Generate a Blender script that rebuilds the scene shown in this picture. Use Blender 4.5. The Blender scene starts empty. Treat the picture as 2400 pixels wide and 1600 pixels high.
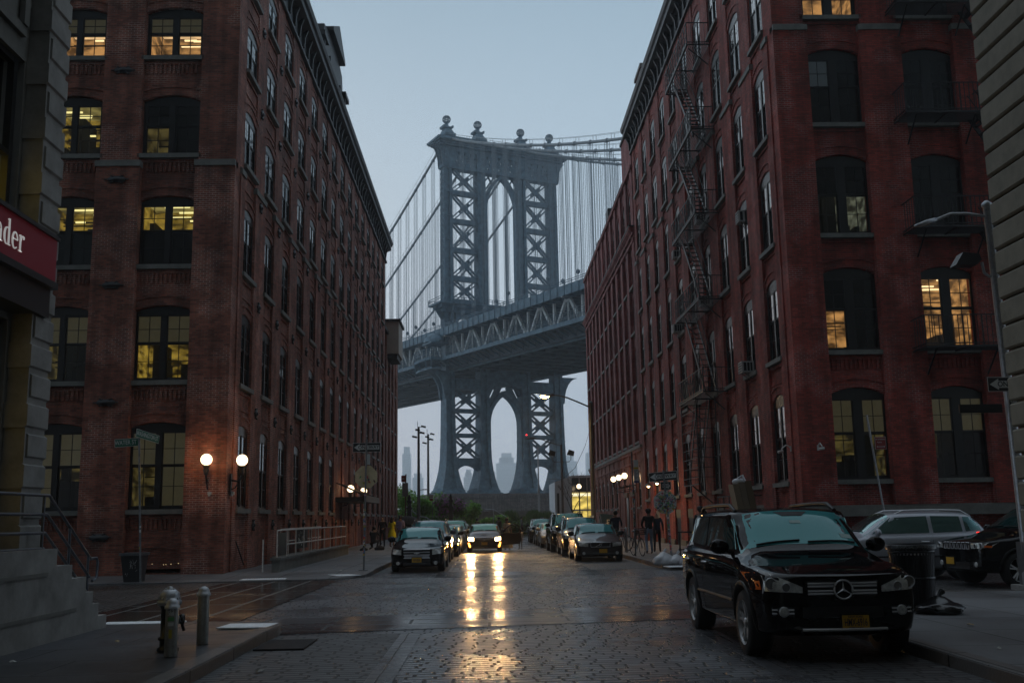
import bpy, bmesh, math, random
from mathutils import Vector, Matrix
from mathutils.bvhtree import BVHTree
R = math.radians
random.seed(7)
SC = bpy.context.scene
COL = SC.collection

# ---------------------------------------------------------------- camera
CAMLOC = Vector((0, 0, 1.66))
Yc = Vector((-56, 416, 2410)).normalized()
Zc = Vector((-247, -13990, 2410)); Zc = (Zc - Yc * Zc.dot(Yc)).normalized()
Xc = Yc.cross(Zc)
cam_d = bpy.data.cameras.new("camera"); cam = bpy.data.objects.new("camera", cam_d); COL.objects.link(cam)
mr = Matrix(((Xc.x, -Xc.y, -Xc.z), (Yc.x, -Yc.y, -Yc.z), (Zc.x, -Zc.y, -Zc.z)))
cam.matrix_world = Matrix.Translation(CAMLOC) @ mr.to_4x4()
cam_d.sensor_width = 36; cam_d.lens = 36.15; cam_d.clip_end = 6000; cam_d.clip_start = 0.1
SC.camera = cam

# ---------------------------------------------------------------- world, sun, exposure
SKY = 1.0
w = bpy.data.worlds.new("World"); SC.world = w; w.use_nodes = True
nt = w.node_tree; N = nt.nodes; Lk = nt.links
for n_ in list(N): N.remove(n_)
out = N.new('ShaderNodeOutputWorld')
sky = N.new('ShaderNodeTexSky'); sky.sky_type = 'NISHITA'; sky.sun_disc = False
sky.sun_elevation = R(6); sky.sun_rotation = R(-20); sky.air_density = 1.5; sky.dust_density = 3.0
bg1 = N.new('ShaderNodeBackground'); bg1.inputs[1].default_value = 0.012
Lk.new(sky.outputs[0], bg1.inputs[0])
tc = N.new('ShaderNodeTexCoord'); sp = N.new('ShaderNodeSeparateXYZ'); Lk.new(tc.outputs['Generated'], sp.inputs[0])
cr = N.new('ShaderNodeValToRGB'); Lk.new(sp.outputs[2], cr.inputs[0])
cr.color_ramp.elements[0].position = 0.0; cr.color_ramp.elements[0].color = (0.86, 0.98, 1.16, 1)
cr.color_ramp.elements[1].position = 1.0; cr.color_ramp.elements[1].color = (0.50, 0.58, 0.66, 1)
e = cr.color_ramp.elements.new(0.28); e.color = (0.46, 0.59, 0.71, 1)
e = cr.color_ramp.elements.new(0.72); e.color = (0.42, 0.50, 0.58, 1)
e = cr.color_ramp.elements.new(0.50); e.color = (0.24, 0.355, 0.455, 1)
nz = N.new('ShaderNodeTexNoise'); nz.inputs['Scale'].default_value = 1.6; nz.inputs['Detail'].default_value = 3
Lk.new(tc.outputs['Generated'], nz.inputs['Vector'])
mrn = N.new('ShaderNodeMapRange'); mrn.inputs[3].default_value = 0.85; mrn.inputs[4].default_value = 1.15
Lk.new(nz.outputs[0], mrn.inputs[0])
yb = N.new('ShaderNodeMapRange'); yb.inputs[1].default_value = -.7; yb.inputs[2].default_value = .05; yb.inputs[3].default_value = .12; yb.inputs[4].default_value = 1.0
Lk.new(sp.outputs[1], yb.inputs[0]); ym = N.new('ShaderNodeMath'); ym.operation = 'MULTIPLY'; Lk.new(mrn.outputs[0], ym.inputs[0]); Lk.new(yb.outputs[0], ym.inputs[1])
bg2 = N.new('ShaderNodeBackground'); Lk.new(cr.outputs[0], bg2.inputs[0]); Lk.new(ym.outputs[0], bg2.inputs[1])
ad = N.new('ShaderNodeAddShader'); Lk.new(bg1.outputs[0], ad.inputs[0]); Lk.new(bg2.outputs[0], ad.inputs[1])
Lk.new(ad.outputs[0], out.inputs[0])
sun_d = bpy.data.lights.new("sun", 'SUN'); sun_d.energy = 0.12; sun_d.angle = R(30); sun_d.color = (0.85, 0.92, 1.0)
sun = bpy.data.objects.new("sun", sun_d); COL.objects.link(sun)
sun.rotation_euler = (R(-50), 0, R(15))
SC.view_settings.view_transform = 'Standard'; SC.view_settings.look = 'None'
SC.view_settings.exposure = 0.15; SC.view_settings.gamma = 1
SC.cycles.use_denoising = True
SC.cycles.max_bounces = 6; SC.cycles.transparent_max_bounces = 12; SC.cycles.volume_bounces = 1
SC.cycles.sample_clamp_indirect = 2; SC.cycles.caustics_reflective = False; SC.cycles.caustics_refractive = False; SC.cycles.blur_glossy = .5

# ---------------------------------------------------------------- materials
MATS = {}
def nodes(name):
    m = bpy.data.materials.new(name); m.use_nodes = True
    t = m.node_tree; b = t.nodes['Principled BSDF']; MATS[name] = m
    return m, t, b
def mat(name, col, rough=0.6, metal=0.0, emit=None, es=0.0, spec=0.5, noise=0.0, nscale=4.0, bump=0.0, coat=0.0):
    if name in MATS: return MATS[name]
    m, t, b = nodes(name)
    b.inputs['Base Color'].default_value = (*col, 1); b.inputs['Roughness'].default_value = rough
    b.inputs['Metallic'].default_value = metal; b.inputs['Specular IOR Level'].default_value = spec
    if coat: b.inputs['Coat Weight'].default_value = coat; b.inputs['Coat Roughness'].default_value = 0.03
    if emit:
        b.inputs['Emission Color'].default_value = (*emit, 1); b.inputs['Emission Strength'].default_value = es
    if noise or bump:
        g = t.nodes.new('ShaderNodeNewGeometry'); n1 = t.nodes.new('ShaderNodeTexNoise')
        n1.inputs['Scale'].default_value = nscale; n1.inputs['Detail'].default_value = 6; n1.inputs['Roughness'].default_value = .65
        t.links.new(g.outputs['Position'], n1.inputs['Vector'])
        if noise:
            mx = t.nodes.new('ShaderNodeMixRGB'); mp = t.nodes.new('ShaderNodeMapRange')
            mp.inputs[1].default_value = .3; mp.inputs[2].default_value = .7
            t.links.new(n1.outputs[0], mp.inputs[0]); t.links.new(mp.outputs[0], mx.inputs[0])
            mx.inputs[1].default_value = (*[c * (1 - noise) for c in col], 1); mx.inputs[2].default_value = (*[min(1, c * (1 + noise)) for c in col], 1)
            t.links.new(mx.outputs[0], b.inputs['Base Color'])
        if bump:
            bp = t.nodes.new('ShaderNodeBump'); bp.inputs['Strength'].default_value = bump; bp.inputs['Distance'].default_value = .02
            t.links.new(n1.outputs[0], bp.inputs['Height']); t.links.new(bp.outputs[0], b.inputs['Normal'])
    return m
def mth(t, op, a, b=None, c=None):
    n = t.nodes.new('ShaderNodeMath'); n.operation = op
    for i, v in enumerate((a, b, c)):
        if v is None: continue
        if isinstance(v, (int, float)): n.inputs[i].default_value = v
        else: t.links.new(v, n.inputs[i])
    return n.outputs[0]
def wallvec(t):
    """world position unrolled on the wall: (x or y, z)"""
    g = t.nodes.new('ShaderNodeNewGeometry')
    s = t.nodes.new('ShaderNodeSeparateXYZ'); t.links.new(g.outputs['Position'], s.inputs[0])
    n = t.nodes.new('ShaderNodeSeparateXYZ'); t.links.new(g.outputs['True Normal'], n.inputs[0])
    k = mth(t, 'GREATER_THAN', mth(t, 'ABSOLUTE', n.outputs[0]), 0.6)
    d = mth(t, 'SUBTRACT', s.outputs[1], s.outputs[0])
    u = mth(t, 'ADD', s.outputs[0], mth(t, 'MULTIPLY', d, k))
    c = t.nodes.new('ShaderNodeCombineXYZ'); t.links.new(u, c.inputs[0]); t.links.new(s.outputs[2], c.inputs[1])
    return c.outputs[0], g, s
def brick(name, c1, c2, mortar, bw=.205, rh=.068, ms=.009, rough=.75, stain=.35, bump=.5):
    m, t, b = nodes(name)
    vec, g, s = wallvec(t)
    br = t.nodes.new('ShaderNodeTexBrick'); t.links.new(vec, br.inputs['Vector'])
    br.inputs['Color1'].default_value = (*c1, 1); br.inputs['Color2'].default_value = (*c2, 1); br.inputs['Mortar'].default_value = (*mortar, 1)
    br.inputs['Scale'].default_value = 1; br.inputs['Mortar Size'].default_value = ms; br.inputs['Brick Width'].default_value = bw
    br.inputs['Row Height'].default_value = rh; br.inputs['Bias'].default_value = -.1; br.inputs['Mortar Smooth'].default_value = .2
    nm_ = t.nodes.new('ShaderNodeTexNoise'); nm_.inputs['Scale'].default_value = .8; nm_.inputs['Detail'].default_value = 3; t.links.new(g.outputs['Position'], nm_.inputs['Vector'])
    mq = t.nodes.new('ShaderNodeMapRange'); mq.inputs[1].default_value = .50; mq.inputs[2].default_value = .60; t.links.new(nm_.outputs[0], mq.inputs[0])
    mm = t.nodes.new('ShaderNodeMixRGB'); mm.inputs[1].default_value = (*mortar, 1); mm.inputs[2].default_value = (*[min(.6, c * 1.8 + .12) for c in mortar], 1); t.links.new(mq.outputs[0], mm.inputs[0]); t.links.new(mm.outputs[0], br.inputs['Mortar'])
    n1 = t.nodes.new('ShaderNodeTexNoise'); n1.inputs['Scale'].default_value = .55; n1.inputs['Detail'].default_value = 7; n1.inputs['Roughness'].default_value = .7
    t.links.new(g.outputs['Position'], n1.inputs['Vector'])
    mp = t.nodes.new('ShaderNodeMapRange'); mp.inputs[1].default_value = .3; mp.inputs[2].default_value = .72
    mp.inputs[3].default_value = 1 - stain; mp.inputs[4].default_value = 1 + stain * .8; t.links.new(n1.outputs[0], mp.inputs[0])
    mx = t.nodes.new('ShaderNodeVectorMath'); mx.operation = 'SCALE'
    t.links.new(br.outputs['Color'], mx.inputs[0]); t.links.new(mp.outputs[0], mx.inputs['Scale'])
    st_ = t.nodes.new('ShaderNodeMapping'); st_.inputs['Scale'].default_value = (2.6, 2.6, .16); t.links.new(g.outputs['Position'], st_.inputs[0])
    n4 = t.nodes.new('ShaderNodeTexNoise'); n4.inputs['Scale'].default_value = 1; n4.inputs['Detail'].default_value = 5; t.links.new(st_.outputs[0], n4.inputs['Vector'])
    mp4 = t.nodes.new('ShaderNodeMapRange'); mp4.inputs[1].default_value = .32; mp4.inputs[2].default_value = .68; mp4.inputs[3].default_value = .62; mp4.inputs[4].default_value = 1.3; t.links.new(n4.outputs[0], mp4.inputs[0])
    mx4 = t.nodes.new('ShaderNodeVectorMath'); mx4.operation = 'SCALE'; t.links.new(mx.outputs[0], mx4.inputs[0]); t.links.new(mp4.outputs[0], mx4.inputs['Scale']); mx = mx4
    # single pale / dark bricks and repair patches
    v = t.nodes.new('ShaderNodeTexNoise'); v.inputs['Scale'].default_value = 9; v.inputs['Detail'].default_value = 2
    t.links.new(g.outputs['Position'], v.inputs['Vector'])
    gt = mth(t, 'GREATER_THAN', v.outputs[0], .72)
    m2 = t.nodes.new('ShaderNodeMixRGB'); m2.inputs[2].default_value = (*[x * .6 + .12 for x in mortar], 1)
    t.links.new(mth(t, 'MULTIPLY', gt, .5), m2.inputs[0]); t.links.new(mx.outputs[0], m2.inputs[1])
    t.links.new(m2.outputs[0], b.inputs['Base Color'])
    b.inputs['Roughness'].default_value = rough; b.inputs['Specular IOR Level'].default_value = .3
    bp = t.nodes.new('ShaderNodeBump'); bp.inputs['Strength'].default_value = bump; bp.inputs['Distance'].default_value = .01; bp.invert = True
    t.links.new(br.outputs['Fac'], bp.inputs['Height']); t.links.new(bp.outputs[0], b.inputs['Normal'])
    return m
BR_L = brick("brick_left", (.36, .112, .072), (.15, .052, .038), (.20, .12, .09), stain=.55, bump=.8)
BR_R = brick("brick_right", (.40, .062, .044), (.19, .036, .028), (.14, .055, .042), stain=.5, bump=.9)
BR_D = brick("brick_dark", (.33, .075, .07), (.20, .046, .046), (.17, .06, .055), stain=.4)
BR_RB = brick("brick_base", (.30, .075, .045), (.22, .05, .035), (.2, .09, .07), stain=.3)

def ground_mat(name, c1, c2, joint, bw, rh, ms, rough0, rough1, bump, warp=.02, offs=.5, rot=0, dist=.012, joint_rough=.6, fr=2, spec=.5):
    m, t, b = nodes(name)
    g = t.nodes.new('ShaderNodeNewGeometry')
    mpp = t.nodes.new('ShaderNodeMapping'); mpp.inputs['Rotation'].default_value = (0, 0, rot)
    nw = t.nodes.new('ShaderNodeTexNoise'); nw.inputs['Scale'].default_value = 1.7; nw.inputs['Detail'].default_value = 4
    t.links.new(g.outputs['Position'], nw.inputs['Vector'])
    sb = t.nodes.new('ShaderNodeVectorMath'); sb.operation = 'SUBTRACT'; sb.inputs[1].default_value = (.5, .5, .5)
    t.links.new(nw.outputs['Color'], sb.inputs[0])
    sc = t.nodes.new('ShaderNodeVectorMath'); sc.operation = 'SCALE'; sc.inputs['Scale'].default_value = warp * 4
    t.links.new(sb.outputs[0], sc.inputs[0])
    av = t.nodes.new('ShaderNodeVectorMath'); av.operation = 'ADD'; t.links.new(g.outputs['Position'], av.inputs[0]); t.links.new(sc.outputs[0], av.inputs[1])
    t.links.new(av.outputs[0], mpp.inputs[0])
    vec_ = mpp.outputs[0]
    if bw < 1 and rh < .19:
        sv = t.nodes.new('ShaderNodeSeparateXYZ'); t.links.new(vec_, sv.inputs[0])
        wn_ = t.nodes.new('ShaderNodeTexWhiteNoise'); wn_.noise_dimensions = '1D'; t.links.new(mth(t, 'FLOOR', mth(t, 'DIVIDE', sv.outputs[1], rh)), wn_.inputs['W'])
        cv_ = t.nodes.new('ShaderNodeCombineXYZ'); t.links.new(mth(t, 'ADD', sv.outputs[0], mth(t, 'MULTIPLY', wn_.outputs['Value'], bw)), cv_.inputs[0]); t.links.new(sv.outputs[1], cv_.inputs[1]); vec_ = cv_.outputs[0]; offs = 0
    br = t.nodes.new('ShaderNodeTexBrick'); t.links.new(vec_, br.inputs['Vector'])
    br.offset = offs; br.offset_frequency = fr
    for k_, v_ in (('Color1', c1), ('Color2', c2), ('Mortar', joint)): br.inputs[k_].default_value = (*v_, 1)
    br.inputs['Scale'].default_value = 1; br.inputs['Mortar Size'].default_value = ms; br.inputs['Brick Width'].default_value = bw
    br.inputs['Row Height'].default_value = rh; br.inputs['Mortar Smooth'].default_value = .6; br.inputs['Bias'].default_value = 0
    n2 = t.nodes.new('ShaderNodeTexNoise'); n2.inputs['Scale'].default_value = .45; n2.inputs['Detail'].default_value = 6; n2.inputs['Roughness'].default_value = .6
    t.links.new(g.outputs['Position'], n2.inputs['Vector'])
    mp = t.nodes.new('ShaderNodeMapRange'); mp.inputs[1].default_value = .35; mp.inputs[2].default_value = .65
    mp.inputs[3].default_value = rough0; mp.inputs[4].default_value = rough1; t.links.new(n2.outputs[0], mp.inputs[0])
    mx = t.nodes.new('ShaderNodeMixRGB'); t.links.new(br.outputs['Fac'], mx.inputs[0]); t.links.new(mp.outputs[0], mx.inputs[1]); mx.inputs[2].default_value = (joint_rough,) * 3 + (1,)
    t.links.new(mx.outputs[0], b.inputs['Roughness'])
    mc = t.nodes.new('ShaderNodeMapRange'); mc.inputs[1].default_value = .3; mc.inputs[2].default_value = .7; mc.inputs[3].default_value = .7; mc.inputs[4].default_value = 1.3
    t.links.new(n2.outputs[0], mc.inputs[0])
    vs = t.nodes.new('ShaderNodeVectorMath'); vs.operation = 'SCALE'; t.links.new(br.outputs['Color'], vs.inputs[0]); t.links.new(mc.outputs[0], vs.inputs['Scale'])
    t.links.new(vs.outputs[0], b.inputs['Base Color'])
    n3 = t.nodes.new('ShaderNodeTexNoise'); n3.inputs['Scale'].default_value = 9 if bw < 1 else 25; n3.inputs['Detail'].default_value = 5; n3.inputs['Roughness'].default_value = .7
    t.links.new(g.outputs['Position'], n3.inputs['Vector'])
    h = mth(t, 'SUBTRACT', mth(t, 'MULTIPLY', n3.outputs[0], .55), br.outputs['Fac'])
    # each stone sits a little differently
    sp_ = t.nodes.new('ShaderNodeSeparateColor'); t.links.new(br.outputs['Color'], sp_.inputs[0])
    h = mth(t, 'ADD', h, mth(t, 'MULTIPLY', sp_.outputs[0], 3.0 if bw < 1 else 0.0))
    bp = t.nodes.new('ShaderNodeBump'); bp.inputs['Strength'].default_value = bump; bp.inputs['Distance'].default_value = dist
    t.links.new(h, bp.inputs['Height']); t.links.new(bp.outputs[0], b.inputs['Normal'])
    b.inputs['Specular IOR Level'].default_value = spec
    return m
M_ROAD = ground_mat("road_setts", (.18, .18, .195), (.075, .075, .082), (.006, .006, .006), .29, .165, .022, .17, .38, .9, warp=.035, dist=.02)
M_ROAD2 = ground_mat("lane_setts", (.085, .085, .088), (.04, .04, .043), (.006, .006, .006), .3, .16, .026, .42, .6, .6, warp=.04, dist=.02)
M_WATER = ground_mat("old_setts", (.075, .07, .07), (.04, .038, .038), (.008, .008, .008), .33, .17, .03, .25, .5, .9, warp=.07, rot=R(90), dist=.025)
M_SLAB = ground_mat("granite_slabs", (.05, .05, .056), (.032, .032, .037), (.012, .012, .012), 2.6, .72, .03, .14, .34, .3, warp=.004, dist=.008, joint_rough=.5)
M_SLABV = ground_mat("granite_slabs_v", (.036, .032, .03), (.026, .024, .023), (.10, .095, .09), 2.6, 1.02, .05, .12, .28, .2, warp=.004, rot=R(90), dist=.006, joint_rough=.6)
M_PAVE = ground_mat("band_stone", (.10, .10, .11), (.07, .07, .075), (.015, .015, .015), .28, .2, .012, .2, .4, .4, warp=.008, rot=R(90))
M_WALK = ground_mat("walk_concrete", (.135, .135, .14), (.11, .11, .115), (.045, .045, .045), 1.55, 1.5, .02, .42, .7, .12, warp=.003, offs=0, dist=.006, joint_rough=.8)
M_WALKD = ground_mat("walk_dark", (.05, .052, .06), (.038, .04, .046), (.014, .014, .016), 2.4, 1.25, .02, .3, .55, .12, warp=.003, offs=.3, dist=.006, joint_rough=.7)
M_KERB = ground_mat("kerb_stone", (.13, .115, .11), (.09, .085, .08), (.02, .02, .02), 1.9, 5.0, .02, .3, .6, .8, warp=.01, offs=0, rot=R(90), dist=.02)
M_GROUND = mat("ground_far", (.06, .065, .05), .9, noise=.3, nscale=.2)
M_STONE = mat("grey_stone", (.24, .23, .215), .8, noise=.3, nscale=2.2, bump=.4)
M_STONER = mat("tan_stone", (.22, .195, .15), .8, noise=.22, nscale=2.5, bump=.4)
M_STONED = mat("stone_panel", (.15, .145, .13), .8, noise=.15, nscale=5, bump=.1)
M_SILL = mat("sill_stone", (.17, .17, .155), .7, noise=.25, nscale=3)
M_FRAME = mat("window_frame_black", (.012, .012, .013), .35)
M_IRON = mat("black_iron", (.018, .018, .021), .45, noise=.3, nscale=8)
M_CORN = mat("cornice_dark", (.02, .021, .024), .55, noise=.3, nscale=3)
M_GALV = mat("galvanised", (.34, .35, .37), .4, .7, noise=.25, nscale=12)
M_DGALV = mat("dark_galvanised", (.12, .13, .14), .45, .5, noise=.2, nscale=9)
M_RAIL = mat("rail_grey", (.62, .58, .54), .5, .1, noise=.3, nscale=20)
M_RAILD = mat("rail_dark", (.10, .11, .13), .35, .6, noise=.2, nscale=15)
M_GLASS = mat("window_glass", (.006, .008, .010), .04, spec=1.0, bump=.025, nscale=1.3); M_GLASS.node_tree.nodes["Principled BSDF"].inputs["IOR"].default_value = 1.9
M_SCREEN = mat("window_screen", (.008, .009, .010), .18, spec=.4)
M_WHITE = mat("white_paint", (.75, .76, .76), .5, noise=.08)
M_BLACK = mat("black_paint", (.01, .01, .011), .35)
M_RUB = mat("rubber", (.012, .012, .013), .7)
M_CHROME = mat("chrome", (.85, .85, .88), .2, .45)
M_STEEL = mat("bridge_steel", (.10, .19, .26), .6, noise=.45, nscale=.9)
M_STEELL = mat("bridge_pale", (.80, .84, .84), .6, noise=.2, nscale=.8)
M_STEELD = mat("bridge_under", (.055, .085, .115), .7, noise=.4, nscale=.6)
M_CABLE = mat("cable_paint", (.30, .34, .37), .6)
M_GRAN = brick("pier_granite", (.17, .13, .12), (.12, .095, .09), (.06, .05, .05), bw=2.2, rh=.7, ms=.05, stain=.3, bump=.3)
def glass_clear():
    m = bpy.data.materials.new("glass_clear"); m.use_nodes = True; t = m.node_tree; MATS["glass_clear"] = m
    t.nodes.remove(t.nodes['Principled BSDF']); o = t.nodes['Material Output']
    a = t.nodes.new('ShaderNodeBsdfTransparent'); a.inputs[0].default_value = (.85, .88, .86, 1)
    b = t.nodes.new('ShaderNodeBsdfGlossy'); b.inputs['Roughness'].default_value = .04; b.inputs[0].default_value = (.8, .85, .9, 1)
    f = t.nodes.new('ShaderNodeFresnel'); f.inputs[0].default_value = 1.5
    x = t.nodes.new('ShaderNodeMixShader'); t.links.new(f.outputs[0], x.inputs[0]); t.links.new(a.outputs[0], x.inputs[1]); t.links.new(b.outputs[0], x.inputs[2])
    t.links.new(x.outputs[0], o.inputs[0]); return m
M_CLEAR = glass_clear()
def emis(name, col, s):
    return mat(name, (.02, .02, .02), .6, emit=col, es=s)

# ---------------------------------------------------------------- mesh builder
ORG = {}
def org_of(o): return ORG.get(o.name, Vector((0, 0, 0)))
def setp(o, label=None, cat=None, group=None, kind=None):
    if label: o['label'] = label
    if cat: o['category'] = cat
    if group: o['group'] = group
    if kind: o['kind'] = kind
    return o
def thing(name, loc=(0, 0, 0), label=None, cat=None, group=None, rz=0, world=False):
    """an Empty at the thing's base; world=True: parts will be given in world coordinates"""
    o = bpy.data.objects.new(name, None); COL.objects.link(o); o.location = loc; o.rotation_euler = (0, 0, rz)
    o.empty_display_size = .3
    ORG[o.name] = Vector(loc) if world else Vector((0, 0, 0))
    return setp(o, label, cat, group)
class MB:
    def __init__(s, tf=None): s.v = []; s.f = []; s.m = []; s.mats = []; s.tf = tf; s.cm = 0; s.sm = []; s.smooth = False
    def use(s, m):
        if m not in s.mats: s.mats.append(m)
        s.cm = s.mats.index(m); return s
    def add(s, vs, fs, smooth=None):
        b = len(s.v)
        s.v += [tuple(s.tf(*v)) if s.tf else tuple(v) for v in vs]
        for f in fs: s.f.append([i + b for i in f]); s.m.append(s.cm); s.sm.append(s.smooth if smooth is None else smooth)
        return s
    def box(s, x0, x1, y0, y1, z0, z1):
        if x0 > x1: x0, x1 = x1, x0
        if y0 > y1: y0, y1 = y1, y0
        if z0 > z1: z0, z1 = z1, z0
        return s.add([(x0, y0, z0), (x1, y0, z0), (x1, y1, z0), (x0, y1, z0), (x0, y0, z1), (x1, y0, z1), (x1, y1, z1), (x0, y1, z1)],
                     [(0, 3, 2, 1), (4, 5, 6, 7), (0, 1, 5, 4), (1, 2, 6, 5), (2, 3, 7, 6), (3, 0, 4, 7)])
    def beam(s, p, q, w, h=None, up=(0, 0, 1)):
        p = Vector(p); q = Vector(q); h = h or w; d = (q - p).normalized(); u = Vector(up)
        if abs(d.dot(u)) > .98: u = Vector((0, 1, 0))
        a = d.cross(u).normalized() * w / 2; b = a.cross(d).normalized() * h / 2
        return s.add([p - a - b, p + a - b, p + a + b, p - a + b, q - a - b, q + a - b, q + a + b, q - a + b],
                     [(0, 3, 2, 1), (4, 5, 6, 7), (0, 1, 5, 4), (1, 2, 6, 5), (2, 3, 7, 6), (3, 0, 4, 7)])
    def cyl(s, p, q, r0, r1=None, n=12, caps=True):
        p = Vector(p); q = Vector(q); r1 = r0 if r1 is None else r1; d = (q - p).normalized()
        u = Vector((0, 0, 1)) if abs(d.z) < .95 else Vector((1, 0, 0))
        a = d.cross(u).normalized(); b = d.cross(a)
        vs = [p + (a * math.cos(k * 2 * math.pi / n) + b * math.sin(k * 2 * math.pi / n)) * r0 for k in range(n)] + \
             [q + (a * math.cos(k * 2 * math.pi / n) + b * math.sin(k * 2 * math.pi / n)) * r1 for k in range(n)]
        s.add(vs, [(k, (k + 1) % n, n + (k + 1) % n, n + k) for k in range(n)], True)
        if caps: s.add(vs, [tuple(range(n))[::-1], tuple(range(n, 2 * n))], False)
        return s
    def tube(s, pts, r, n=8):
        pts = [Vector(p) for p in pts]; rs = r if isinstance(r, (list, tuple)) else [r] * len(pts); vs = []
        for i, p in enumerate(pts):
            d = (pts[min(i + 1, len(pts) - 1)] - pts[max(i - 1, 0)]).normalized()
            u = Vector((0, 0, 1)) if abs(d.z) < .95 else Vector((1, 0, 0))
            a = d.cross(u).normalized(); b = d.cross(a)
            vs += [p + (a * math.cos(k * 2 * math.pi / n) + b * math.sin(k * 2 * math.pi / n)) * rs[i] for k in range(n)]
        fs = []
        for i in range(len(pts) - 1):
            fs += [(i * n + k, i * n + (k + 1) % n, (i + 1) * n + (k + 1) % n, (i + 1) * n + k) for k in range(n)]
        s.add(vs, fs, True)
        L = len(pts) - 1
        return s.add([vs[k] for k in range(n)] + [vs[L * n + k] for k in range(n)], [tuple(range(n))[::-1], tuple(range(n, 2 * n))], False)
    def lathe(s, prof, c=(0, 0, 0), n=16, ax='z', caps=True):
        vs = []
        for r, z in prof:
            for k in range(n):
                a = k * 2 * math.pi / n
                if ax == 'z': vs.append((c[0] + r * math.cos(a), c[1] + r * math.sin(a), c[2] + z))
                elif ax == 'x': vs.append((c[0] + z, c[1] + r * math.cos(a), c[2] + r * math.sin(a)))
                else: vs.append((c[0] + r * math.sin(a), c[1] + z, c[2] + r * math.cos(a)))
        m = len(prof)
        s.add(vs, [(i * n + k, i * n + (k + 1) % n, (i + 1) * n + (k + 1) % n, (i + 1) * n + k) for i in range(m - 1) for k in range(n)], True)
        if not caps: return s
        return s.add(vs[:n] + vs[-n:], [tuple(range(n))[::-1], tuple(range(n, 2 * n))], False)
    def sphere(s, c, r, n=16, m=10, sc=(1, 1, 1)):
        vs = []; fs = []
        for i in range(m + 1):
            t = math.pi * i / m
            for k in range(n):
                a = 2 * math.pi * k / n; vs.append((c[0] + sc[0] * r * math.sin(t) * math.cos(a), c[1] + sc[1] * r * math.sin(t) * math.sin(a), c[2] + sc[2] * r * math.cos(t)))
        for i in range(m):
            for k in range(n): fs.append((i * n + k, (i + 1) * n + k, (i + 1) * n + (k + 1) % n, i * n + (k + 1) % n))
        return s.add(vs, fs, True)
    def prism(s, poly, y0, y1, ax='y'):
        """poly in (x,z) pushed from y0 to y1; ax='x': poly in (y,z); ax='z': poly in (x,y)"""
        n = len(poly)
        if ax == 'y': vs = [(a, y0, b) for a, b in poly] + [(a, y1, b) for a, b in poly]
        elif ax == 'x': vs = [(y0, a, b) for a, b in poly] + [(y1, a, b) for a, b in poly]
        else: vs = [(a, b, y0) for a, b in poly] + [(a, b, y1) for a, b in poly]
        return s.add(vs, [tuple(range(n)), tuple(range(n, 2 * n))[::-1]] + [(k, n + k, n + (k + 1) % n, (k + 1) % n) for k in range(n)])
    def build(s, name, m=None, parent=None, loc=None, rz=0, fix=True):
        me = bpy.data.meshes.new(name)
        if parent is not None:
            og = org_of(parent)
            if og.length: vv = [(x - og.x, y - og.y, z - og.z) for x, y, z in s.v]
            else: vv = s.v
        elif loc is not None and fix == 'world':
            vv = [(x - loc[0], y - loc[1], z - loc[2]) for x, y, z in s.v]
        else: vv = s.v
        me.from_pydata([tuple(v) for v in vv], [], s.f)
        mats = s.mats if s.mats else [m]
        for x in mats: me.materials.append(x)
        me.polygons.foreach_set('material_index', s.m); me.polygons.foreach_set('use_smooth', s.sm)
        me.update()
        if len(s.f) < 60000:
            bm = bmesh.new(); bm.from_mesh(me); bmesh.ops.recalc_face_normals(bm, faces=bm.faces); bm.to_mesh(me); bm.free()
        o = bpy.data.objects.new(name, me); COL.objects.link(o)
        if parent is not None: o.parent = parent; ORG[o.name] = org_of(parent)
        if loc is not None: o.location = loc
        if rz: o.rotation_euler = (0, 0, rz)
        return o
def dup(root, loc=None, rz=None, label=None, parent=None):
    c = root.copy(); COL.objects.link(c); ORG[c.name] = ORG.get(root.name, Vector((0, 0, 0)))
    if parent is not None: c.parent = parent
    if loc is not None: c.location = loc
    if rz is not None: c.rotation_euler = (0, 0, rz)
    if label: c['label'] = label
    for ch in list(root.children): dup(ch, parent=c)
    return c
def text_mesh(txt, size, m, name, parent, loc, rot=(R(90), 0, 0), depth=.004, align='CENTER', sx=1.0, bold=0.0):
    cu = bpy.data.curves.new('txt', 'FONT'); cu.body = txt; cu.size = size; cu.extrude = depth / 2; cu.align_x = align; cu.align_y = 'CENTER'
    cu.resolution_u = 3; cu.offset = bold
    t = bpy.data.objects.new('txt', cu); COL.objects.link(t)
    bpy.context.view_layer.update()
    dg = bpy.context.evaluated_depsgraph_get()
    me = bpy.data.meshes.new_from_object(t.evaluated_get(dg)); me.materials.clear(); me.materials.append(m)
    COL.objects.unlink(t); bpy.data.objects.remove(t)
    for v in me.vertices: v.co.x *= sx
    o = bpy.data.objects.new(name, me); COL.objects.link(o); o.parent = parent
    o.location = Vector(loc) - org_of(parent); o.rotation_euler = rot
    return o

# ---------------------------------------------------------------- haze
hz = MB().box(-620, 620, -60, 2800, -3, 340)
hm = bpy.data.materials.new("haze"); hm.use_nodes = True; t = hm.node_tree; t.nodes.remove(t.nodes['Principled BSDF'])
pv = t.nodes.new('ShaderNodeVolumePrincipled'); pv.inputs['Density'].default_value = 0.0006; pv.inputs['Color'].default_value = (.88, .95, 1, 1); pv.inputs['Anisotropy'].default_value = 0.45
t.links.new(pv.outputs[0], t.nodes['Material Output'].inputs['Volume'])
HAZE = hz.build('haze', hm); HAZE['kind'] = 'stuff'

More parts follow.
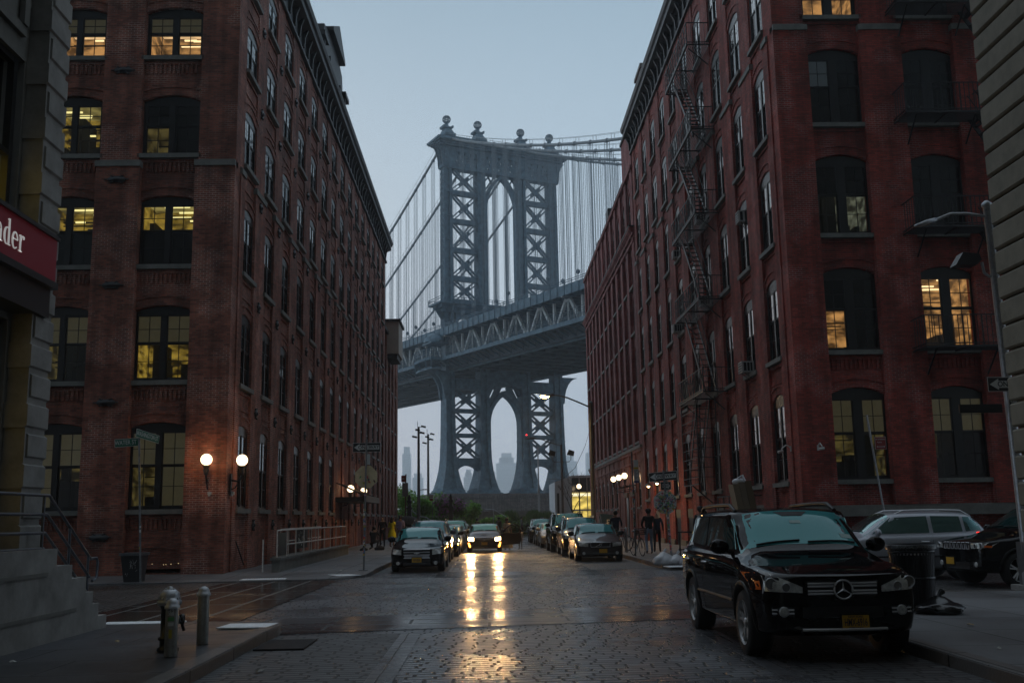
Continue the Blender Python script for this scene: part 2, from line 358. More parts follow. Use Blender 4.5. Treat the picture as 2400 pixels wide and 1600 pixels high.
# ---------------------------------------------------------------- ground, road, pavements
def flat(name, poly, z, m, kind='structure', label=None):
    o = MB().add([(x, y, z if not callable(z) else z(x, y)) for x, y in poly], [tuple(range(len(poly)))]).build(name, m)
    o['kind'] = kind; return o
def slab(name, poly, z0, zf, m):
    n = len(poly); f = zf if callable(zf) else (lambda x, y: zf)
    b = MB(); b.add([(x, y, f(x, y)) for x, y in poly] + [(x, y, z0) for x, y in poly], [tuple(range(n))] + [(k, (k + 1) % n, n + (k + 1) % n, n + k) for k in range(n)])
    o = b.build(name, m); o['kind'] = 'structure'
    bm = bmesh.new(); bm.from_mesh(o.data); bmesh.ops.triangulate(bm, faces=bm.faces); bm.to_mesh(o.data); bm.free()
    return o
flat('ground', [(-600, -55), (600, -55), (600, 2750), (-600, 2750)], -.3, M_GROUND)
flat('road_bed', [(-70, -30), (70, -30), (70, 31.6), (8, 31.6), (8, 118), (-8, 118), (-8, 31.6), (-70, 31.6)], 0, M_ROAD)
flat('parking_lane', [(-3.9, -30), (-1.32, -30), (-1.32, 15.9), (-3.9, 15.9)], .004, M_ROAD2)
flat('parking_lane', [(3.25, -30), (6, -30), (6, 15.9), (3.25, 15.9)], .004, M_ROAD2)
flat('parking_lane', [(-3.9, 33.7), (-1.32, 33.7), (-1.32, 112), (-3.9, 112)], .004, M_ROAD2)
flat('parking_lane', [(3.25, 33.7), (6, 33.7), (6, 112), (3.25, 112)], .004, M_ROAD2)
flat('side_street_setts', [(-60, 17.5), (-7.5, 17.5), (-7.5, 30.7), (-60, 30.7)], .004, M_WATER)
flat('side_street_setts', [(8.5, 19.6), (60, 19.6), (60, 32), (8.5, 32)], .004, M_WATER)
for x in (-1.32, 3.0):
    flat('stone_band', [(x, -30), (x + .3, -30), (x + .3, 15.9), (x, 15.9)], .008, M_PAVE)
    flat('stone_band', [(x, 33.7), (x + .3, 33.7), (x + .3, 112), (x, 112)], .008, M_PAVE)
flat('crossing_slabs', [(-3.6, 16.0), (5.4, 17.6), (5.4, 20.4), (-3.6, 18.6)], .008, M_SLAB)
flat('crossing_slabs', [(-1.6, 31.0), (3.4, 31.0), (3.4, 33.4), (-1.6, 33.4)], .008, M_SLAB)
flat('crossing_slabs', [(-7.5, 18.0), (-4.3, 18.0), (-4.3, 30.4), (-7.5, 30.4)], .012, M_SLABV)

def arc(cx, cy, r, a0, a1, n=8): return [(cx + r * math.cos(R(a0 + (a1 - a0) * k / n)), cy + r * math.sin(R(a0 + (a1 - a0) * k / n))) for k in range(n + 1)]
def kerb(name, pts, wd, z0, zf):
    b = MB(); n = len(pts); P = [Vector((x, y)) for x, y in pts]; f = zf if callable(zf) else (lambda x, y: zf); top = []
    for i, p in enumerate(P):
        d = (P[min(i + 1, n - 1)] - P[max(i - 1, 0)]).normalized(); nn = Vector((-d.y, d.x)) * wd
        top.append((p - nn * .02, p + nn))
    vs = []
    for (a, c), q in zip(top, P):
        h = f(q.x, q.y) + .005
        vs += [(a.x, a.y, z0), (a.x, a.y, h - .02), (a.x + (c.x - a.x) * .1, a.y + (c.y - a.y) * .1, h), (c.x, c.y, h), (c.x, c.y, z0)]
    fs = [(i * 5 + k, i * 5 + k + 1, (i + 1) * 5 + k + 1, (i + 1) * 5 + k) for i in range(n - 1) for k in range(4)] + [(0, 1, 2, 3, 4), tuple((n - 1) * 5 + k for k in (4, 3, 2, 1, 0))]
    o = b.add(vs, fs).build(name, M_KERB); o['kind'] = 'structure'; return o
# near left corner
zc = lambda x, y: .15 - .09 * max(0, min(1, (y - 16.3) / 1.4))
cl = [(-3.18, 14.9)] + arc(-5.1, 15.9, 1.95, 0, 90, 9) + [(-9, 17.87), (-60, 17.9)]
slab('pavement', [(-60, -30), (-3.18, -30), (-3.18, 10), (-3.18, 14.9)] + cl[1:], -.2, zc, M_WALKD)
kerb('kerb', [(-3.18, -30), (-3.18, 4), (-3.18, 10), (-3.18, 13), (-3.18, 14.9)] + cl[1:], .2, -.05, zc)
# near right corner
cr_ = [(4.95, 17.4)] + arc(7.0, 18.0, 2.05, 180, 90, 9) + [(12, 20.08), (60, 20.1)]
zr = .15
slab('pavement', [(60, -30), (4.95, -30), (4.95, 10), (4.95, 17.4)] + cr_[1:], -.2, zr, M_WALK)
kerb('kerb', ([(4.95, -30), (4.95, 4), (4.95, 10), (4.95, 17.4)] + cr_[1:])[::-1], .2, -.05, zr)
# far left corner
fl = [(-60, 30.3), (-9, 30.3), (-6.4, 30.3), (-4.9, 30.55), (-4.1, 31.1), (-3.75, 31.9), (-3.65, 33.0), (-3.65, 34.2), (-3.65, 60), (-3.65, 112)]
zl = lambda x, y: .03 + .12 * max(0, min(1, (y - 31.4) / 2.4)) if x > -7.4 else .03 + .12 * max(0, min(1, (y - 30.3) / 2.0)) * 1.0
zl2 = lambda x, y: .04 + .11 * max(0, min(1, (y - 31.2) / 2.4))
slab('pavement', fl[:8] + [(-9, 34.2), (-60, 34.2)], -.2, zl2, M_WALK)
slab('pavement', [(-9, 34.2), (-3.65, 34.2), (-3.65, 112), (-9, 112)], -.2, .15, M_WALK)
kerb('kerb', fl[::-1][:], .18, -.05, zl2) if False else kerb('kerb', fl[1:], .18, -.05, zl2)
# far right corner
fr = [(60, 31.9), (12, 31.9), (8.0, 31.9), (6.6, 32.1), (5.9, 32.6), (5.55, 33.5), (5.5, 34.6), (5.5, 60), (5.5, 112)]
zq = lambda x, y: .05 + .10 * max(0, min(1, (y - 32.2) / 1.6))
slab('pavement', fr[:7] + [(10.5, 34.6), (60, 34.6)], -.2, zq, M_WALK)
slab('pavement', [(5.5, 34.6), (10.5, 34.6), (10.5, 112), (5.5, 112)], -.2, .15, M_WALK)
kerb('kerb', fr[1:][::-1], .18, -.05, zq)
# tactile paving (raised domes)
def tactile(c, rz, w_, d_, z, label):
    b = MB().use(mat('tactile_white', (.85, .86, .87), .5, noise=.15, nscale=6)); b.box(-w_ / 2, w_ / 2, -d_ / 2, d_ / 2, -.02, 0)
    nx = int(w_ / .07); ny = int(d_ / .07)
    for i in range(nx):
        for j in range(ny):
            x = -w_ / 2 + .035 + i * .07; y = -d_ / 2 + .035 + j * .07
            b.add([(x - .016, y - .016, 0), (x + .016, y - .016, 0), (x + .016, y + .016, 0), (x - .016, y + .016, 0), (x, y, .009)], [(0, 1, 4), (1, 2, 4), (2, 3, 4), (3, 0, 4)])
    o = b.build('tactile_paving', None, loc=(c[0], c[1], z), rz=rz)
    setp(o, label, 'tactile paving', 'white tactile pavers at the kerb ramps'); return o
o = tactile((-3.62, 16.0), R(-5), .75, .62, .158, 'white dimpled paving panel on the pavement corner beyond the two bollards'); 
o = tactile((-5.7, 17.62), 0, 1.3, .42, .085, 'thin sliver of white dimpled paving behind the fire hydrant'); o.rotation_euler.x = 0
o = tactile((-6.55, 30.85), R(3), 1.3, .62, .062, 'white dimpled paving panel in front of the corner with the globe lamps')
o = tactile((-4.35, 31.75), R(-62), 1.0, .62, .09, 'white dimpled paving panel at the foot of the leaning stop sign pole')
o.rotation_euler = (0, 0, R(-55))
o = tactile((6.1, 32.75), R(8), 1.15, .6, .115, 'white dimpled paving panel beside the trash bags')
# ================================================================ windows
def arcpts(W, H, r, n=8, off=0):
    """arch points from left spring to right spring; H = crown height"""
    if r <= 0: return [(-W / 2 - off, H + off), (W / 2 + off, H + off)]
    rad = (W * W / 4 + r * r) / (2 * r); cz = H - rad; a = math.asin(min(1, W / 2 / rad))
    return [((rad + off) * math.sin(-a + 2 * a * k / n), cz + (rad + off) * math.cos(-a + 2 * a * k / n)) for k in range(n + 1)]
M_SHADE = mat('roller_shade', (.22, .21, .17), .8, emit=(.6, .50, .26), es=.045, noise=.1)
M_SHADEY = mat('roller_shade_lit', (.3, .26, .1), .8, emit=(.9, .62, .16), es=.16, noise=.15, nscale=2)
M_DRAPE = mat('dark_curtain', (.03, .03, .03), .9)
def glow(name, col, s, scale=1.2, contrast=.75):
    """a lit room wall: uneven light by furniture and shelves"""
    m, t, b = nodes(name); b.inputs['Base Color'].default_value = (.1, .08, .06, 1); b.inputs['Emission Color'].default_value = (*col, 1)
    g = t.nodes.new('ShaderNodeNewGeometry'); n1 = t.nodes.new('ShaderNodeTexNoise'); n1.inputs['Scale'].default_value = scale; n1.inputs['Detail'].default_value = 3
    mp_ = t.nodes.new('ShaderNodeMapping'); mp_.inputs['Scale'].default_value = (1, 1, 2.2)
    t.links.new(g.outputs['Position'], mp_.inputs[0]); t.links.new(mp_.outputs[0], n1.inputs['Vector'])
    mp = t.nodes.new('ShaderNodeMapRange'); mp.inputs[1].default_value = .40; mp.inputs[2].default_value = .66; mp.inputs[3].default_value = s * (1 - contrast); mp.inputs[4].default_value = s * (1 + contrast)
    t.links.new(n1.outputs[0], mp.inputs[0]); t.links.new(mp.outputs[0], b.inputs['Emission Strength']); return m
GW = dict(yellow=glow('room_yellow', (1, .64, .09), .14, scale=2.0, contrast=.95), orange=glow('room_orange', (1, .48, .15), .26, scale=1.8, contrast=.85), olive=glow('room_olive', (.8, .60, .18), .045, scale=2, contrast=.9), dim=glow('room_dim', (.9, .55, .3), .03), pale=glow('room_pale', (.8, .85, .6), .06, scale=2, contrast=.9))
CEIL = dict(yellow=glow('ceiling_yellow', (1, .8, .25), .18), orange=glow('ceiling_orange', (1, .62, .3), .7, contrast=.4), olive=glow('ceiling_olive', (.8, .6, .2), .08), dim=glow('ceiling_dim', (.8, .5, .3), .03), pale=glow('ceiling_pale', (.8, .85, .6), .12))
L_Y = emis('lamp_yellow', (1, .85, .35), 1.1); L_O = emis('lamp_orange', (1, .7, .35), 1.5); L_W = emis('lamp_white', (1, .95, .7), 1.4)
def room(parent, W, H, kind, y0, seed, depth=2.6):
    rnd = random.Random(seed); b = MB(); x = W / 2 + .35; z0, z1 = -.5, H + .3; y1 = y0 + depth
    b.use(GW[kind]); b.add([(-x, y1, z0), (x, y1, z0), (x, y1, z1), (-x, y1, z1)], [(0, 1, 2, 3)])
    b.add([(-x, y0, z0), (-x, y1, z0), (-x, y1, z1), (-x, y0, z1)], [(0, 1, 2, 3)]); b.add([(x, y0, z0), (x, y1, z0), (x, y1, z1), (x, y0, z1)], [(0, 1, 2, 3)])
    b.use(CEIL[kind]).add([(-x, y0, z1), (x, y0, z1), (x, y1, z1), (-x, y1, z1)], [(0, 1, 2, 3)])
    b.use(M_DRAPE).add([(-x, y0, z0), (x, y0, z0), (x, y1, z0), (-x, y1, z0)], [(0, 1, 2, 3)])
    if kind != 'dim':
        lm = {'yellow': L_Y, 'orange': L_O, 'olive': L_Y, 'pale': L_W}[kind]; b.use(lm)
        for k in range(4 if kind != 'olive' else 2):
            cx = rnd.uniform(-x * .7, x * .7); cy = y0 + rnd.uniform(.5, depth - .4); l = rnd.uniform(.15, .5); zz = z1 - rnd.uniform(.35, .9)
            b.box(cx - l, cx + l, cy, cy + .06, zz, zz + .05)
        b.use(M_DRAPE)
        for k in range(4 if kind == 'orange' else 9):
            cx = rnd.uniform(-x * .95, x * .8); wd_ = rnd.uniform(.08, .5); zz = rnd.uniform(.3, 1.1) if k < 7 else rnd.uniform(1.4, H)
            b.box(cx, cx + wd_, y1 - rnd.uniform(.3, 1.4), y1 - .12, z0, zz)
        for k in range(3):
            zz = rnd.uniform(.6, H); b.box(-x * .98, rnd.uniform(-.3, x), y1 - .2, y1 - .15, zz, zz + .04)
    return b.build('lit_room', None, parent)
WPROTO = {}
def window_proto(W, H, r, mull, cols, style):
    """style: 4 letters UL UR LL LR: g glass, s screen, c clear(lit behind), h shade, y yellow shade, d drape"""
    key = (W, round(H, 2), r, mull, cols, style)
    if key in WPROTO: return WPROTO[key]
    b = MB().use(M_FRAME); fw = .085; spring = H - r
    b.box(-W / 2, -W / 2 + fw, 0, .14, 0, spring); b.box(W / 2 - fw, W / 2, 0, .14, 0, spring)
    ap = arcpts(W, H, r); zh = spring - .10
    b.prism([(-W / 2, zh)] + ([(-W / 2, spring)] if r > 0 else []) + ap[1:-1] + ([(W / 2, spring)] if r > 0 else ap[-1:]) + [(W / 2, zh)][:1], .001, .139)
    b.box(-W / 2 + fw, W / 2 - fw, .002, .138, 0, .07)
    mid = H * .5
    halves = [(-W / 2 + fw, -mull / 2), (mull / 2, W / 2 - fw)] if mull else [(-W / 2 + fw, W / 2 - fw)]
    if mull: b.box(-mull / 2, mull / 2, -.01, .15, .07, zh)
    for x0, x1 in halves:
        for (za, zb, y) in ((mid, zh, .012), (.07, mid, .04)):
            b.box(x0, x0 + .04, y, y + .04, za, zb); b.box(x1 - .04, x1, y, y + .04, za, zb)
            b.box(x0 + .04, x1 - .04, y, y + .04, zb - .045, zb); b.box(x0 + .04, x1 - .04, y, y + .04, za, za + .05)
            for k in range(1, cols):
                xm = x0 + (x1 - x0) * k / cols; b.box(xm - .011, xm + .011, y + .005, y + .03, za + .05, zb - .045)
            zm = (za + zb) / 2; b.box(x0 + .04, x1 - .04, y + .006, y + .031, zm - .011, zm + .011)
    fr = b.build('window', None); fr.hide_render = True
    panes = []
    hs = halves if len(halves) == 2 else [halves[0]]
    for qi, ch in enumerate(style):
        up = qi < 2; hx = qi % 2
        if hx >= len(hs): continue
        x0, x1 = hs[hx]; za, zb, y = ((mid, zh, .022) if up else (.07, mid, .05))
        panes.append((x0 + .02, x1 - .02, za + .02, zb - .02, y, ch))
    by = {}
    for p in panes: by.setdefault('g' if p[5] == 'g' else 's' if p[5] == 's' else 'c', []).append(p)
    subs = []
    for k, ps in by.items():
        q = MB()
        for x0, x1, za, zb, y, ch in ps:
            q.add([(x0, y, za), (x1, y, za), (x1, y, zb), (x0, y, zb)], [(0, 1, 2, 3)])
        subs.append(('pane', q, {'g': M_GLASS, 's': M_SCREEN, 'c': M_CLEAR}[k]))
    for k, nm_, mm in (('h', 'shade', M_SHADE), ('y', 'shade', M_SHADEY), ('d', 'curtain', M_DRAPE)):
        ps = [p for p in panes if p[5] == k]
        if ps:
            q = MB()
            for x0, x1, za, zb, y, ch in ps: q.box(x0 - .05, x1 + .05, .2, .21, za - .03, zb + .06)
            subs.append((nm_, q, mm))
    pr = [(nm_, q.build(nm_, mm).data) for nm_, q, mm in subs]
    for o in list(bpy.data.objects):
        if o.data in [d for _, d in pr]: bpy.data.objects.remove(o)
    WPROTO[key] = (fr.data, pr); bpy.data.objects.remove(fr)
    return WPROTO[key]
SILLS = {}
def add_window(parent, M, u, z, W, H, r, mull, cols, style, sill=True, lit=None, seed=0, wd=.14, label=None):
    sd = -.26 if wd > .2 else -.17
    fd, pr = window_proto(W, H, r, mull, cols, style)
    o = bpy.data.objects.new('window', fd); COL.objects.link(o); o.parent = parent
    o.matrix_local = M @ Matrix.Translation((u, wd, z))
    if label: o['label'] = label
    for nm_, d in pr:
        p = bpy.data.objects.new(nm_, d); COL.objects.link(p); p.parent = o
    if sill:
        k = (W, sd)
        if k not in SILLS:
            s = MB().box(-W / 2 - .1, W / 2 + .1, sd, -.005, -.15, 0).build('sill', M_SILL); SILLS[k] = s.data; bpy.data.objects.remove(s)
        p = bpy.data.objects.new('sill', SILLS[k]); COL.objects.link(p); p.parent = o
    if lit: room(o, W, H, lit, .22, seed)
    return o
def facade(root, O, rz, u0, u1, bays, z0, z1, rows, W, rise, m, rec=.16, wo=.10, D=.6, belt=None, belt_prot=.1, stylef=None, mull=.12, cols=2, dent=False, corner0=True, corner1=True, skip=None, arches=True, fullsill=True, lower=None):
    """bays: list of (b0,b1) recess spans; rows: list of (sill z, crown z)"""
    og = org_of(root)
    M = Matrix.Translation(Vector(O) - og) @ Matrix.Rotation(rz, 4, 'Z')
    b = MB().use(m); edges = [u0] + [x for p in bays for x in p] + [u1]
    piers = [(edges[i], edges[i + 1]) for i in range(0, len(edges), 2) if edges[i + 1] - edges[i] > .05]
    for a, c in piers:
        if belt:
            b.box(a, c, 0, D, belt - .2, z1); 
            b.box(a - (0 if a == u0 else .07), c + (0 if c == u1 else .07), -belt_prot, D - .002, z0, belt - .2)
        else: b.box(a, c, 0, D, z0, z1)
    for bi, (b0, b1) in enumerate(bays):
        c = (b0 + b1) / 2; l, r_ = c - W / 2, c + W / 2
        if l > b0: b.box(b0, l, rec, D, z0, z1)
        if r_ < b1: b.box(r_, b1, rec, D, z0, z1)
        rw = rows if skip is None else [q for k, q in enumerate(rows) if not skip(bi, k)]
        tops = [z0] + [q[1] for q in rw]; sl = [q[0] for q in rw] + [z1]
        for i, (ta, sb) in enumerate(zip(tops, sl)):
            if i == 0: b.box(l, r_, rec, D, ta, sb)
            else:
                ap = [(x + c, z + ta) for x, z in arcpts(W, 0, rise)]
                b.prism(ap + [(r_, sb), (l, sb)], rec, D)
                if arches:
                    inn = [(x + c, z + ta) for x, z in arcpts(W + .16, .012, rise)]; outr = [(x + c, z + ta) for x, z in arcpts(W + .16, .012, rise, off=.27)]
                    b.prism(inn + outr[::-1], rec - .035, rec + .02)
                    o2 = [(x + c, z + ta) for x, z in arcpts(W + .16, .012, rise, off=.33)]
                    b.prism(outr + o2[::-1], rec - .07, rec + .02)
            if i < len(rw):
                # corbel courses under the sill
                b.box(b0 + .003, b1 - .003, rec - .05, rec + .02, sb - .30, sb - .22)
                if sb - ta > 1.2:
                    if dent:
                        k = l + .05
                        while k < r_ - .08: b.box(k, k + .075, rec - .04, rec + .02, sb - .62, sb - .301); k += .15
                    else:
                        b.box(b0 + .02, b1 - .02, rec - .03, rec + .02, sb - .85, sb - .78)
    wl = b.build('wall', None, None); wl.parent = root; wl.matrix_local = M
    if belt:
        for a, c in piers:
            q = MB().box(a - (0 if a == u0 else .1), c + (0 if c == u1 else .1), -belt_prot - .05, .3 if a == u0 or c == u1 else .12, belt - .2, belt)
            q.box(a + .02, c - .02, -.03, .1, belt, belt + .05)
            s = q.build('belt_stone', M_SILL); s.parent = root; s.matrix_local = M
    for bi, (b0, b1) in enumerate(bays):
        for ri, (s, t) in enumerate(rows):
            if skip and skip(bi, ri): continue
            st = stylef(bi, ri) if stylef else ('ggss', None)
            add_window(root, M, (b0 + b1) / 2, s, W, t - s, rise, mull, cols, st[0], lit=st[1], seed=bi * 31 + ri * 7 + 3, wd=rec + wo)
    return M
def cornice(root, O, rz, u0, u1, zb, zt, over, m=None, step=1.1, name='cornice'):
    m = m or M_CORN; og = org_of(root); M = Matrix.Translation(Vector(O) - og) @ Matrix.Rotation(rz, 4, 'Z')
    h = zt - zb; b = MB().use(m)
    prof = [(.3, zb), (-.12, zb), (-.12, zb + .14), (-.05, zb + .18), (-.05, zt - .5 * h), (-.2, zt - .42 * h), (-over + .15, zt - .36 * h), (-over + .15, zt - .2 * h), (-over + .05, zt - .15 * h), (-over, zt - .04 * h), (-over, zt), (.6, zt)]
    b.prism(prof, u0, u1, ax='x')
    k = u0 + .2
    while k < u1 - .2:
        b.prism([(-.06, zb + .2), (-.16, zb + .25), (-.2, zt - .6 * h), (-over + .3, zt - .42 * h), (-over + .3, zt - .362 * h), (-.06, zt - .362 * h)], k, k + .16, ax='x')
        k += step / 2 if False else step
    o = b.build(name, None); o.parent = root; o.matrix_local = M; return o

# ================================================================ left brick building
LB = thing('brick_warehouse', (-8.3, 33.2, 0), 'long dark red brick warehouse on the left with lit office windows and a black cornice', 'building', world=True)
rowsL = [(2.15, 4.92), (6.27, 8.76), (10.12, 12.5), (13.95, 16.05), (17.45, 19.25), (20.6, 22.3)]
styL = {(0, 0): ('hhch', 'olive'), (0, 1): ('hhcc', 'yellow'), (0, 2): ('ccdd', 'yellow'), (0, 3): ('ddcd', 'olive'), (0, 4): ('hhcc', 'orange'), (0, 5): ('hhcc', 'orange'),
        (1, 0): ('hhhc', 'olive'), (1, 1): ('hhcc', 'olive'), (1, 2): ('ccdd', 'yellow'), (1, 3): ('cccc', 'yellow'), (1, 4): ('hhcc', 'orange')}
# front: bays listed from the corner outwards in x
frontL = [(-18.1 - 3.28 * 0 - 0, -16.15), (-14.82, -12.84), (-11.54, -9.56)]
frontL = [(-25.6, -22.7), (-21.4, -19.4), (-18.1, -16.12), (-14.82, -12.84), (-11.54, -9.56)]
def sf(bi, ri):
    k = len(frontL) - 1 - bi
    return styL.get((k, ri), ('ggss', None))
facade(LB, (0, 33.2, 0), 0, -34, -8.3, frontL, 0, 23.2, rowsL, 1.94, .2, BR_L, belt=13.66, stylef=sf, mull=.17, dent=True)
baysL = [(34.35 + 3.3 * k - 33.2, 36.15 + 3.3 * k - 33.2) for k in range(15)]
def sks(bi, ri): return ri == 0 and bi in (7, 8)
facade(LB, (-8.3, 33.2, 0), R(90), .6, 50.5, baysL, 0, 23.2, rowsL, 1.74, .22, BR_L, rec=.05, wo=.003, belt_prot=.04, belt=13.62, stylef=lambda b_, r_: ('ggss', None), mull=.08, skip=sks)
cornice(LB, (-8.3, 33.2, 0), R(90), .0, 50.9, 22.9, 24.65, .62)
cornice(LB, (0, 33.2, 0), 0, -34, -8.3, 22.9, 24.63, .62)
core = MB().use(BR_L).box(-34, -11.6, 36.8, 83.6, 0, 23.1).box(-34, -8.9, 83.2, 83.75, 0, 23.3).box(-34, -8.4, 33.5, 83.7, 23.2, 23.6)
core.use(M_CORN).box(-34, -9.1, 33.4, 83.6, 0.05, .1)
core.build('roof', None, LB)
# roof pediment on the street side
pd = MB().use(M_CORN)
pd.prism([(49.9, 24.6), (49.9, 26.5), (50.6, 26.6), (50.9, 27.6), (52.5, 27.9), (53.2, 28.6), (55.8, 28.6), (56.3, 27.9), (57.6, 27.6), (57.9, 26.6), (58.6, 26.5), (58.6, 24.6)], -8.7, -8.3, ax='x')
pd.prism([(52.2, 28.1), (54.4, 29.2), (56.8, 28.1), (56.8, 27.9), (52.2, 27.9)], -8.5, -8.0, ax='x').box(-8.5, -8.05, 49.7, 51, 26.4, 26.65).box(-8.5, -8.05, 57.5, 58.9, 26.4, 26.65)
for y in (50.3, 52.4, 56.2, 58.1): pd.box(-8.4, -8.15, y - .15, y + .15, 24.65, 26.4)
pd.build('pediment', None, LB)
# anchor plates on the piers
ap = MB().use(M_IRON).lathe([(.17, 0), (.16, .04), (.07, .05), (.05, .09), (0, .09)], ax='x', n=10)
for k in range(6):
    a = k * math.pi / 3; ap.beam((.02, 0, 0), (.02, .21 * math.cos(a), .21 * math.sin(a)), .05, .04)
apo = ap.build('anchor_plate', None); apd = apo.data; bpy.data.objects.remove(apo)
def anchor(x, y, z, rz=0, sc=(1, 1, 1)):
    o = bpy.data.objects.new('anchor_plate', apd); COL.objects.link(o); o.parent = LB; o.location = Vector((x, y, z)) - org_of(LB); o.rotation_euler = (0, 0, rz); o.scale = sc
for k in range(14):
    for z in (1.6, 5.5, 9.35, 13.1, 16.75, 20.0):
        anchor(-8.28 + (.04 if z < 13.4 else 0), 36.8 + 3.3 * k, z)
for x in (-12.2, -15.5):
    for z in (1.3, 5.55, 9.4, 13.0, 16.9): anchor(x, 33.19 - (.1 if z < 13.4 else 0), z, R(-90), (1, 1.9, .7))
# basement lights and side door
def dark_opening(x0, x1, z0, z1, y, glowm=None):
    b = MB().use(M_FRAME).box(x0, x1, y - .03, y + .02, z0, z1)
    return b
bw_ = MB().use(M_BLACK)
for cx in (-10.55, -13.83):
    bw_.prism([(cx - 1.0, .3), (cx + 1.0, .3), (cx + 1.0, .78)] + [(x + cx, z) for x, z in arcpts(2.0, .95, .17)][::-1] + [(cx - 1.0, .78)], 33.385, 33.45)
bw_.use(M_SILL).box(-11.65, -9.45, 33.36, 33.5, .17, .30).box(-14.9, -12.75, 33.36, 33.5, .17, .3)
bw_.use(BR_L)
for cx in (-10.55, -13.83):
    a1 = [(x + cx, z) for x, z in arcpts(2.02, .96, .17)]; a2 = [(x + cx, z) for x, z in arcpts(2.02, .96, .17, off=.25)]
    bw_.prism(a1 + a2[::-1], 33.33, 33.42)
bo = bw_.build('basement_window', None, LB)
g = MB().use(L_O); rr = random.Random(3)
for k in range(22):
    x = rr.uniform(-11.45, -9.65); g.sphere((x, 33.376, .42 + rr.uniform(0, .05)), rr.uniform(.010, .022), 6, 4)
for k in range(5): g.sphere((rr.uniform(-14.2, -13.2), 33.376, .42), .02, 6, 4)
g.build('basement_lights', None, bo)
sw = MB().use(M_BLACK).prism([(34.75, .25), (36.0, .25), (36.0, .95), (35.4, 1.12), (34.75, .98)], -8.53, -8.48, ax='x').use(glow('basement_glow', (1, .42, .12), .35)).box(-8.485, -8.47, 34.85, 35.35, .35, .95)
sw.use(M_SILL).box(-8.52, -8.4, 34.65, 36.05, .15, .25).build('basement_window', None, LB)
dr = MB().use(M_BLACK).box(-8.53, -8.45, 37.75, 38.75, .02, 1.05).use(M_IRON).beam((-8.3, 34.6, 1.1), (-8.2, 35.4, .3), .03)
dr.build('basement_door', None, LB)
# entrance recess with canopy
en = MB().use(M_BLACK).box(-8.50, -8.38, 57.3, 62.7, .15, 2.7).use(mat('entry_wood', (.09, .035, .02), .6, noise=.2)).box(-8.42, -8.36, 57.4, 58.3, .15, 2.65).box(-8.42, -8.36, 61.6, 62.6, .15, 2.65)
en.build('entrance', None, LB)
cp = MB().use(mat('canopy_steel', (.05, .04, .035), .5)).box(-8.28, -6.6, 56.6, 63.4, 2.72, 2.98)
for k in range(7): cp.beam((-6.65, 56.8 + k, 3.0), (-8.25, 56.8 + k, 3.75), .05)
cp.beam((-6.65, 56.6, 3.02), (-6.65, 63.4, 3.02), .07).build('canopy', None, LB)
# lower wing behind
rw = [(2.15, 4.7), (6.1, 8.3), (9.6, 11.7), (13.0, 15.2)]
LW = thing('brick_wing', (-8.4, 84, 0), 'lower red brick wing beyond the black cornice, carrying a cream box', 'building', world=True)
facade(LW, (-8.45, 83.8, 0), R(90), 0, 13.8, [(.9 + 3.2 * k, 2.7 + 3.2 * k) for k in range(4)], 0, 17.4, rw, 1.4, .2, BR_L, rec=.12, wo=.04, stylef=lambda a, b_: ('ggss', None), mull=.08, D=.6)
MB().use(M_CORN).box(-30, -8.3, 83.9, 97.8, 17.4, 17.7).use(BR_L).box(-30, -9.1, 97.0, 97.58, 0, 17.3).box(-30, -11, 84, 97, .1, 17.3).build('roof', None, LW)
bx = thing('rooftop_box', (-8, 90, 15.7), 'cream metal box overhanging the far end of the left brick row', 'plant housing', world=True)
cb = mat('cream_panel', (.42, .38, .33), .6, noise=.1, nscale=1)
MB().use(cb).box(-9.4, -7.45, 87.0, 91.0, 15.75, 18.5).build('housing', None, bx)
MB().use(M_CORN).box(-9.6, -7.3, 86.8, 91.2, 18.5, 18.72).build('cap', None, bx)
MB().use(M_CORN).box(-9.2, -7.6, 87.3, 90.8, 15.35, 15.75).build('base', None, bx)

# ================================================================ right brick building
RB = thing('brick_warehouse', (10.1, 33.2, 0), 'bright red brick warehouse on the right corner with black fire escapes', 'building', world=True)
rowsR = [(2.72, 5.72), (6.95, 9.77), (10.93, 13.73), (14.85, 17.6), (18.8, 21.5), (22.65, 25.0)]
styR = {(0, 0): ('hhcc', 'olive'), (0, 1): ('dccc', 'dim'), (0, 2): ('ccdd', 'pale'), (0, 3): ('dddd', None), (0, 4): ('cccc', 'orange'), (1, 0): ('hhcd', 'olive'), (1, 1): ('cccc', 'orange'), (1, 2): ('gggg', None), (1, 3): ('ggss', None)}
styR = {(0, 0): ('hhcc', 'olive'), (0, 1): ('sscs', 'orange'), (0, 2): ('sscc', 'pale'), (0, 3): ('gsss', None), (0, 4): ('sscc', 'orange'), (1, 0): ('hhcs', 'olive'), (1, 1): ('cccc', 'orange'), (1, 2): ('ssss', None), (1, 3): ('ssss', None)}
frontR = [(11.2, 13.18), (14.48, 16.46), (17.76, 19.74), (21, 23), (24.3, 26.3)]
facade(RB, (0, 33.2, 0), 0, 10.1, 30, frontR, 1.9, 26.4, rowsR, 1.96, .27, BR_R, belt=18.4, stylef=lambda a, b_: styR.get((a, b_), ('ssss', None)), mull=.28, dent=True, belt_prot=.06, cols=2)
MB().use(M_SILL).box(10.16, 30, 33.16, 33.8, 1.55, 1.898).use(BR_R).box(10.1, 11.35, 33.14, 33.8, 0, 1.548).box(14.4 - 1.1, 14.4, 33.14, 33.8, 0, 1.548).box(11.35, 13.3, 33.6, 33.8, 0, 1.548).box(14.4, 30, 33.6, 33.8, 0, 1.548).build('base_course', None, RB)
nR = 10; LR = 66.7
baysR = []
for k in range(nR):
    a = 34.35 + 3.3 * k; c = 36.15 + 3.3 * k; baysR.append((LR - c, LR - a))
baysR = sorted(baysR)
def skR(bi, ri): return False
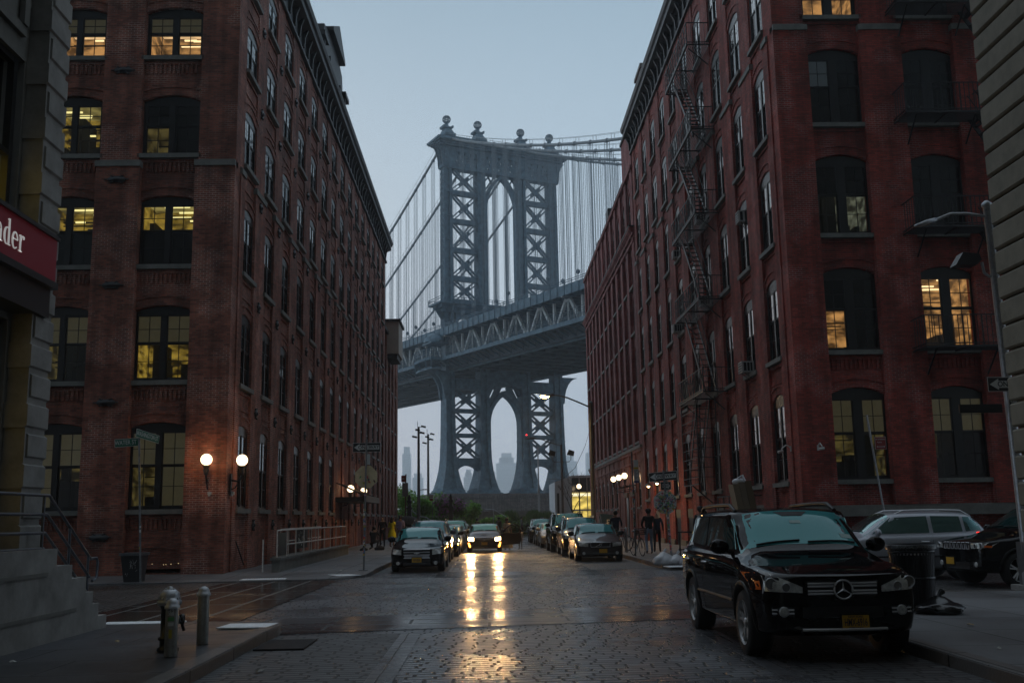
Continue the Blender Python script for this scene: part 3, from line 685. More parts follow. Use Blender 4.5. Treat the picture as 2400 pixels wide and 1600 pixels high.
facade(RB, (10.1, LR, 0), R(-90), 0, LR - 33.8, baysR, 0, 26.4, rowsR, 1.7, .3, BR_R, rec=.06, wo=.004, belt_prot=.045, belt=18.3, stylef=lambda a, b_: ('ggss', None) if (a * 7 + b_ * 3) % 4 else ('gggg', None), mull=.14, skip=skR)
# ground-floor doorways below the first sills
for k in range(1, 9): MB().use(M_BLACK).box(10.13, 10.156, 34.55 + 3.3 * k, 35.95 + 3.3 * k, .12, 1.55).use(M_SILL).box(10.11, 10.158, 34.5 + 3.3 * k, 36.0 + 3.3 * k, 1.55, 2.0).build('basement_door', None, RB)
for k in range(9): MB().use(M_SILL).box(9.98, 10.3, 36.1 + 3.3 * k, 37.7 + 3.3 * k, .1, .42).build('pier_foot', None, RB)
cornice(RB, (10.1, LR, 0), R(-90), -.3, LR - 33.2, 26.0, 27.85, .68)
cornice(RB, (0, 33.2, 0), 0, 10.1, 30, 26.0, 27.83, .68)
MB().use(BR_R).box(10.3, 30, 33.6, 66.6, 26.4, 26.8).box(13.5, 30, 36.8, 66.6, 0.1, 26.3).build('roof', None, RB)
bh = thing('roof_bulkhead', (11, 66, 27.8), 'pale weathered chimney block rising behind the right cornice', 'chimney', world=True)
MB().use(BR_D).box(10.75, 13, 65.2, 67.8, 27.6, 31.6).use(M_STONE).box(10.65, 13.1, 65.1, 67.9, 31.6, 31.85).build('chimney_stack', None, bh)

# ================================================================ dark brick building further on
DB = thing('brick_loft_building', (10.05, 67, 0), 'plum coloured brick loft with tall arched piers and a sloping line of cornices', 'building', world=True)
D0, D1 = 66.8, 101.5; LD = D1 - D0
nb = 11; pw = (LD - 1.0) / nb
bD = [(.9 + pw * k, .9 + pw * k + 2.05) for k in range(nb)]
facade(DB, (10.05, D1, 0), R(-90), 0, LD, bD, 6.3, 20.4, [(6.6, 9.6), (10.4, 13.2), (14.0, 16.6), (17.2, 19.6)], 1.75, .55, BR_D, rec=.2, wo=.05, D=.7, stylef=lambda a, b_: ('ssss', None), mull=.08, arches=False)
bT = bD
facade(DB, (10.05, D1, 0), R(-90), 0, LD, bT, 20.9, 25.0, [(21.3, 23.9)], 1.6, .6, BR_D, rec=.14, wo=.04, D=.7, stylef=lambda a, b_: ('ggss', None), mull=.08)
facade(DB, (10.05, D1, 0), R(-90), 0, LD, [(.9 + pw * k, .9 + pw * k + 2.3) for k in range(nb)], 0, 5.9, [(2.3, 4.7)], 1.2, .3, BR_RB, rec=.06, wo=.05, D=.7, stylef=lambda a, b_: ('ssss', None), mull=.0, cols=2, skip=lambda b_, r_: b_ in (7, 8))
Mx = Matrix.Translation(Vector((10.05, D1, 0)) - org_of(DB)) @ Matrix.Rotation(R(-90), 4, 'Z')
q = MB().use(BR_D).prism([(.3, 20.4), (-.1, 20.4), (-.12, 20.55), (-.3, 20.75), (-.3, 20.9), (.3, 20.9)], 0, LD, ax='x').box(0, LD, -.06, .3, 19.95, 20.15)
q.use(M_CORN).box(-.05, LD + .05, -.34, .3, 20.9, 21.0); q = q.build('ledge', None); q.parent = DB; q.matrix_local = Mx
q = MB().use(M_SILL).box(-.05, LD + .02, -.14, .4, 6.1, 6.3).use(BR_RB).box(0, LD, -.08, .3, 5.9, 6.1).box(0, LD, -.05, .2, 5.2, 5.32); q = q.build('belt_course', None); q.parent = DB; q.matrix_local = Mx
q = MB().use(M_IRON)
k = 0.0
while k < LD: q.cyl((k, .2, 25.2), (k, .2, 26.0), .03, n=6); k += 1.2
for z in (25.6, 26.0): q.cyl((0, .2, z), (LD, .2, z), .03, n=6)
q = q.build('roof_railing', None); q.parent = DB; q.matrix_local = Mx
q = MB().use(BR_D).box(-.05, LD, -.1, .4, 25.0, 25.25).box(0, LD, .7, 14, 0, 24.6).box(LD - 4.6, LD, -.0, 9, 25.2, 28.2).use(M_CORN).box(-.1, LD - 4.65, -.12, .45, 25.25, 25.3)
q.box(7.6, 9.0, .5, 1.5, 25.3, 27.0).box(15.6, 17.2, .5, 1.6, 25.3, 27.6); q.cyl((9.0, 1, 27.0), (9.0, 1, 27.7), .12); q.box(LD - 4.65, LD + .05, -.1, 2, 28.2, 28.4)
q = q.build('roof', None); q.parent = DB; q.matrix_local = Mx
q = MB().use(mat('entry_stone', (.16, .12, .1), .8)).box(9.9, 10.1, 70.6, 72.1, 3.0, 3.35).box(9.9, 10.1, 73.8, 75.3, 3.0, 3.35).use(M_BLACK).box(10.02, 10.10, 70.9, 71.9, .15, 3.0).box(10.02, 10.10, 74.0, 75.0, .15, 3.0)
q.build('entrance', None, DB)
for y in (83, 86.5, 90, 93.5, 97): MB().use(M_BLACK).prism([(y, .5), (y + .9, .5), (y + .9, 1.4), (y + .45, 1.75), (y, 1.4)], 10.02, 10.09, ax='x').build('basement_window', None, DB)
# ================================================================ near left stone building
SB = thing('stone_building', (-6.4, 10, 0), 'grey rusticated stone building at the left edge with a red shop sign', 'building', world=True)
b = MB().use(M_STONED)
# wall behind the quoins, opening for two big windows (y 10..14.15)
b.box(-7.3, -6.62, 14.15, 14.9, 0, 14)                      # pier by the corner
b.box(-7.3, -6.62, -8, 14.15, 8.3, 10.4).box(-7.3, -6.62, -8, 14.15, 4.5, 5.85).box(-7.3, -6.62, -8, 14.15, 0, 1.4).box(-7.3, -6.62, -8, 9.6, 0, 14)
b.box(-6.62, -6.55, 9.7, 14.0, 8.6, 8.75).box(-6.62, -6.55, 9.7, 14.0, 9.6, 9.75).box(-6.60, -6.52, 13.85, 14.0, 8.75, 9.6)
b.prism([(-6.9, 10.4), (-6.35, 10.4), (-6.35, 10.5), (-6.7, 10.6), (-6.9, 10.6)], -8, 14.2)  # sill ledge
b.box(-7.3, -6.62, -8, 14.15, 12.5, 24); b.box(-7.3, -6.62, 14.15, 14.9, 14.0, 24); b.box(-7.3, -6.62, -50, -8, 0, 24); b.use(M_STONE).box(-20, -7.3, 14.3, 14.88, 0, 24).box(-20, -7.3, -50, 14.3, 23.5, 24)
b.build('wall', None, SB)
b = MB().use(M_STONE); z = 1.33; k = 0
rr = random.Random(5)
b.box(-6.75, -6.33, 14.25, 14.87, 1.33, 14)
while z < 13.5:
    h = .385; lng = k % 2 == 0
    ya = 14.42 if True else 14.2
    b.prism([(-6.9, z + .02), (-6.34, z + .02), (-6.3, z + .05), (-6.3, z + h - .05), (-6.34, z + h - .02), (-6.9, z + h - .02)], (14.22 if lng else 14.30), 14.905)
    z += h + .03; k += 1
b.build('quoin', None, SB, fix=True)
# prism above extrudes along y: quoin profile in (x,z)
for z0, z1, lm_ in ((5.85, 8.3, 1), (1.4, 4.5, 2), (10.6, 12.5, 0)):
    wn = MB().use(M_FRAME)
    for y in (9.7, 11.7, 14.02): wn.box(-6.78, -6.68, y - .05, y + .06, z0, z1)
    for z in (z0 + .04, z1 - .05): wn.box(-6.775, -6.685, 9.75, 14.0, z - .04, z + .05)
    if lm_ == 1: wn.box(-6.775, -6.685, 9.75, 14.0, 6.82, 6.9)
    wn = wn.build('window', None, SB)
    if lm_ == 1:
        MB().use(glow('shop_yellow', (1, .72, .1), .36, contrast=.15)).box(-6.86, -6.85, 9.7, 14.0, 5.9, 6.85).build('lit_shade', None, wn)
        MB().use(M_GLASS).box(-6.86, -6.85, 9.7, 14.0, 6.86, 8.25).build('pane', None, wn)
    elif lm_ == 2: MB().use(glow('shop_yellow2', (1, .68, .08), .15, contrast=.3)).box(-6.86, -6.85, 9.7, 14.0, 1.45, 4.45).build('lit_shade', None, wn)
    else: MB().use(M_GLASS).box(-6.86, -6.85, 9.7, 14, 10.6, 12.4).build('pane', None, wn)
RED = mat('sign_red', (.22, .004, .018), .45, emit=(.6, .0, .03), es=.012)
sg = thing('shop_sign', (-6.4, 12, 5.1), 'dark red sign board with white serif letters on the left stone wall', 'shop sign', world=True)
MB().use(RED).box(-6.5, -6.2, 9.0, 14.62, 5.12, 5.74).build('board', None, sg)
MB().use(M_BLACK).box(-6.6, -6.17, 9.0, 14.66, 5.02, 5.118).box(-6.6, -6.17, 9.0, 14.66, 5.742, 5.80).box(-6.62, -6.25, 9, 14.6, 4.6, 5.02).build('board_frame', None, sg)
# hand-made serif letters n d e r : strokes in (y,z)
def serif(b, word, y, z, h, x):
    xh = h; st = .15 * h; tn = .055 * h; X0, X1 = x, x + .012
    def P(pts): b.prism(pts, X0, X1, ax='x')
    def bar(ya, yb, za, zb): P([(ya, za), (yb, za), (yb, zb), (ya, zb)])
    def curve(cx, cz, rx, rz_, a0, a1, w0, w1, n=10):
        o_ = []; i_ = []
        for k in range(n + 1):
            t_ = k / n; a = R(a0 + (a1 - a0) * t_); wv = w0 + (w1 - w0) * math.sin(math.pi * t_)
            o_.append((cx + rx * math.cos(a), cz + rz_ * math.sin(a))); i_.append((cx + (rx - wv) * math.cos(a), cz + (rz_ - wv * .6) * math.sin(a)))
        P(o_ + i_[::-1])
    for ch in word:
        if ch in 'nr':
            bar(y + .12 * h, y + .12 * h + st, z, z + .97 * xh); bar(y, y + .42 * h, z, z + tn); P([(y, z + .9 * xh), (y + .12 * h, z + .97 * xh), (y + .12 * h, z + .84 * xh)])
        if ch == 'n':
            curve(y + .50 * h, z + .62 * xh, .28 * h, .38 * xh, 180, 0, tn, st * .7); bar(y + .63 * h, y + .63 * h + st, z, z + .64 * xh); bar(y + .5 * h, y + .92 * h, z, z + tn); y += 1.02 * h
        elif ch == 'r':
            curve(y + .46 * h, z + .60 * xh, .22 * h, .38 * xh, 175, 60, tn, st * .6); bar(y + .52 * h, y + .66 * h, z + .78 * xh, z + .96 * xh); y += .72 * h
        elif ch == 'd':
            curve(y + .42 * h, z + .48 * xh, .37 * h, .50 * xh, 65, 295, tn, st * 1.1, 14); bar(y + .58 * h, y + .58 * h + st, z, z + 1.5 * xh); P([(y + .46 * h, z + 1.44 * xh), (y + .58 * h, z + 1.5 * xh), (y + .58 * h, z + 1.38 * xh)]); bar(y + .72 * h, y + .86 * h, z, z + tn); y += .98 * h
        elif ch == 'e':
            curve(y + .42 * h, z + .48 * xh, .37 * h, .50 * xh, 10, 315, tn * 1.2, st * 1.0, 16); bar(y + .12 * h, y + .77 * h, z + .52 * xh, z + .58 * xh); y += .9 * h
b = MB().use(mat('sign_letters', (.75, .73, .72), .5, emit=(.8, .78, .76), es=.25)); serif(b, 'nder', 12.72, 5.28, .235, -6.198); b.build('lettering', None, sg)
# stair with cheek wall and railings
ST = thing('stone_stairs', (-6.05, 14, .15), 'grey stone entrance stairs with stepped side wall and pipe railings', 'stairs', world=True)
b = MB().use(M_STONE)
b.prism([(0, -.1), (0, 1.36), (14.75, 1.36), (14.75, 1.12), (15.3, 1.12), (15.3, .92), (15.85, .92), (15.85, .69), (16.15, .69), (16.15, .5), (16.4, .5), (16.4, .30), (16.75, .30), (16.75, -.1)], -6.3, -6.0, ax='x')
b.build('side_wall', None, ST)
b = MB().use(M_STONED)
for z, ya, yb in ((1.0, 9, 14.45), (.45, 9, 15.5)): b.box(-6.02, -5.985, ya, yb, z, z + .05)
b.build('groove', None, ST)
b = MB().use(M_STONE)
for k, (ya, z) in enumerate(((14.9, 1.15), (15.3, .95), (15.7, .75), (16.1, .55), (16.5, .35))): b.box(-7.6, -6.31, 14.92 + .38 * k, 14.92 + .38 * (k + 1), .1, z)
b.build('tread', None, ST)
b = MB().use(M_RAILD)
for z in (2.09, 1.83, 1.58, 1.35 + .02):
    dz = z - 1.37
    yb = 14.66 - (2.09 - z) * .15
    b.tube([(-6.12, 9, z), (-6.12, yb, z), (-6.12, yb + 1.65, z - .93)], .022)
b.tube([(-6.12, 16.3, 1.17), (-6.12, 16.55, 1.17), (-6.12, 16.6, 1.1), (-6.12, 16.58, .86), (-6.12, 16.4, .83)], .022)
for y, z in ((11, 2.09), (13.0, 2.09), (14.5, 2.09), (15.45, 1.65), (16.2, 1.22)): b.cyl((-6.12, y, z - .9), (-6.12, y, z), .02)
b.build('railing', None, ST)
# ================================================================ near right stone building
TB = thing('stone_building', (7.8, 8, 0), 'tan stone building with deep horizontal joints at the right edge', 'building', world=True)
b = MB().use(M_STONER); b.box(7.9, 20, -50, 15.08, 0, 24)
z = .15; k = 0
while z < 13.8:
    h = .375
    b.prism([(7.95, z + .012), (7.83, z + .012), (7.8, z + .04), (7.8, z + h - .04), (7.83, z + h - .012), (7.95, z + h - .012)], 13.35 if k % 2 else 13.2, 15.1)
    z += h + .012; k += 1
b.build('wall', None, TB)
b = MB().use(M_STONER).box(7.86, 7.93, 9, 13.1, 9.0, 9.25).box(7.82, 7.93, 12.9, 13.1, 6, 9.0).use(glow('right_window_glow', (1, .7, .1), .5, contrast=.2)).box(7.88, 7.895, 11.2, 12.7, 9.3, 12).build('window', None, TB)
# ================================================================ suspension bridge
BC = Vector((4.1, 247.3, 0)); BU = Vector((.893, .45, 0)); BA = Vector((.45, -.893, 0))
def btf(s, t, z): p = BC + BU * s + BA * t; return (p.x, p.y, z)
BR = thing('suspension_bridge', (4.1, 247.3, 3), 'blue grey steel suspension bridge with a tall arched tower rising between the brick buildings', 'bridge', world=True)
def B(): return MB(btf)
# --- tower columns : box section whose width (s) and depth (t) change with height
def column(c, side):
    b = B().use(M_STEEL)
    st = [(7.6, 2.9, 3.0), (8.3, 2.9, 3.0), (8.5, 2.7, 2.75), (9.2, 2.5, 2.6), (11, 2.0, 2.3), (13, 1.6, 2.1), (15.5, 1.32, 1.95), (20, 1.2, 1.75), (27, 1.15, 1.6), (38, 1.12, 1.4), (52, 1.1, 1.2), (70, 1.08, 1.1), (86.3, 1.05, 1.05), (93.2, 1.05, 1.05)]
    off = .35 * side
    vs = []; fs = []
    for z, hs, ht in st:
        k = c + off * (1 if abs(c) > 10 else -.3)
        vs += [(k - hs, -ht, z), (k - hs * .35, -ht, z), (k - hs * .3, -ht + .35, z), (k + hs * .3, -ht + .35, z), (k + hs * .35, -ht, z), (k + hs, -ht, z), (k + hs, ht, z), (k - hs, ht, z)]
        vs[-8:] = [(a, -t_, z_) for a, t_, z_ in vs[-8:]]
    n = 8
    for i in range(len(st) - 1): fs += [(i * n + k, i * n + (k + 1) % n, (i + 1) * n + (k + 1) % n, (i + 1) * n + k) for k in range(n)]
    fs += [tuple(range(n)), tuple(range((len(st) - 1) * n, len(st) * n))]
    b.add(vs, fs)
    # end-face lacing (zig-zag) on the outer side
    k = c + off * (1 if abs(c) > 10 else -.3)
    for i in range(len(st) - 3):
        pass
    z = 47.0
    while z < 86:
        hs = 1.12
        for sg_ in (-1,):
            for a_, b_ in ((-1.0, 1.0), (1.0, -1.0)): b.beam((k + sg_ * (hs + .06), a_, z), (k + sg_ * (hs + .06), b_, z + 1.3), .12, .12)
            b.box(k + sg_ * (hs + .03), k + sg_ * (hs + .11), -1.25, -1.0, z, z + 1.3); b.box(k + sg_ * (hs + .03), k + sg_ * (hs + .11), 1.0, 1.25, z, z + 1.3)
        z += 1.3
    # joints
    for z in (14, 20, 26, 56, 62, 68, 74, 80):
        hs = 1.13 if z > 50 else 1.36 - (z - 14) * .012; ht = 1.15 if z > 50 else 2.0 - (z - 14) * .03
        b.box(k - hs, k + hs, -ht - .05, ht + .05, z, z + .22)
    b.build('tower_column', None, BR)
cols_ = (-14.4, -5.75, 5.75, 14.4)
for c in cols_: column(c, -1 if c < 0 else 1)
def cross(b, s0, s1, z0, z1, w_=.42, d=.22):
    s0 -= .35; s1 += .35
    for t_ in (-d, d):
        b.beam((s0, t_, z0), (s1, t_, z1), w_ * .32, .25, up=(0, 0, 1)) if False else None
        for sg_ in (0, 1):
            a, c = ((s0, z0), (s1, z1)) if sg_ == 0 else ((s0, z1), (s1, z0))
            dx, dz = c[0] - a[0], c[1] - a[1]; L_ = math.hypot(dx, dz); nx, nz = -dz / L_, dx / L_
            for o_ in (-1, 1):
                p = [(a[0] + nx * o_ * w_ * .55, a[1] + nz * o_ * w_ * .55), (c[0] + nx * o_ * w_ * .55, c[1] + nz * o_ * w_ * .55)]
                q_ = [(p[0][0] + nx * o_ * .2, p[0][1] + nz * o_ * .3), (p[1][0] + nx * o_ * .3, p[1][1] + nz * o_ * .3)]
                b.prism([p[0], p[1], q_[1], q_[0]], t_ - .12 + .004 * sg_, t_ + .12 + .004 * sg_)
            if True:
                k = int(L_ / 2.3)
                for j in range(k + 1):
                    t0 = j / (k + .001); px, pz = a[0] + dx * t0, a[1] + dz * t0; e_ = .22
                    b.prism([(px - nx * w_ * .6 - dx / L_ * e_, pz - nz * w_ * .6 - dz / L_ * e_), (px + nx * w_ * .6 - dx / L_ * e_, pz + nz * w_ * .6 - dz / L_ * e_), (px + nx * w_ * .6 + dx / L_ * e_, pz + nz * w_ * .6 + dz / L_ * e_), (px - nx * w_ * .6 + dx / L_ * e_, pz - nz * w_ * .6 + dz / L_ * e_)], t_ - .1 + .004 * sg_, t_ + .1 + .004 * sg_)
        cx, cz = (s0 + s1) / 2, (z0 + z1) / 2; g_ = .95
        b.prism([(cx - g_, cz - .35), (cx - g_ * .55, cz - g_ * .7), (cx + g_ * .55, cz - g_ * .7), (cx + g_, cz - .35), (cx + g_, cz + .35), (cx + g_ * .55, cz + g_ * .7), (cx - g_ * .55, cz + g_ * .7), (cx - g_, cz + .35)], t_ - .13, t_ + .13)
lev = [86.6, 80.2, 73.0, 65.8, 58.8, 53.0]
for s0, s1 in ((-12.9, -7.2), (7.2, 12.9)):
    b = B().use(M_STEEL)
    for i in range(len(lev) - 1):
        cross(b, s0, s1, lev[i + 1] + .5, lev[i] - .5)
        b.box(s0 - .6, s1 + .6, -.65, .65, lev[i + 1] - .6, lev[i + 1] + .6)
    b.build('cross_bracing', None, BR)
    b = B().use(M_STEEL); lw = [32.4, 26.9, 21.1, 15.35]
    for i in range(3):
        cross(b, s0, s1, lw[i + 1] + .4, lw[i] - .4, w_=.5, d=.3); b.box(s0 - .6, s1 + .6, -.9, .9, lw[i + 1] - .45, lw[i + 1] + .45)
    m_ = (s0 + s1) / 2; pts = [(s0 - .2, 15), (s1 + .2, 15), (s1 + .2, 12.2)] + [(m_ + (s1 - s0) / 2 * math.cos(R(a)), 12.2 + 1.9 * math.sin(R(a))) for a in range(10, 171, 20)] + [(s0 - .2, 12.2)]
    b.prism(pts, -.8, .8).box(s0 - .3, s1 + .3, -1.45, 1.45, 32.0, 34.5)
    b.build('cross_bracing', None, BR)
def pointed(b, hw, zs, za, th, zt, d, web=True):
    n = 10; inn = []; ou = []
    # two-centred arch
    h = za - zs; rad = (hw * hw + h * h) / (2 * hw)
    for k in range(n + 1):
        a = math.asin(min(1, h / rad)) * k / n; inn.append((hw - rad + rad * math.cos(a), zs + rad * math.sin(a)))
    for k in range(n + 1):
        a = math.asin(min(1, h / rad)) * k / n; ou.append((hw - rad + (rad + th) * math.cos(a), zs + (rad + th) * math.sin(a)))
    ou[-1] = (0, za + th * 1.25)
    full = inn + [(-x, z) for x, z in inn[::-1][1:]]; fo = ou + [(-x, z) for x, z in ou[::-1][1:]]
    for i in range(len(full) - 1): b.prism([full[i], full[i + 1], fo[i + 1], fo[i]], -d, d)
    return fo
b = B().use(M_STEEL); pointed(b, 4.0, 77.5, 85.4, .7, 87, .8)
for sg_ in (-1, 1):
    for (a, c) in (((1.2, 86.5), (4.2, 82.2)), ((2.6, 86.5), (4.3, 84.4)), ((3.9, 86.6), (2.4, 83.9)), ((2.6, 86.6), (1.5, 85.3))):
        b.beam((sg_ * a[0], 0, a[1]), (sg_ * c[0], 0, c[1]), .35, .35)
    b.box(sg_ * 4.0, sg_ * 4.7, -.8, .8, 53, 77.6)
b.build('arch', None, BR)
b = B().use(M_STEEL); pointed(b, 4.1, 24.0, 31.0, .9, 33, 1.2)
for sg_ in (-1, 1):
    b.box(sg_ * 4.1, sg_ * 4.8, -1.2, 1.2, 15, 24.1)
    b.prism([(sg_ * 4.3, 33.5), (sg_ * 1.5, 33.5), (sg_ * 2.0, 32.9), (sg_ * 4.3, 32.6)], -1.2, 1.2); b.beam((sg_ * 1.2, 0, 33.2), (sg_ * 4.2, 0, 27.5), .5, 1.5); b.beam((sg_ * 3.2, 0, 33.2), (sg_ * 4.3, 0, 31.0), .4, 1.2)
b.box(-5, 5, -1.5, 1.5, 33.2, 37.5).build('arch', None, BR)
# --- top girder: pierced frieze, brackets, cornice
b = B().use(M_STEEL)
b.box(-16.2, 16.2, -1.2, 1.2, 86.1, 86.9).box(-16.4, 16.4, -1.35, 1.35, 90.4, 91.6)
for t_ in (-1.05, 1.05):
    k = -15.8
    while k < 15.6:
        w_ = 1.58
        b.prism([(k, 86.9), (k + .5, 86.9), (k + w_, 90.4), (k + w_ - .5, 90.4)], t_ - .1, t_ + .1); b.prism([(k + w_, 86.9), (k + w_ - .5, 86.9), (k, 90.4), (k + .5, 90.4)], t_ - .11, t_ + .11)
        b.prism([(k - .2, 86.9), (k + .2, 86.9), (k + .2, 90.4), (k - .2, 90.4)], t_ - .13, t_ + .13); k += w_
    b.box(-16, 16, t_ - .12, t_ + .12, 88.4, 88.85)
for c in cols_: b.box(c - 1.35, c + 1.35, -1.4, 1.4, 86.0, 91.6)
b.build('frieze', None, BR)
b = B().use(M_STEEL)
for (o_, z0, z1) in ((1.0, 91.5, 91.9), (1.5, 91.9, 92.3), (2.0, 92.3, 92.6), (2.3, 92.6, 93.1), (1.2, 93.1, 93.7), (.6, 93.7, 94.1)):
    b.box(-16.1 - o_, 16.1 + o_, -1.3 - o_, 1.3 + o_, z0, z1)
for c in (-17.6, -14.4, -10, -5.75, 0, 5.75, 10, 14.4, 17.6): b.box(c - .3, c + .3, 2.2, 3.9, 92.3, 93.1)
b.build('cornice', None, BR)
for sg_ in (-1, 1):
    b = B().use(M_STEEL)
    for t_ in (-1.3, 0, 1.3):
        pts = [(sg_ * 15.9, 86.0), (sg_ * 16.3, 86.2)] + [(sg_ * (16.4 + 1.9 * (1 - math.cos(R(a)))), 87 + 4.6 * math.sin(R(a))) for a in range(0, 91, 15)] + [(sg_ * 15.9, 91.6)]
        b.prism(pts, t_ - .12, t_ + .12)
    b.build('bracket', None, BR)
for c in (-14.6, -6.1, 6.1, 14.6):
    b = B().use(M_STEEL)
    b.box(c - 1.5, c + 1.5, -2.2, 2.2, 94.0, 94.7)
    b.add([(c - 1.35, -1.9, 94.7), (c + 1.35, -1.9, 94.7), (c + 1.35, 1.9, 94.7), (c - 1.35, 1.9, 94.7), (c - .75, -.9, 96.3), (c + .75, -.9, 96.3), (c + .75, .9, 96.3), (c - .75, .9, 96.3)], [(0, 3, 2, 1), (4, 5, 6, 7), (0, 1, 5, 4), (1, 2, 6, 5), (2, 3, 7, 6), (3, 0, 4, 7)])
    b.box(c - 1.15, c + 1.15, -1.15, 1.15, 96.3, 96.65).box(c - 1.3, c - .95, -1.3, 1.3, 96.4, 96.95).box(c + .95, c + 1.3, -1.3, 1.3, 96.4, 96.95)
    b.lathe([(.95, 96.7), (.5, 97.2), (.45, 97.7), (.7, 97.95)], (c, 0, 0), 12)
    f = b.build('finial', None, BR)
    g = MB(btf).use(M_STEEL); r_ = .98; n = 14
    for k in range(n):
        a = 2 * math.pi * k / n
        g.tube([(c + r_ * math.sin(R(th)) * math.cos(a), r_ * math.sin(R(th)) * math.sin(a), 98.75 + r_ * math.cos(R(th))) for th in range(0, 181, 20)], .085, 4)
    for th in (40, 65, 90, 115, 140): g.tube([(c + r_ * math.sin(R(th)) * math.cos(R(a)), r_ * math.sin(R(th)) * math.sin(R(a)), 98.75 + r_ * math.cos(R(th))) for a in range(0, 361, 24)], .08, 4)
    g.build('globe', None, f)
# --- balcony round the tower above the deck and portal beneath
b = B().use(M_STEEL)
b.box(-18.1, 18.1, -3.6, 3.6, 51.9, 52.3).box(-17.3, 17.3, -2.6, 2.6, 51.2, 51.9).box(-16.6, 16.6, -1.7, 1.7, 50.2, 51.2)
for t_ in (-3.55, 3.55):
    for z in (52.9, 53.4): b.box(-18.1, 18.1, t_ - .06, t_ + .06, z, z + .1)
    k = -18.0
    while k <= 18.1: b.box(k - .08, k + .08, t_ - .08, t_ + .08, 52.3, 53.5); k += 1.5
for s_ in (-18.05, 18.05):
    for z in (52.9, 53.4): b.box(s_ - .06, s_ + .06, -3.5, 3.5, z, z + .1)
for c in cols_:
    for t_ in (-1, 1): b.beam((c, t_ * 1.5, 48.6), (c, t_ * 3.3, 51.8), .4, .5)
b.beam((-15.8, 0, 49), (-17.7, 0, 51.8), .4, 1.5)
b.build('balcony', None, BR)
for s0, s1 in ((-13, -7.3), (7.3, 13)):
    b = B().use(M_STEEL)
    b.prism([(s0, 50.3), (s1, 50.3), (s1, 45.5), (s1 - .3, 47.5), (s1 - 1.2, 48.9), (s1 - 2.0, 49.2), (s0 + 2.0, 49.2), (s0 + 1.2, 48.9), (s0 + .3, 47.5), (s0, 45.5)], -1.1, 1.1)
    b.build('portal', None, BR)
# --- deck
SL = -.0262; zd = lambda t, z: z + SL * t
def dkbox(b, s0, s1, t0, t1, z0, z1):
    vs = [(s, t, zd(t, z)) for z in (z0, z1) for s, t in ((s0, t0), (s1, t0), (s1, t1), (s0, t1))]
    b.add(vs, [(0, 3, 2, 1), (4, 5, 6, 7), (0, 1, 5, 4), (1, 2, 6, 5), (2, 3, 7, 6), (3, 0, 4, 7)])
T0, T1 = -150, 120
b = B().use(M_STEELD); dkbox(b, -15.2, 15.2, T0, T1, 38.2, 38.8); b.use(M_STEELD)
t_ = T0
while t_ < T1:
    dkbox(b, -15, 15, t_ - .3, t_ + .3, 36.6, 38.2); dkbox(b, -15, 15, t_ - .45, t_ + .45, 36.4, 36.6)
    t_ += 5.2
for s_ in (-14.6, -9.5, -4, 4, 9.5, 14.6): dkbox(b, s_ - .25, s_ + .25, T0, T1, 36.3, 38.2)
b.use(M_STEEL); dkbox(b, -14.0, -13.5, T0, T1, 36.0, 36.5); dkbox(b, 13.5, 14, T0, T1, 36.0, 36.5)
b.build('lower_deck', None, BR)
b = B().use(M_STEEL)
dkbox(b, -18.45, -18.2, T0, T1, 38.0, 38.85); dkbox(b, -18.3, -15.2, T0, T1, 38.6, 38.8); dkbox(b, 18.2, 18.45, T0, T1, 38.0, 38.85); dkbox(b, 15.2, 18.3, T0, T1, 38.6, 38.8)
t_ = T0
while t_ < T1:
    for sg_ in (-1, 1):
        b.beam((sg_ * 15, t_, zd(t_, 36.8)), (sg_ * 18.3, t_, zd(t_, 38.3)), .25, .3)
    t_ += 2.6
b.build('walkway', None, BR)
b = B().use(mat('bridge_rail', (.16, .22, .26), .6)); t_ = -120
while t_ < 110:
    b.beam((-18.4, t_, zd(t_, 38.0)), (-18.45, t_, zd(t_, 40.6)), .13, .13); b.beam((-18.4, t_, zd(t_, 38.4)), (-18.85, t_, zd(t_, 39.8)), .1, .1); b.beam((-18.85, t_, zd(t_, 39.8)), (-18.5, t_, zd(t_, 41.0)), .1, .1); t_ += 2.6
for z in (39.2, 39.6, 40.0, 40.4, 40.9): b.beam((-18.42, -120, zd(-120, z)), (-18.42, 110, zd(110, z)), .06, .06)
for z in (39.6, 40.6): b.beam((-15.0, -120, zd(-120, z)), (-15.0, 110, zd(110, z)), .07, .07)
b.build('walkway_fence', None, BR)
b = B().use(M_STEEL)
for s0, s1 in ((-17.2, -3.6), (3.6, 17.2)): dkbox(b, s0, s1, T0, T1, 46.0 - .9, 45.7)
for s_ in (-17.25, 17.2): dkbox(b, s_, s_ + .2, T0, T1, 44.2, 46.1)
dkbox(b, -15.1, -14.2, T0, T1, 44.3, 45.1); dkbox(b, 14.2, 15.1, T0, T1, 44.3, 45.1)
t_ = T0
while t_ < T1:
    b.box(-17.38, -17.2, t_ - .08, t_ + .08, zd(t_, 44.2), zd(t_, 46.0)); dkbox(b, -17, 17, t_ - .2, t_ + .2, 44.1, 44.9); t_ += 2.6
for z in (46.5, 46.9): b.beam((-17.2, T0, zd(T0, z)), (-17.2, T1, zd(T1, z)), .1, .1)
t_ = T0
while t_ < T1: b.beam((-17.2, t_, zd(t_, 46.0)), (-17.2, t_, zd(t_, 46.95)), .1, .1); t_ += 2.6
b.build('upper_deck', None, BR)
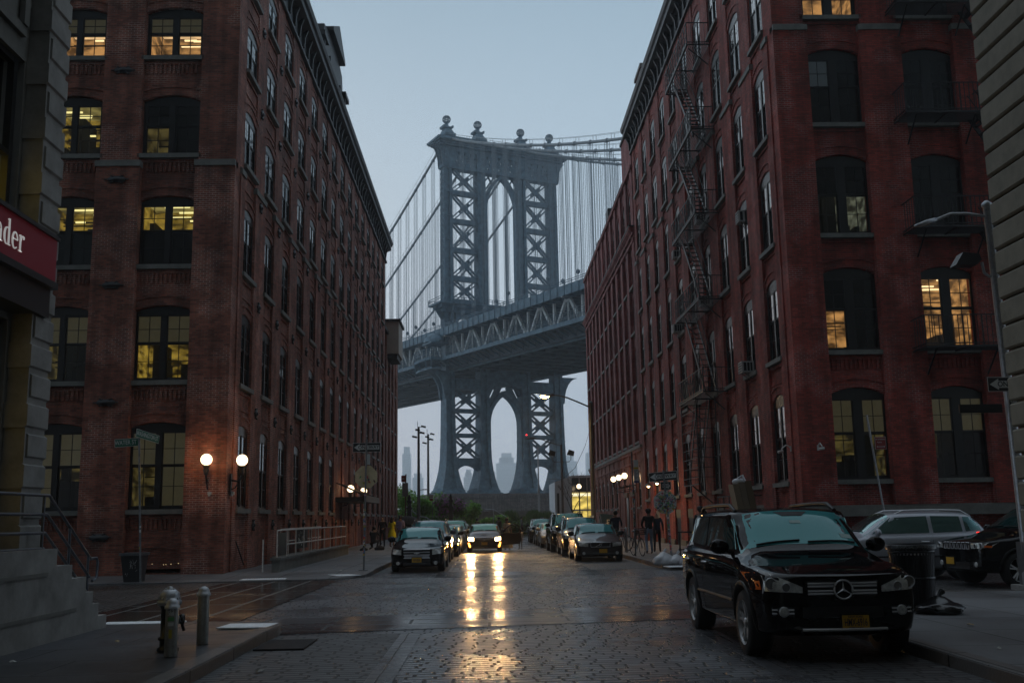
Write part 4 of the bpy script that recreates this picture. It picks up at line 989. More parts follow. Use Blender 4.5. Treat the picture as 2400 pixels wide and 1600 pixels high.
for s_ in (-14.6, 14.6):
    b = B().use(M_STEELL)
    t_ = -7.7 - 10.45 * 12
    while t_ < 105:
        if not (-4 < t_ - 2.7 < -1):
            zb, zt = zd(t_, 39.2), zd(t_, 44.5)
            for k in (-1, 1):
                for o_ in (-.14, .14):
                    b.beam((s_ - o_, t_ + k * .5, zt), (s_ - o_, t_ + k * 4.4, zb), .3, .55)
            b.box(s_ - .35, s_ + .35, t_ - .75, t_ + .75, zt - .9, zt + .1); b.box(s_ - .12, s_ + .12, t_ - .13, t_ + .13, zb, zt)
            b.box(s_ - .25, s_ + .25, t_ + 5.0, t_ + 5.45, zd(t_, 38.9), zd(t_, 44.6))
        t_ += 10.45
    b.build('deck_truss', None, BR)
b = B().use(M_STEEL)
for s_ in (-5.5, 5.5):
    t_ = -130
    while t_ < 110: b.box(s_ - .2, s_ + .2, t_ - .2, t_ + .2, zd(t_, 38.8), zd(t_, 45)); t_ += 10.45
b.build('inner_post', None, BR)
# walkway widening round the outer column, hood and brackets
b = B().use(M_STEEL)
ring = [(-18.3, -9.5), (-19.8, -8.2), (-21.0, -5.5), (-21.3, -2), (-21.3, 2), (-20.8, 4.2), (-18.3, 4.8)]
b.prism(ring, 38.1, 38.75, ax='z') 
for i in range(len(ring) - 1):
    p, q_ = ring[i], ring[i + 1]
    for z in (39.5, 40.1, 40.7): b.beam((p[0], p[1], z), (q_[0], q_[1], z), .1)
    for f_ in (0, .33, .66):
        x, y = p[0] + (q_[0] - p[0]) * f_, p[1] + (q_[1] - p[1]) * f_; b.beam((x, y, 37.9), (x, y, 41), .12)
    if 0 < i: b.beam((p[0], p[1], 38.1), (p[0] * .985, p[1] * .9, 36.3), .3)
ring2 = [(x * .985 if x < -18.4 else x, y * .93) for x, y in ring]
b.prism(ring2, 36.0, 36.5, ax='z')
for t_ in (-1.2, 1.4):
    b.prism([(-15.2, 29.2), (-16.3, 29.5)] + [(-16.4 - 4.0 * (1 - math.cos(R(a))), 30 + 6.0 * math.sin(R(a))) for a in range(0, 91, 15)] + [(-15.2, 36.0)], t_ - .3, t_ + .3)
b.build('column_bracket', None, BR); b = B().use(M_STEEL)
b.prism([(15.2, 29.2), (16.3, 29.5)] + [(16.4 + 4.0 * (1 - math.cos(R(a))), 30 + 6.0 * math.sin(R(a))) for a in range(0, 91, 15)] + [(15.2, 36.0)], -1.5, 1.5)
b.build('column_bracket', None, BR)
b = B().use(M_STEEL); hood = []
n = 10; vs = []; fs = []
for j, (tt, r_, zz) in enumerate(((-2.9, 1.5, 42.6), (-2.2, 2.1, 42.8), (-.6, 2.3, 42.9), (1.4, 1.9, 42.8), (2.8, 1.2, 42.6), (3.2, .5, 42.5))):
    for k in range(n + 1): a = math.pi * k / n; vs.append((-17.9 + r_ * math.cos(a) * -1 * 1.0, tt, zz + r_ * math.sin(a)))
m_ = n + 1
fs = [(j * m_ + k, j * m_ + k + 1, (j + 1) * m_ + k + 1, (j + 1) * m_ + k) for j in range(5) for k in range(n)]
b.add(vs, fs, True); b.box(-20.1, -15.6, -2.9, 2.6, 42.3, 42.65).tube([(-17.9 + 1.6 * math.cos(R(a)), -3.0, 42.7 + 1.6 * math.sin(R(a))) for a in range(0, 181, 15)], .18, 6)
b.build('hood', None, BR)
# --- cables, suspenders
def zcab(t): return 94.0 - .43 * t + .0011 * t * t if t > 0 else 94.2 + .41 * t + .0006 * t * t
for s_ in (-14.6, -6.1, 6.1, 14.6):
    ts = [t_ for t_ in range(-156, 0, 6)] + [0] + list(range(6, 121, 6)); b = B().use(M_CABLE)
    b.tube([(s_, t_, zcab(t_)) for t_ in ts], .30, 8)
    for dz in (1.25,):
        for o_ in (-.35, .35): b.tube([(s_ + o_, t_, zcab(t_) + dz) for t_ in ts], .035, 4)
    for t_ in range(-150, 120, 6):
        for o_ in (-.35, .35): b.beam((s_ + o_, t_, zcab(t_)), (s_ + o_, t_, zcab(t_) + 1.25), .06)
    for k in range(-26, 21):
        t_ = k * 5.6 + 2.8; b.lathe([(.40, -.3), (.42, .3)], (s_, t_, zcab(t_)), 8, ax='y')
    b.build('main_cable', None, BR)
M_ROPE = mat('suspender_rope', (.20, .26, .31), .6)
rest = B().use(M_ROPE); cnt = 0
for s_ in (-14.6, -6.1, 6.1, 14.6):
    for k in range(-24, 19):
        t_ = k * 5.6 + 2.8
        if abs(t_) < 2.9: continue
        zb = zd(t_, 46.0); zt = zcab(t_)
        if zt < zb + .5: continue
        p = B().use(M_ROPE) if (cnt < 98 and (-80 < t_ < 85)) else None
        q_ = p or rest
        for o1 in (-.32, .32):
            for o2 in (-.3, .3): q_.beam((s_ + o1, t_ + o2, zb), (s_ + o1, t_ + o2, zt), .075)
        q_.lathe([(.1, -.5), (.42, -.2), (.42, .2), (.1, .5)], (s_, t_, zb + 2.0 + (k % 3) * .8), 6)
        if p: p.build('suspender', None, BR); cnt += 1
o = rest.build('suspender_ropes', None, BR); o['kind'] = 'stuff'
# lamps on the deck
for t_ in (5, 32, 58): 
    b = B().use(M_GALV); b.tube([(-15.2, t_, zd(t_, 38.8)), (-15.2, t_, zd(t_, 43.0)), (-15.4, t_, zd(t_, 43.6)), (-17.2, t_, zd(t_, 43.8))], .09, 6).box(-17.9, -17.1, t_ - .2, t_ + .2, zd(t_, 43.7), zd(t_, 43.9)); b.build('deck_lamp', None, BR)
# --- granite pier
b = B().use(M_GRAN)
b.box(-21, 21, -8, 8, -.2, 3.2).box(-20.2, 20.2, -7.4, 7.4, 3.2, 6.4).box(-20.6, 20.6, -7.8, 7.8, 6.4, 7.0).box(-19.6, 19.6, -6.6, 6.6, 7.0, 7.45)
b.build('pier', None, BR)
for c in cols_:
    b = B().use(M_STEEL); k = c + (-.35 if c < -10 else .35 if c > 10 else .1 if c < 0 else -.1)
    b.lathe([(4.7, 7.46), (4.7, 7.7), (4.0, 7.9), (3.5, 8.4), (3.3, 8.8)], (k, 0, 0), 20)
    b.build('column_base', None, BR)
# ================================================================ skyline across the river
def tower(x, w_, y, z, label, steps=1, d=30):
    x *= 3.7; w_ *= 3.7; y *= 3.7; z *= 3.4
    t_ = thing('high_rise', (x, y, -.3), label, 'high rise', 'towers across the river', world=True)
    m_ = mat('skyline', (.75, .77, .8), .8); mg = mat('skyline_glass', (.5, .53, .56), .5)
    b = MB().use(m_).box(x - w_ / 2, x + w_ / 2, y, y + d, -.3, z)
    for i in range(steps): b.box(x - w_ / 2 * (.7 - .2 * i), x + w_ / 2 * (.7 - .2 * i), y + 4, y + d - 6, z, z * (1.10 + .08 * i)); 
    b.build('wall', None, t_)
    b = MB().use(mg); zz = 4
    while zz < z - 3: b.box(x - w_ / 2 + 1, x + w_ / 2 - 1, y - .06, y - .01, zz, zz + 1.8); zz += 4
    b.build('window_band', None, t_)
tower(-50, 5, 640, 45, 'slim hazy high rise seen past the left brick wing', 1)
tower(-46.5, 7, 690, 31, 'low hazy block beside the slim high rise on the left')
tower(-12, 6, 650, 29, 'faint stepped tower left of the bridge leg', 2)
tower(-1, 12, 660, 33, 'faint block left in the lower bridge arch', 1)
tower(13, 14, 700, 41, 'tall faint tower in the middle of the lower bridge arch', 2)
tower(27, 10, 650, 31, 'faint block right in the lower bridge arch', 0)
tower(53, 14, 690, 41, 'hazy tower beside the right foot of the bridge', 1)
tower(70, 13, 660, 45, 'widest hazy block between the bridge and the plum brick loft', 1)
# ================================================================ vehicles
def lerp(a, b, t): return a + (b - a) * t
M_TYRE = mat('tyre', (.014, .014, .015), .75); M_RIM = mat('wheel_rim', (.55, .55, .55), .35, .45); M_CARGL = mat('car_glass', (.012, .035, .036), .03, spec=1.0); M_CARGL.node_tree.nodes['Principled BSDF'].inputs['IOR'].default_value = 2.0; M_CARGL.node_tree.nodes['Principled BSDF'].inputs['Specular Tint'].default_value = (.6, 1, .98, 1)
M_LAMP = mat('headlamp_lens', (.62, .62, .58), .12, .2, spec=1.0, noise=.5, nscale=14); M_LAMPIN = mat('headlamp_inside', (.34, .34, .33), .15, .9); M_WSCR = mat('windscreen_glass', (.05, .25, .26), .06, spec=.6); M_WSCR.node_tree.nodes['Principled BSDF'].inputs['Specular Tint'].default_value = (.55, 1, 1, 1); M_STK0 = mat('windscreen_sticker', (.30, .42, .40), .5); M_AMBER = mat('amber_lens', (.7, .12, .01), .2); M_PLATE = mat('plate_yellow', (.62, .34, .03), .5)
M_PLTXT = mat('plate_text', (.02, .02, .05), .5); M_TRIM = mat('black_trim', (.012, .012, .013), .45, spec=.25); M_TAIL = mat('tail_lens', (.35, .01, .008), .15)
M_GRILLE = mat('grille_dark', (.015, .015, .016), .4); M_WELL = mat('wheel_well', (.006, .006, .006), .9)
def paint(name, c, metal=.3, rough=.35): return mat('paint_' + name, c, rough, metal, coat=.65, spec=.0 if sum(c) < .2 else .4)
P_BLK = paint('black', (.005, .005, .006), .0, .4)
def car_body(T):
    """loft cage: rings along the length, then subdivided, then wheel arches cut. local frame: front faces -y, y=0 at the nose"""
    L, W = T['L'], T['W']; hw = W / 2
    rings = []
    for (y, wf, zb, zmid, zbelt, zin, winf, zre, wre, zt) in T['st']:
        w_ = hw * wf
        pts = [(0, zb), (w_ * .72, zb), (w_ * .95, zb + .05), (w_, zmid), (w_ * .985, zbelt - .06), (w_ * winf, zin), (w_ * wre, zre), (0, zt)]
        rings.append((y, pts))
    vs = []; fs = []; n = None
    for y, pts in rings:
        full = pts + [(-x, z) for x, z in pts[::-1] if x > 0]
        n = len(full); bow = 0
        vs += [(x, y + T.get('bow', .16) * (abs(x) / hw) ** 2.2 * (1 if y < .35 else 0) - T.get('bowr', .10) * (abs(x) / hw) ** 2.2 * (1 if y > L - .3 else 0), z) for x, z in full]
    for i in range(len(rings) - 1):
        fs += [(i * n + k, i * n + (k + 1) % n, (i + 1) * n + (k + 1) % n, (i + 1) * n + k) for k in range(n)]
    # caps as strips between left and right
    for base in (0, (len(rings) - 1) * n):
        for k in range(7):
            a, b_ = base + k, base + k + 1; c, d = base + (n - k) % n, base + (n - k - 1) % n
            q_ = [x for x in (a, b_, d, c)]; u = []
            for x in q_:
                if x not in u: u.append(x)
            fs.append(tuple(u))
    me = bpy.data.meshes.new('cage'); me.from_pydata(vs, [], fs)
    bm = bmesh.new(); bm.from_mesh(me); bmesh.ops.remove_doubles(bm, verts=bm.verts, dist=1e-5); bmesh.ops.recalc_face_normals(bm, faces=bm.faces); bm.to_mesh(me); bm.free()
    o = bpy.data.objects.new('cage', me); COL.objects.link(o)
    at = me.attributes.new('crease_edge', 'FLOAT', 'EDGE'); key_ = {}
    for z_ in range(len(rings) - 1):
        y0_, p0_ = rings[z_]; y1_, p1_ = rings[z_ + 1]
    nst = len(rings)
    def ringk(v):
        best = min(range(nst), key=lambda i: abs(v.co.y - rings[i][0]) + (0 if abs(v.co.y - rings[i][0]) < .3 else 9)); return best
    for e_ in me.edges:
        a_, b_ = me.vertices[e_.vertices[0]].co, me.vertices[e_.vertices[1]].co
        cv = 0.0
        zz = (a_.z + b_.z) / 2; xx = min(abs(a_.x), abs(b_.x)); longi = abs(a_.y - b_.y) > .08 and abs(a_.x - b_.x) < .12
        if longi and xx > hw * .5 and zz > T['roof'] - .16: cv = .5
        elif longi and xx > hw * .84 and abs(zz - T['belt']) < .12: cv = .35
        elif longi and xx > hw * .6 and zz < T['zb'] + .1: cv = .5
        elif not longi and abs(a_.y) < .35 and abs(b_.y) < .35 and xx < hw and zz > T['zb'] + .2: cv = .25
        at.data[e_.index].value = cv
    m_ = o.modifiers.new('s', 'SUBSURF'); m_.levels = 3 if T.get('hi') else 2; m_.render_levels = m_.levels
    for i, (yw) in enumerate(T['axles']):
        c = MB().lathe([(T['ar'], -hw - .3), (T['ar'], hw + .3)], (0, yw, T['wr'] + T.get('az', 0)), 28, ax='x').build('cut', M_WELL)
        # keep the middle: cut only outer 0.32 m
        c2 = MB()
        for sg_ in (-1, 1): c2.lathe([(T['ar'], min(sg_ * (hw - .34), sg_ * (hw + .3))), (T['ar'], max(sg_ * (hw - .34), sg_ * (hw + .3)))], (0, yw, T['wr'] + T.get('az', 0)), 28, ax='x')
        bpy.data.objects.remove(c); c = c2.build('cut', M_WELL)
        b_ = o.modifiers.new('b%d' % i, 'BOOLEAN'); b_.operation = 'DIFFERENCE'; b_.object = c; b_.solver = 'EXACT'; b_.material_mode = 'TRANSFER'
    me.materials.append(P_BLK)
    bpy.context.view_layer.update(); dg = bpy.context.evaluated_depsgraph_get()
    m2 = bpy.data.meshes.new_from_object(o.evaluated_get(dg))
    for c in [x for x in bpy.data.objects if x.name.startswith('cut')] + [o]: bpy.data.objects.remove(c)
    m2.polygons.foreach_set('use_smooth', [True] * len(m2.polygons))
    wi = [i for i, x in enumerate(m2.materials) if x == M_WELL]
    bm = bmesh.new(); bm.from_mesh(m2); tree = BVHTree.FromBMesh(bm); bm.free()
    return m2, tree
def patch(b, tree, corners, axis, off=.004, n=8, m=5, th=.012, origin=None, edge=True):
    """project a quad (4 corners in the plane across axis) onto the body; axis: (dx,dy,dz) shooting direction"""
    d = Vector(axis).normalized(); c = [Vector(x) for x in corners]; vs = []; ok = True
    for j in range(m + 1):
        for i in range(n + 1):
            u, v = i / n, j / m
            p = (c[0] * (1 - u) + c[1] * u) * (1 - v) + (c[3] * (1 - u) + c[2] * u) * v
            h = tree.ray_cast(p - d * 6, d)
            if h[0] is None: h = tree.find_nearest(p)
            vs.append(h[0] - d * off)
    k = (n + 1) * (m + 1); vs += [v + d * th for v in vs]
    f = [(j * (n + 1) + i, j * (n + 1) + i + 1, (j + 1) * (n + 1) + i + 1, (j + 1) * (n + 1) + i) for j in range(m) for i in range(n)]
    fs = list(f)
    ring = [i for i in range(n + 1)] + [(j + 1) * (n + 1) - 1 for j in range(1, m + 1)] + [m * (n + 1) + i for i in range(n - 1, -1, -1)] + [j * (n + 1) for j in range(m - 1, 0, -1)]
    b.add(vs, fs, True); b.add([vs[i] for i in ring] + [vs[i + k] for i in ring], [(i, (i + 1) % len(ring), len(ring) + (i + 1) % len(ring), len(ring) + i) for i in range(len(ring))])
    return vs[:k]
def wheel_mesh(r, wd_, spokes=5, hi=False):
    b = MB().use(M_TYRE); n = 28 if hi else 20
    b.lathe([(r * .68, -wd_ / 2), (r * .93, -wd_ / 2), (r, -wd_ * .36), (r, wd_ * .36), (r * .93, wd_ / 2), (r * .68, wd_ / 2)], (0, 0, 0), n, ax='x', caps=False)
    return b
def wheels(root, T, hi=False):
    hw = T['W'] / 2
    for yw in T['axles']:
        for sg_ in (-1, 1):
            b = wheel_mesh(T['wr'], T.get('tw', .235), hi=hi); x0 = sg_ * (hw - T.get('tw', .235) / 2 - .02)
            b.v = [(x + x0, y + yw, z + T['wr']) for x, y, z in b.v]
            w_ = b.build('wheel', M_TYRE, root)
            q = MB().use(M_RIM); r = T['wr'] * .68; xo = x0 + sg_ * T.get('tw', .235) / 2
            q.lathe([(r, 0), (r, -.02 * sg_), (r * .92, -.05 * sg_), (r * .9, -.09 * sg_)], (xo + .005 * sg_, yw, T['wr']), 24, ax='x', caps=False)
            q.use(M_WELL).lathe([(r * 1.0, -.10 * sg_), (r * 1.0, -.11 * sg_)], (xo, yw, T['wr']), 20, ax='x').use(M_RIM)
            ns = T.get('spokes', 5)
            for k in range(ns):
                a = 2 * math.pi * k / ns + .3
                for da in ((-.16, .16) if T.get('twin') else (0,)):
                    q.beam((xo - .045 * sg_, yw + .04 * math.cos(a), T['wr'] + .04 * math.sin(a)), (xo - .03 * sg_, yw + r * .93 * math.cos(a + da), T['wr'] + r * .93 * math.sin(a + da)), .03 if T.get('twin') else .05, .03 if T.get('twin') else .06, up=(1, 0, 0))
            q.lathe([(.055, -.07 * sg_), (.055, -.02 * sg_), (.03, -.01 * sg_)], (xo, yw, T['wr']), 12, ax='x')
            q.build('rim', None, w_)
def stat(T):
    """stations from a compact description"""
    L = T['L']; zb = T['zb']; hf, hc, bz, rz_, dz = T['hf'], T['hc'], T['belt'], T['roof'], T['deck']; c0, c1, r1, r0 = T['cowl'], T['head'], T['rhead'], T['rbase']
    wr_ = T.get('wroof', .74)
    S = []
    def st(y, wf, zb_, zmid, zbelt, zin, winf, zre, wre, zt): S.append((y, wf, zb_, zmid, zbelt, zin, winf, zre, wre, zt))
    st(0.0, .80, zb + .10, zb + .28, hf - .10, hf - .06, .88, hf - .05, .5, hf - .045)
    st(.10, .92, zb + .02, zb + .30, hf - .05, hf - .01, .90, hf, .55, hf + .005)
    st(.45, .985, zb, zb + .34, hf + .02, hf + .05, .88, hf + .06, .55, hf + .07)
    st(T['axles'][0], 1.0, zb, zb + .36, lerp(hf, bz, .55), lerp(hf, hc, .6), .86, lerp(hf, hc, .68) + .03, .55, lerp(hf, hc, .7) + .04)
    st(c0 - .12, .985, zb, zb + .36, bz - .03, hc, .84, hc + .02, .58, hc + .03)
    st(c0, .985, zb, zb + .36, bz - .01, bz + .02, .86, hc + .05, .66, hc + .05)
    st(lerp(c0, c1, .5), .985, zb, zb + .36, bz, bz + .03, .90, lerp(hc, rz_, .53), .80, lerp(hc, rz_, .56))
    st(c1 - .06, .985, zb, zb + .36, bz + .01, bz + .035, .91, rz_ - .07, wr_ + .03, rz_ - .03)
    st(c1 + .22, .99, zb, zb + .36, bz + .01, bz + .04, .91, rz_ - .055, wr_ + .02, rz_)
    st(lerp(c1, r1, .5), 1.0, zb, zb + .36, bz + .02, bz + .045, .91, rz_ - .045, wr_ + .02, rz_ + .012)
    st(r1 - .1, 1.0, zb, zb + .36, bz + .04, bz + .065, .90, rz_ - .07, wr_, rz_ - .01)
    st(r1 + .08, .99, zb, zb + .36, bz + .04, bz + .07, .89, rz_ - .12, wr_ - .02, rz_ - .05)
    if T['kind'] == 'suv':
        st(lerp(r1, r0, .6), .985, zb + .02, zb + .36, bz + .04, bz + .07, .89, lerp(rz_, bz, .5), .76, lerp(rz_, bz, .42))
        st(r0, .97, zb + .06, zb + .36, bz - .02, bz + .0, .88, bz + .06, .7, bz + .07)
        st(L, .86, zb + .12, zb + .34, bz - .15, bz - .12, .86, bz - .1, .6, bz - .1)
    else:
        st(lerp(r1, r0, .6), .985, zb, zb + .36, bz + .03, bz + .06, .88, lerp(rz_, dz, .55), .72, lerp(rz_, dz, .5))
        st(r0, .98, zb + .02, zb + .36, bz, dz - .01, .86, dz + .02, .6, dz + .03)
        st(L - .25, .95, zb + .05, zb + .36, bz - .04, dz - .03, .86, dz, .55, dz + .0)
        st(L, .82, zb + .12, zb + .34, bz - .14, dz - .12, .84, dz - .1, .5, dz - .1)
    T['st'] = S; return T
def std(kind, **k):
    if kind == 'suv': T = dict(kind='suv', L=4.6, W=1.86, zb=.24, hf=.92, hc=1.06, belt=1.06, roof=1.66, deck=1.1, cowl=1.15, head=1.95, rhead=4.0, rbase=4.45, axles=(.92, 3.6), wr=.345, ar=.40)
    else: T = dict(kind='sedan', L=4.85, W=1.82, zb=.20, hf=.72, hc=.93, belt=.93, roof=1.44, deck=1.03, cowl=1.25, head=2.05, rhead=3.3, rbase=4.05, axles=(.98, 3.8), wr=.325, ar=.375)
    T.update(k); return stat(T)
BODIES = {}
def make_car(name, T, pm, loc, rz, label, cat, group=None, plate='', grille='bars', face=None, hi=False, lampm=None, rails=None, tail_lit=False, darkscr=False):
    key = str(sorted((k, str(v)) for k, v in T.items() if k != 'st'))
    if key not in BODIES: BODIES[key] = car_body(T)
    me, tr = BODIES[key]; me = me.copy()
    for i, x in enumerate(me.materials):
        if x == P_BLK: me.materials[i] = pm
    root = thing(name, loc, label, cat, group, rz)
    bo = bpy.data.objects.new('body', me); COL.objects.link(bo); bo.parent = root
    hw = T['W'] / 2; hf, hc, bz, rz_, zb = T['hf'], T['hc'], T['belt'], T['roof'], T['zb']; c0, c1, r1, r0, L = T['cowl'], T['head'], T['rhead'], T['rbase'], T['L']
    # windscreen, rear window (shot along z), side windows (shot along x)
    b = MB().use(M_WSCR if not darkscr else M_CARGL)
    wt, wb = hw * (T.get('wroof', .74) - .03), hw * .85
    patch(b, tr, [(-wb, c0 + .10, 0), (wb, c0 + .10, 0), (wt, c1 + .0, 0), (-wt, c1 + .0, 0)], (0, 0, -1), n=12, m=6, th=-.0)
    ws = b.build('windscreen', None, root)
    q = MB().use(M_TRIM)
    for x0, x1 in ((-.75 * wb, -.05), (.05, .8 * wb)):
        vs = [tr.ray_cast(Vector((lerp(x0, x1, t_), c0 + .12 + .03 * t_, 4)), Vector((0, 0, -1)))[0] + Vector((0, -.01, .015)) for t_ in (0, .25, .5, .75, 1)]
        q.tube(vs, .012, 5)
    q.build('wiper', None, ws)
    if hi:
        q = MB().use(M_TRIM); patch(q, tr, [(-.13, c1 - .16, 0), (.13, c1 - .16, 0), (.22, c1 - .06, 0), (-.22, c1 - .06, 0)], (0, 0, -1), n=4, m=3, off=.009, th=.004)
        q.build('mirror_base', None, ws); q = MB(); q.use(M_STK0).add([tr.ray_cast(Vector((x, y, 4)), Vector((0, 0, -1)))[0] + Vector((0, -.004, .006)) for x, y in ((-.07, c1 - .30), (.07, c1 - .30), (.07, c1 - .25), (-.07, c1 - .25))], [(0, 1, 2, 3)]).build('windscreen_sticker', None, ws); q = MB().use(M_STK0).add([tr.ray_cast(Vector((x, y, 4)), Vector((0, 0, -1)))[0] + Vector((0, -.004, .006)) for x, y in ((.52, c0 + .22), (.66, c0 + .24), (.65, c0 + .31), (.51, c0 + .29))], [(0, 1, 2, 3)]); q.build('windscreen_sticker', None, ws)
    b = MB().use(M_CARGL); yb1, yb0 = (r1 + .06, r0 - .05)
    patch(b, tr, [(-wt, yb1, 0), (wt, yb1, 0), (wb * .92, yb0, 0), (-wb * .92, yb0, 0)], (0, 0, -1), n=8, m=5)
    b.build('rear_window', None, root)
    for sg_ in (-1, 1):
        d = (-sg_, 0, 0); zt = rz_ - .13; z0 = bz + .075
        mid = lerp(c1, r1, .48)
        quads = [[(0, c0 + .32, z0), (0, mid - .05, z0 + .01), (0, mid - .06, zt), (0, c1 + .02, zt - .03)], [(0, mid + .05, z0 + .01), (0, r1 - .28 if T['kind'] == 'suv' else r1 + .02, z0 + .03), (0, r1 - .30 if T['kind'] == 'suv' else r1 - .12, zt - .02), (0, mid + .04, zt)]]
        if T['kind'] == 'suv': quads.append([(0, r1 - .2, z0 + .03), (0, r0 - .25, z0 + .06), (0, r1 + .12, zt - .05), (0, r1 - .22, zt - .03)])
        else: quads.append([(0, r1 + .1, z0 + .03), (0, r1 + .42, z0 + .06), (0, r1 + .12, zt - .14), (0, r1 - .02, zt - .04)])
        for qd in quads:
            b = MB().use(M_CARGL); patch(b, tr, qd, d, n=6, m=4, off=.006); b.build('side_window', None, root)
        # wheel arch lips
        if T['kind'] == 'suv' or hi:
            for yw in T['axles']:
                pts = []
                for a in range(-8, 189, 14):
                    yy, zz = yw + (T['ar'] + .03) * math.cos(R(a)), T['wr'] + (T['ar'] + .03) * math.sin(R(a)); h = tr.ray_cast(Vector((sg_ * 3, yy, zz)), Vector(d))[0]
                    if h and abs(h.x) > hw * .8: pts.append(h)
                if len(pts) > 3: MB().use(M_TRIM).tube(pts, .026, 6).build('arch_trim', None, root)
        # door seams and handles
        b = MB().use(M_TRIM)
        for y in (c0 + .18, mid, r1 - .05 if T['kind'] == 'suv' else r1 + .1):
            pts = []
            for z in (zb + .12, zb + .3, zb + .5, bz - .1, bz + .02):
                h = tr.ray_cast(Vector((sg_ * 3, y, z)), Vector(d))
                if h[0]: pts.append(h[0] + Vector((sg_ * .001, 0, 0)))
            if len(pts) > 1: b.tube(pts, .005, 4)
        pts = []
        for k in range(9):
            h = tr.ray_cast(Vector((sg_ * 3, lerp(T['axles'][0] + .5, T['axles'][1] - .5, k / 8), zb + .34)), Vector(d))
            if h[0]: pts.append(h[0])
        if pts: b.tube(pts, .022, 5)
        b.build('door_trim', None, root)
        for y in (mid - .2, r1 - .22 if T['kind'] == 'suv' else r1 - .02):
            h = tr.ray_cast(Vector((sg_ * 3, y, bz - .13)), Vector(d))[0]
            if h: MB().use(M_CHROME if hi or T['kind'] == 'suv' else pm).tube([h + Vector((0, -.10, 0)), h + Vector((sg_ * .035, -.06, 0)), h + Vector((sg_ * .035, .06, 0)), h + Vector((0, .10, 0))], .013, 6).build('door_handle', None, root)
        # mirror
        h = tr.ray_cast(Vector((sg_ * 3, c0 + .42, bz + .03)), Vector(d))[0]
        if h:
            b = MB().use(pm).sphere((h.x + sg_ * .16, h.y - .02, h.z + .08), .13, 12, 8, (1.0, .55, .75)).use(M_TRIM).beam(h, (h.x + sg_ * .12, h.y, h.z + .04), .06, .04)
            b.build('wing_mirror', None, root)
    wheels(root, T, hi)
    fd = (0, 1, 0)
    def fp(b, cs, off=.006, n=6, m=4, th=.02): return patch(b, tr, [(x, 0, z) for x, z in cs], fd, off=off, n=n, m=m, th=th)
    def hit(x, z): 
        h = tr.ray_cast(Vector((x, -3, z)), Vector((0, 1, 0)))[0]
        return h if h else tr.find_nearest(Vector((x, 0, z)))[0]
    face = face or {}
    for sg_ in (-1, 1):
        lx0, lx1, lz0, lz1, lz2, lz3 = face.get('lamp', (.52, .90, hf - .17, hf - .15, hf - .02, hf - .06))
        cs = [(sg_ * hw * lx0, lz0), (sg_ * hw * lx1, lz1), (sg_ * hw * lx1, lz2), (sg_ * hw * lx0, lz3)]
        b = MB().use(M_LAMP if not lampm else lampm); fp(b, cs, off=.012); hl = b.build('headlight', None, root)
        if face.get('bulbs') or hi:
            q = MB()
            for f_, r_ in ((.32, .062), (.68, .046)):
                x = sg_ * hw * lerp(lx0, lx1, 1 - f_ * .9); z = lerp(lerp(lz0, lz1, 1 - f_), lerp(lz3, lz2, 1 - f_), .45); h = hit(x, z)
                q.use(M_LAMPIN).lathe([(r_, -.022), (r_ * .8, -.03), (r_ * .75, -.02)], (x, h.y, z), 16, ax='y').use(M_CHROME).lathe([(r_ * 1.12, -.015), (r_ * 1.12, -.026), (r_ * .98, -.026), (r_ * .98, -.015)], (x, h.y, z), 20, ax='y', caps=False)
            q.use(M_AMBER); fp(q, [(sg_ * hw * (lx1 - .055), lz1 + .01), (sg_ * hw * lx1, lz1), (sg_ * hw * lx1, lz2 - .07), (sg_ * hw * (lx1 - .055), lz2 - .06)], off=.016, n=2, m=2)
            q.build('bulb', None, hl)
        # fog lamp
        fz = face.get('fogz', zb + .14); fx = face.get('fogx', .68)
        b = MB().use(M_GRILLE); fp(b, [(sg_ * hw * (fx - .12), fz - .05), (sg_ * hw * (fx + .12), fz - .04), (sg_ * hw * (fx + .14), fz + .05), (sg_ * hw * (fx - .12), fz + .05)], off=.004, n=3, m=2)
        h = hit(sg_ * hw * fx, fz); b.use(M_LAMP).lathe([(.05, -.01), (.045, -.02)], (h.x, h.y, h.z), 12, ax='y').use(M_CHROME).lathe([(.058, -.01), (.058, -.018), (.05, -.018)], (h.x, h.y, h.z), 14, ax='y', caps=False)
        if face.get('fogbar'):
            for dz in (-.018, .022): 
                p0, p1 = hit(sg_ * hw * (fx - .12), fz + dz), hit(sg_ * hw * (fx + .13), fz + dz); b.beam(p0 + Vector((0, -.008, 0)), p1 + Vector((0, -.008, 0)), .012, .016)
        b.build('fog_lamp', None, root)
        # tail light
        if T['kind'] == 'suv': y = L - .28; z = bz + .02
        else: y = L - .08; z = T['deck'] - .16
        b = MB().use(M_TAIL if not tail_lit else emis('tail_lit', (1, .02, .005), 3.0)); patch(b, tr, [(sg_ * hw * .97, 0, z - .14), (sg_ * hw * .6, 0, z - .1), (sg_ * hw * .6, 0, z + .05), (sg_ * hw * .97, 0, z + .08)], (0, -1, 0), n=4, m=3); patch(b, tr, [(0, L - .55, z + .0), (0, L - .12, z - .1), (0, L - .14, z + .08), (0, L - .5, z + .06)], (-sg_, 0, 0), n=4, m=3)
        b.build('tail_light', None, root)
    # grille
    gx, gz0, gz1 = face.get('grille', (.46, hf - .20, hf - .03))
    b = MB().use(M_GRILLE); fp(b, [(-hw * gx * .9, gz0), (hw * gx * .9, gz0), (hw * gx, gz1), (-hw * gx, gz1)], off=.006, n=10, m=4)
    nb_ = {'bars': 4, 'two': 2, 'mesh': 6, 'split': 2, 'slots': 0}.get(grille, 3); b.use(M_CHROME)
    def hbar(z, x0, x1, r_, m__=M_CHROME, dy=-.014):
        b.use(m__); pts = [hit(lerp(x0, x1, k / 8), z) + Vector((0, dy, 0)) for k in range(9)]; b.tube(pts, r_, 6)
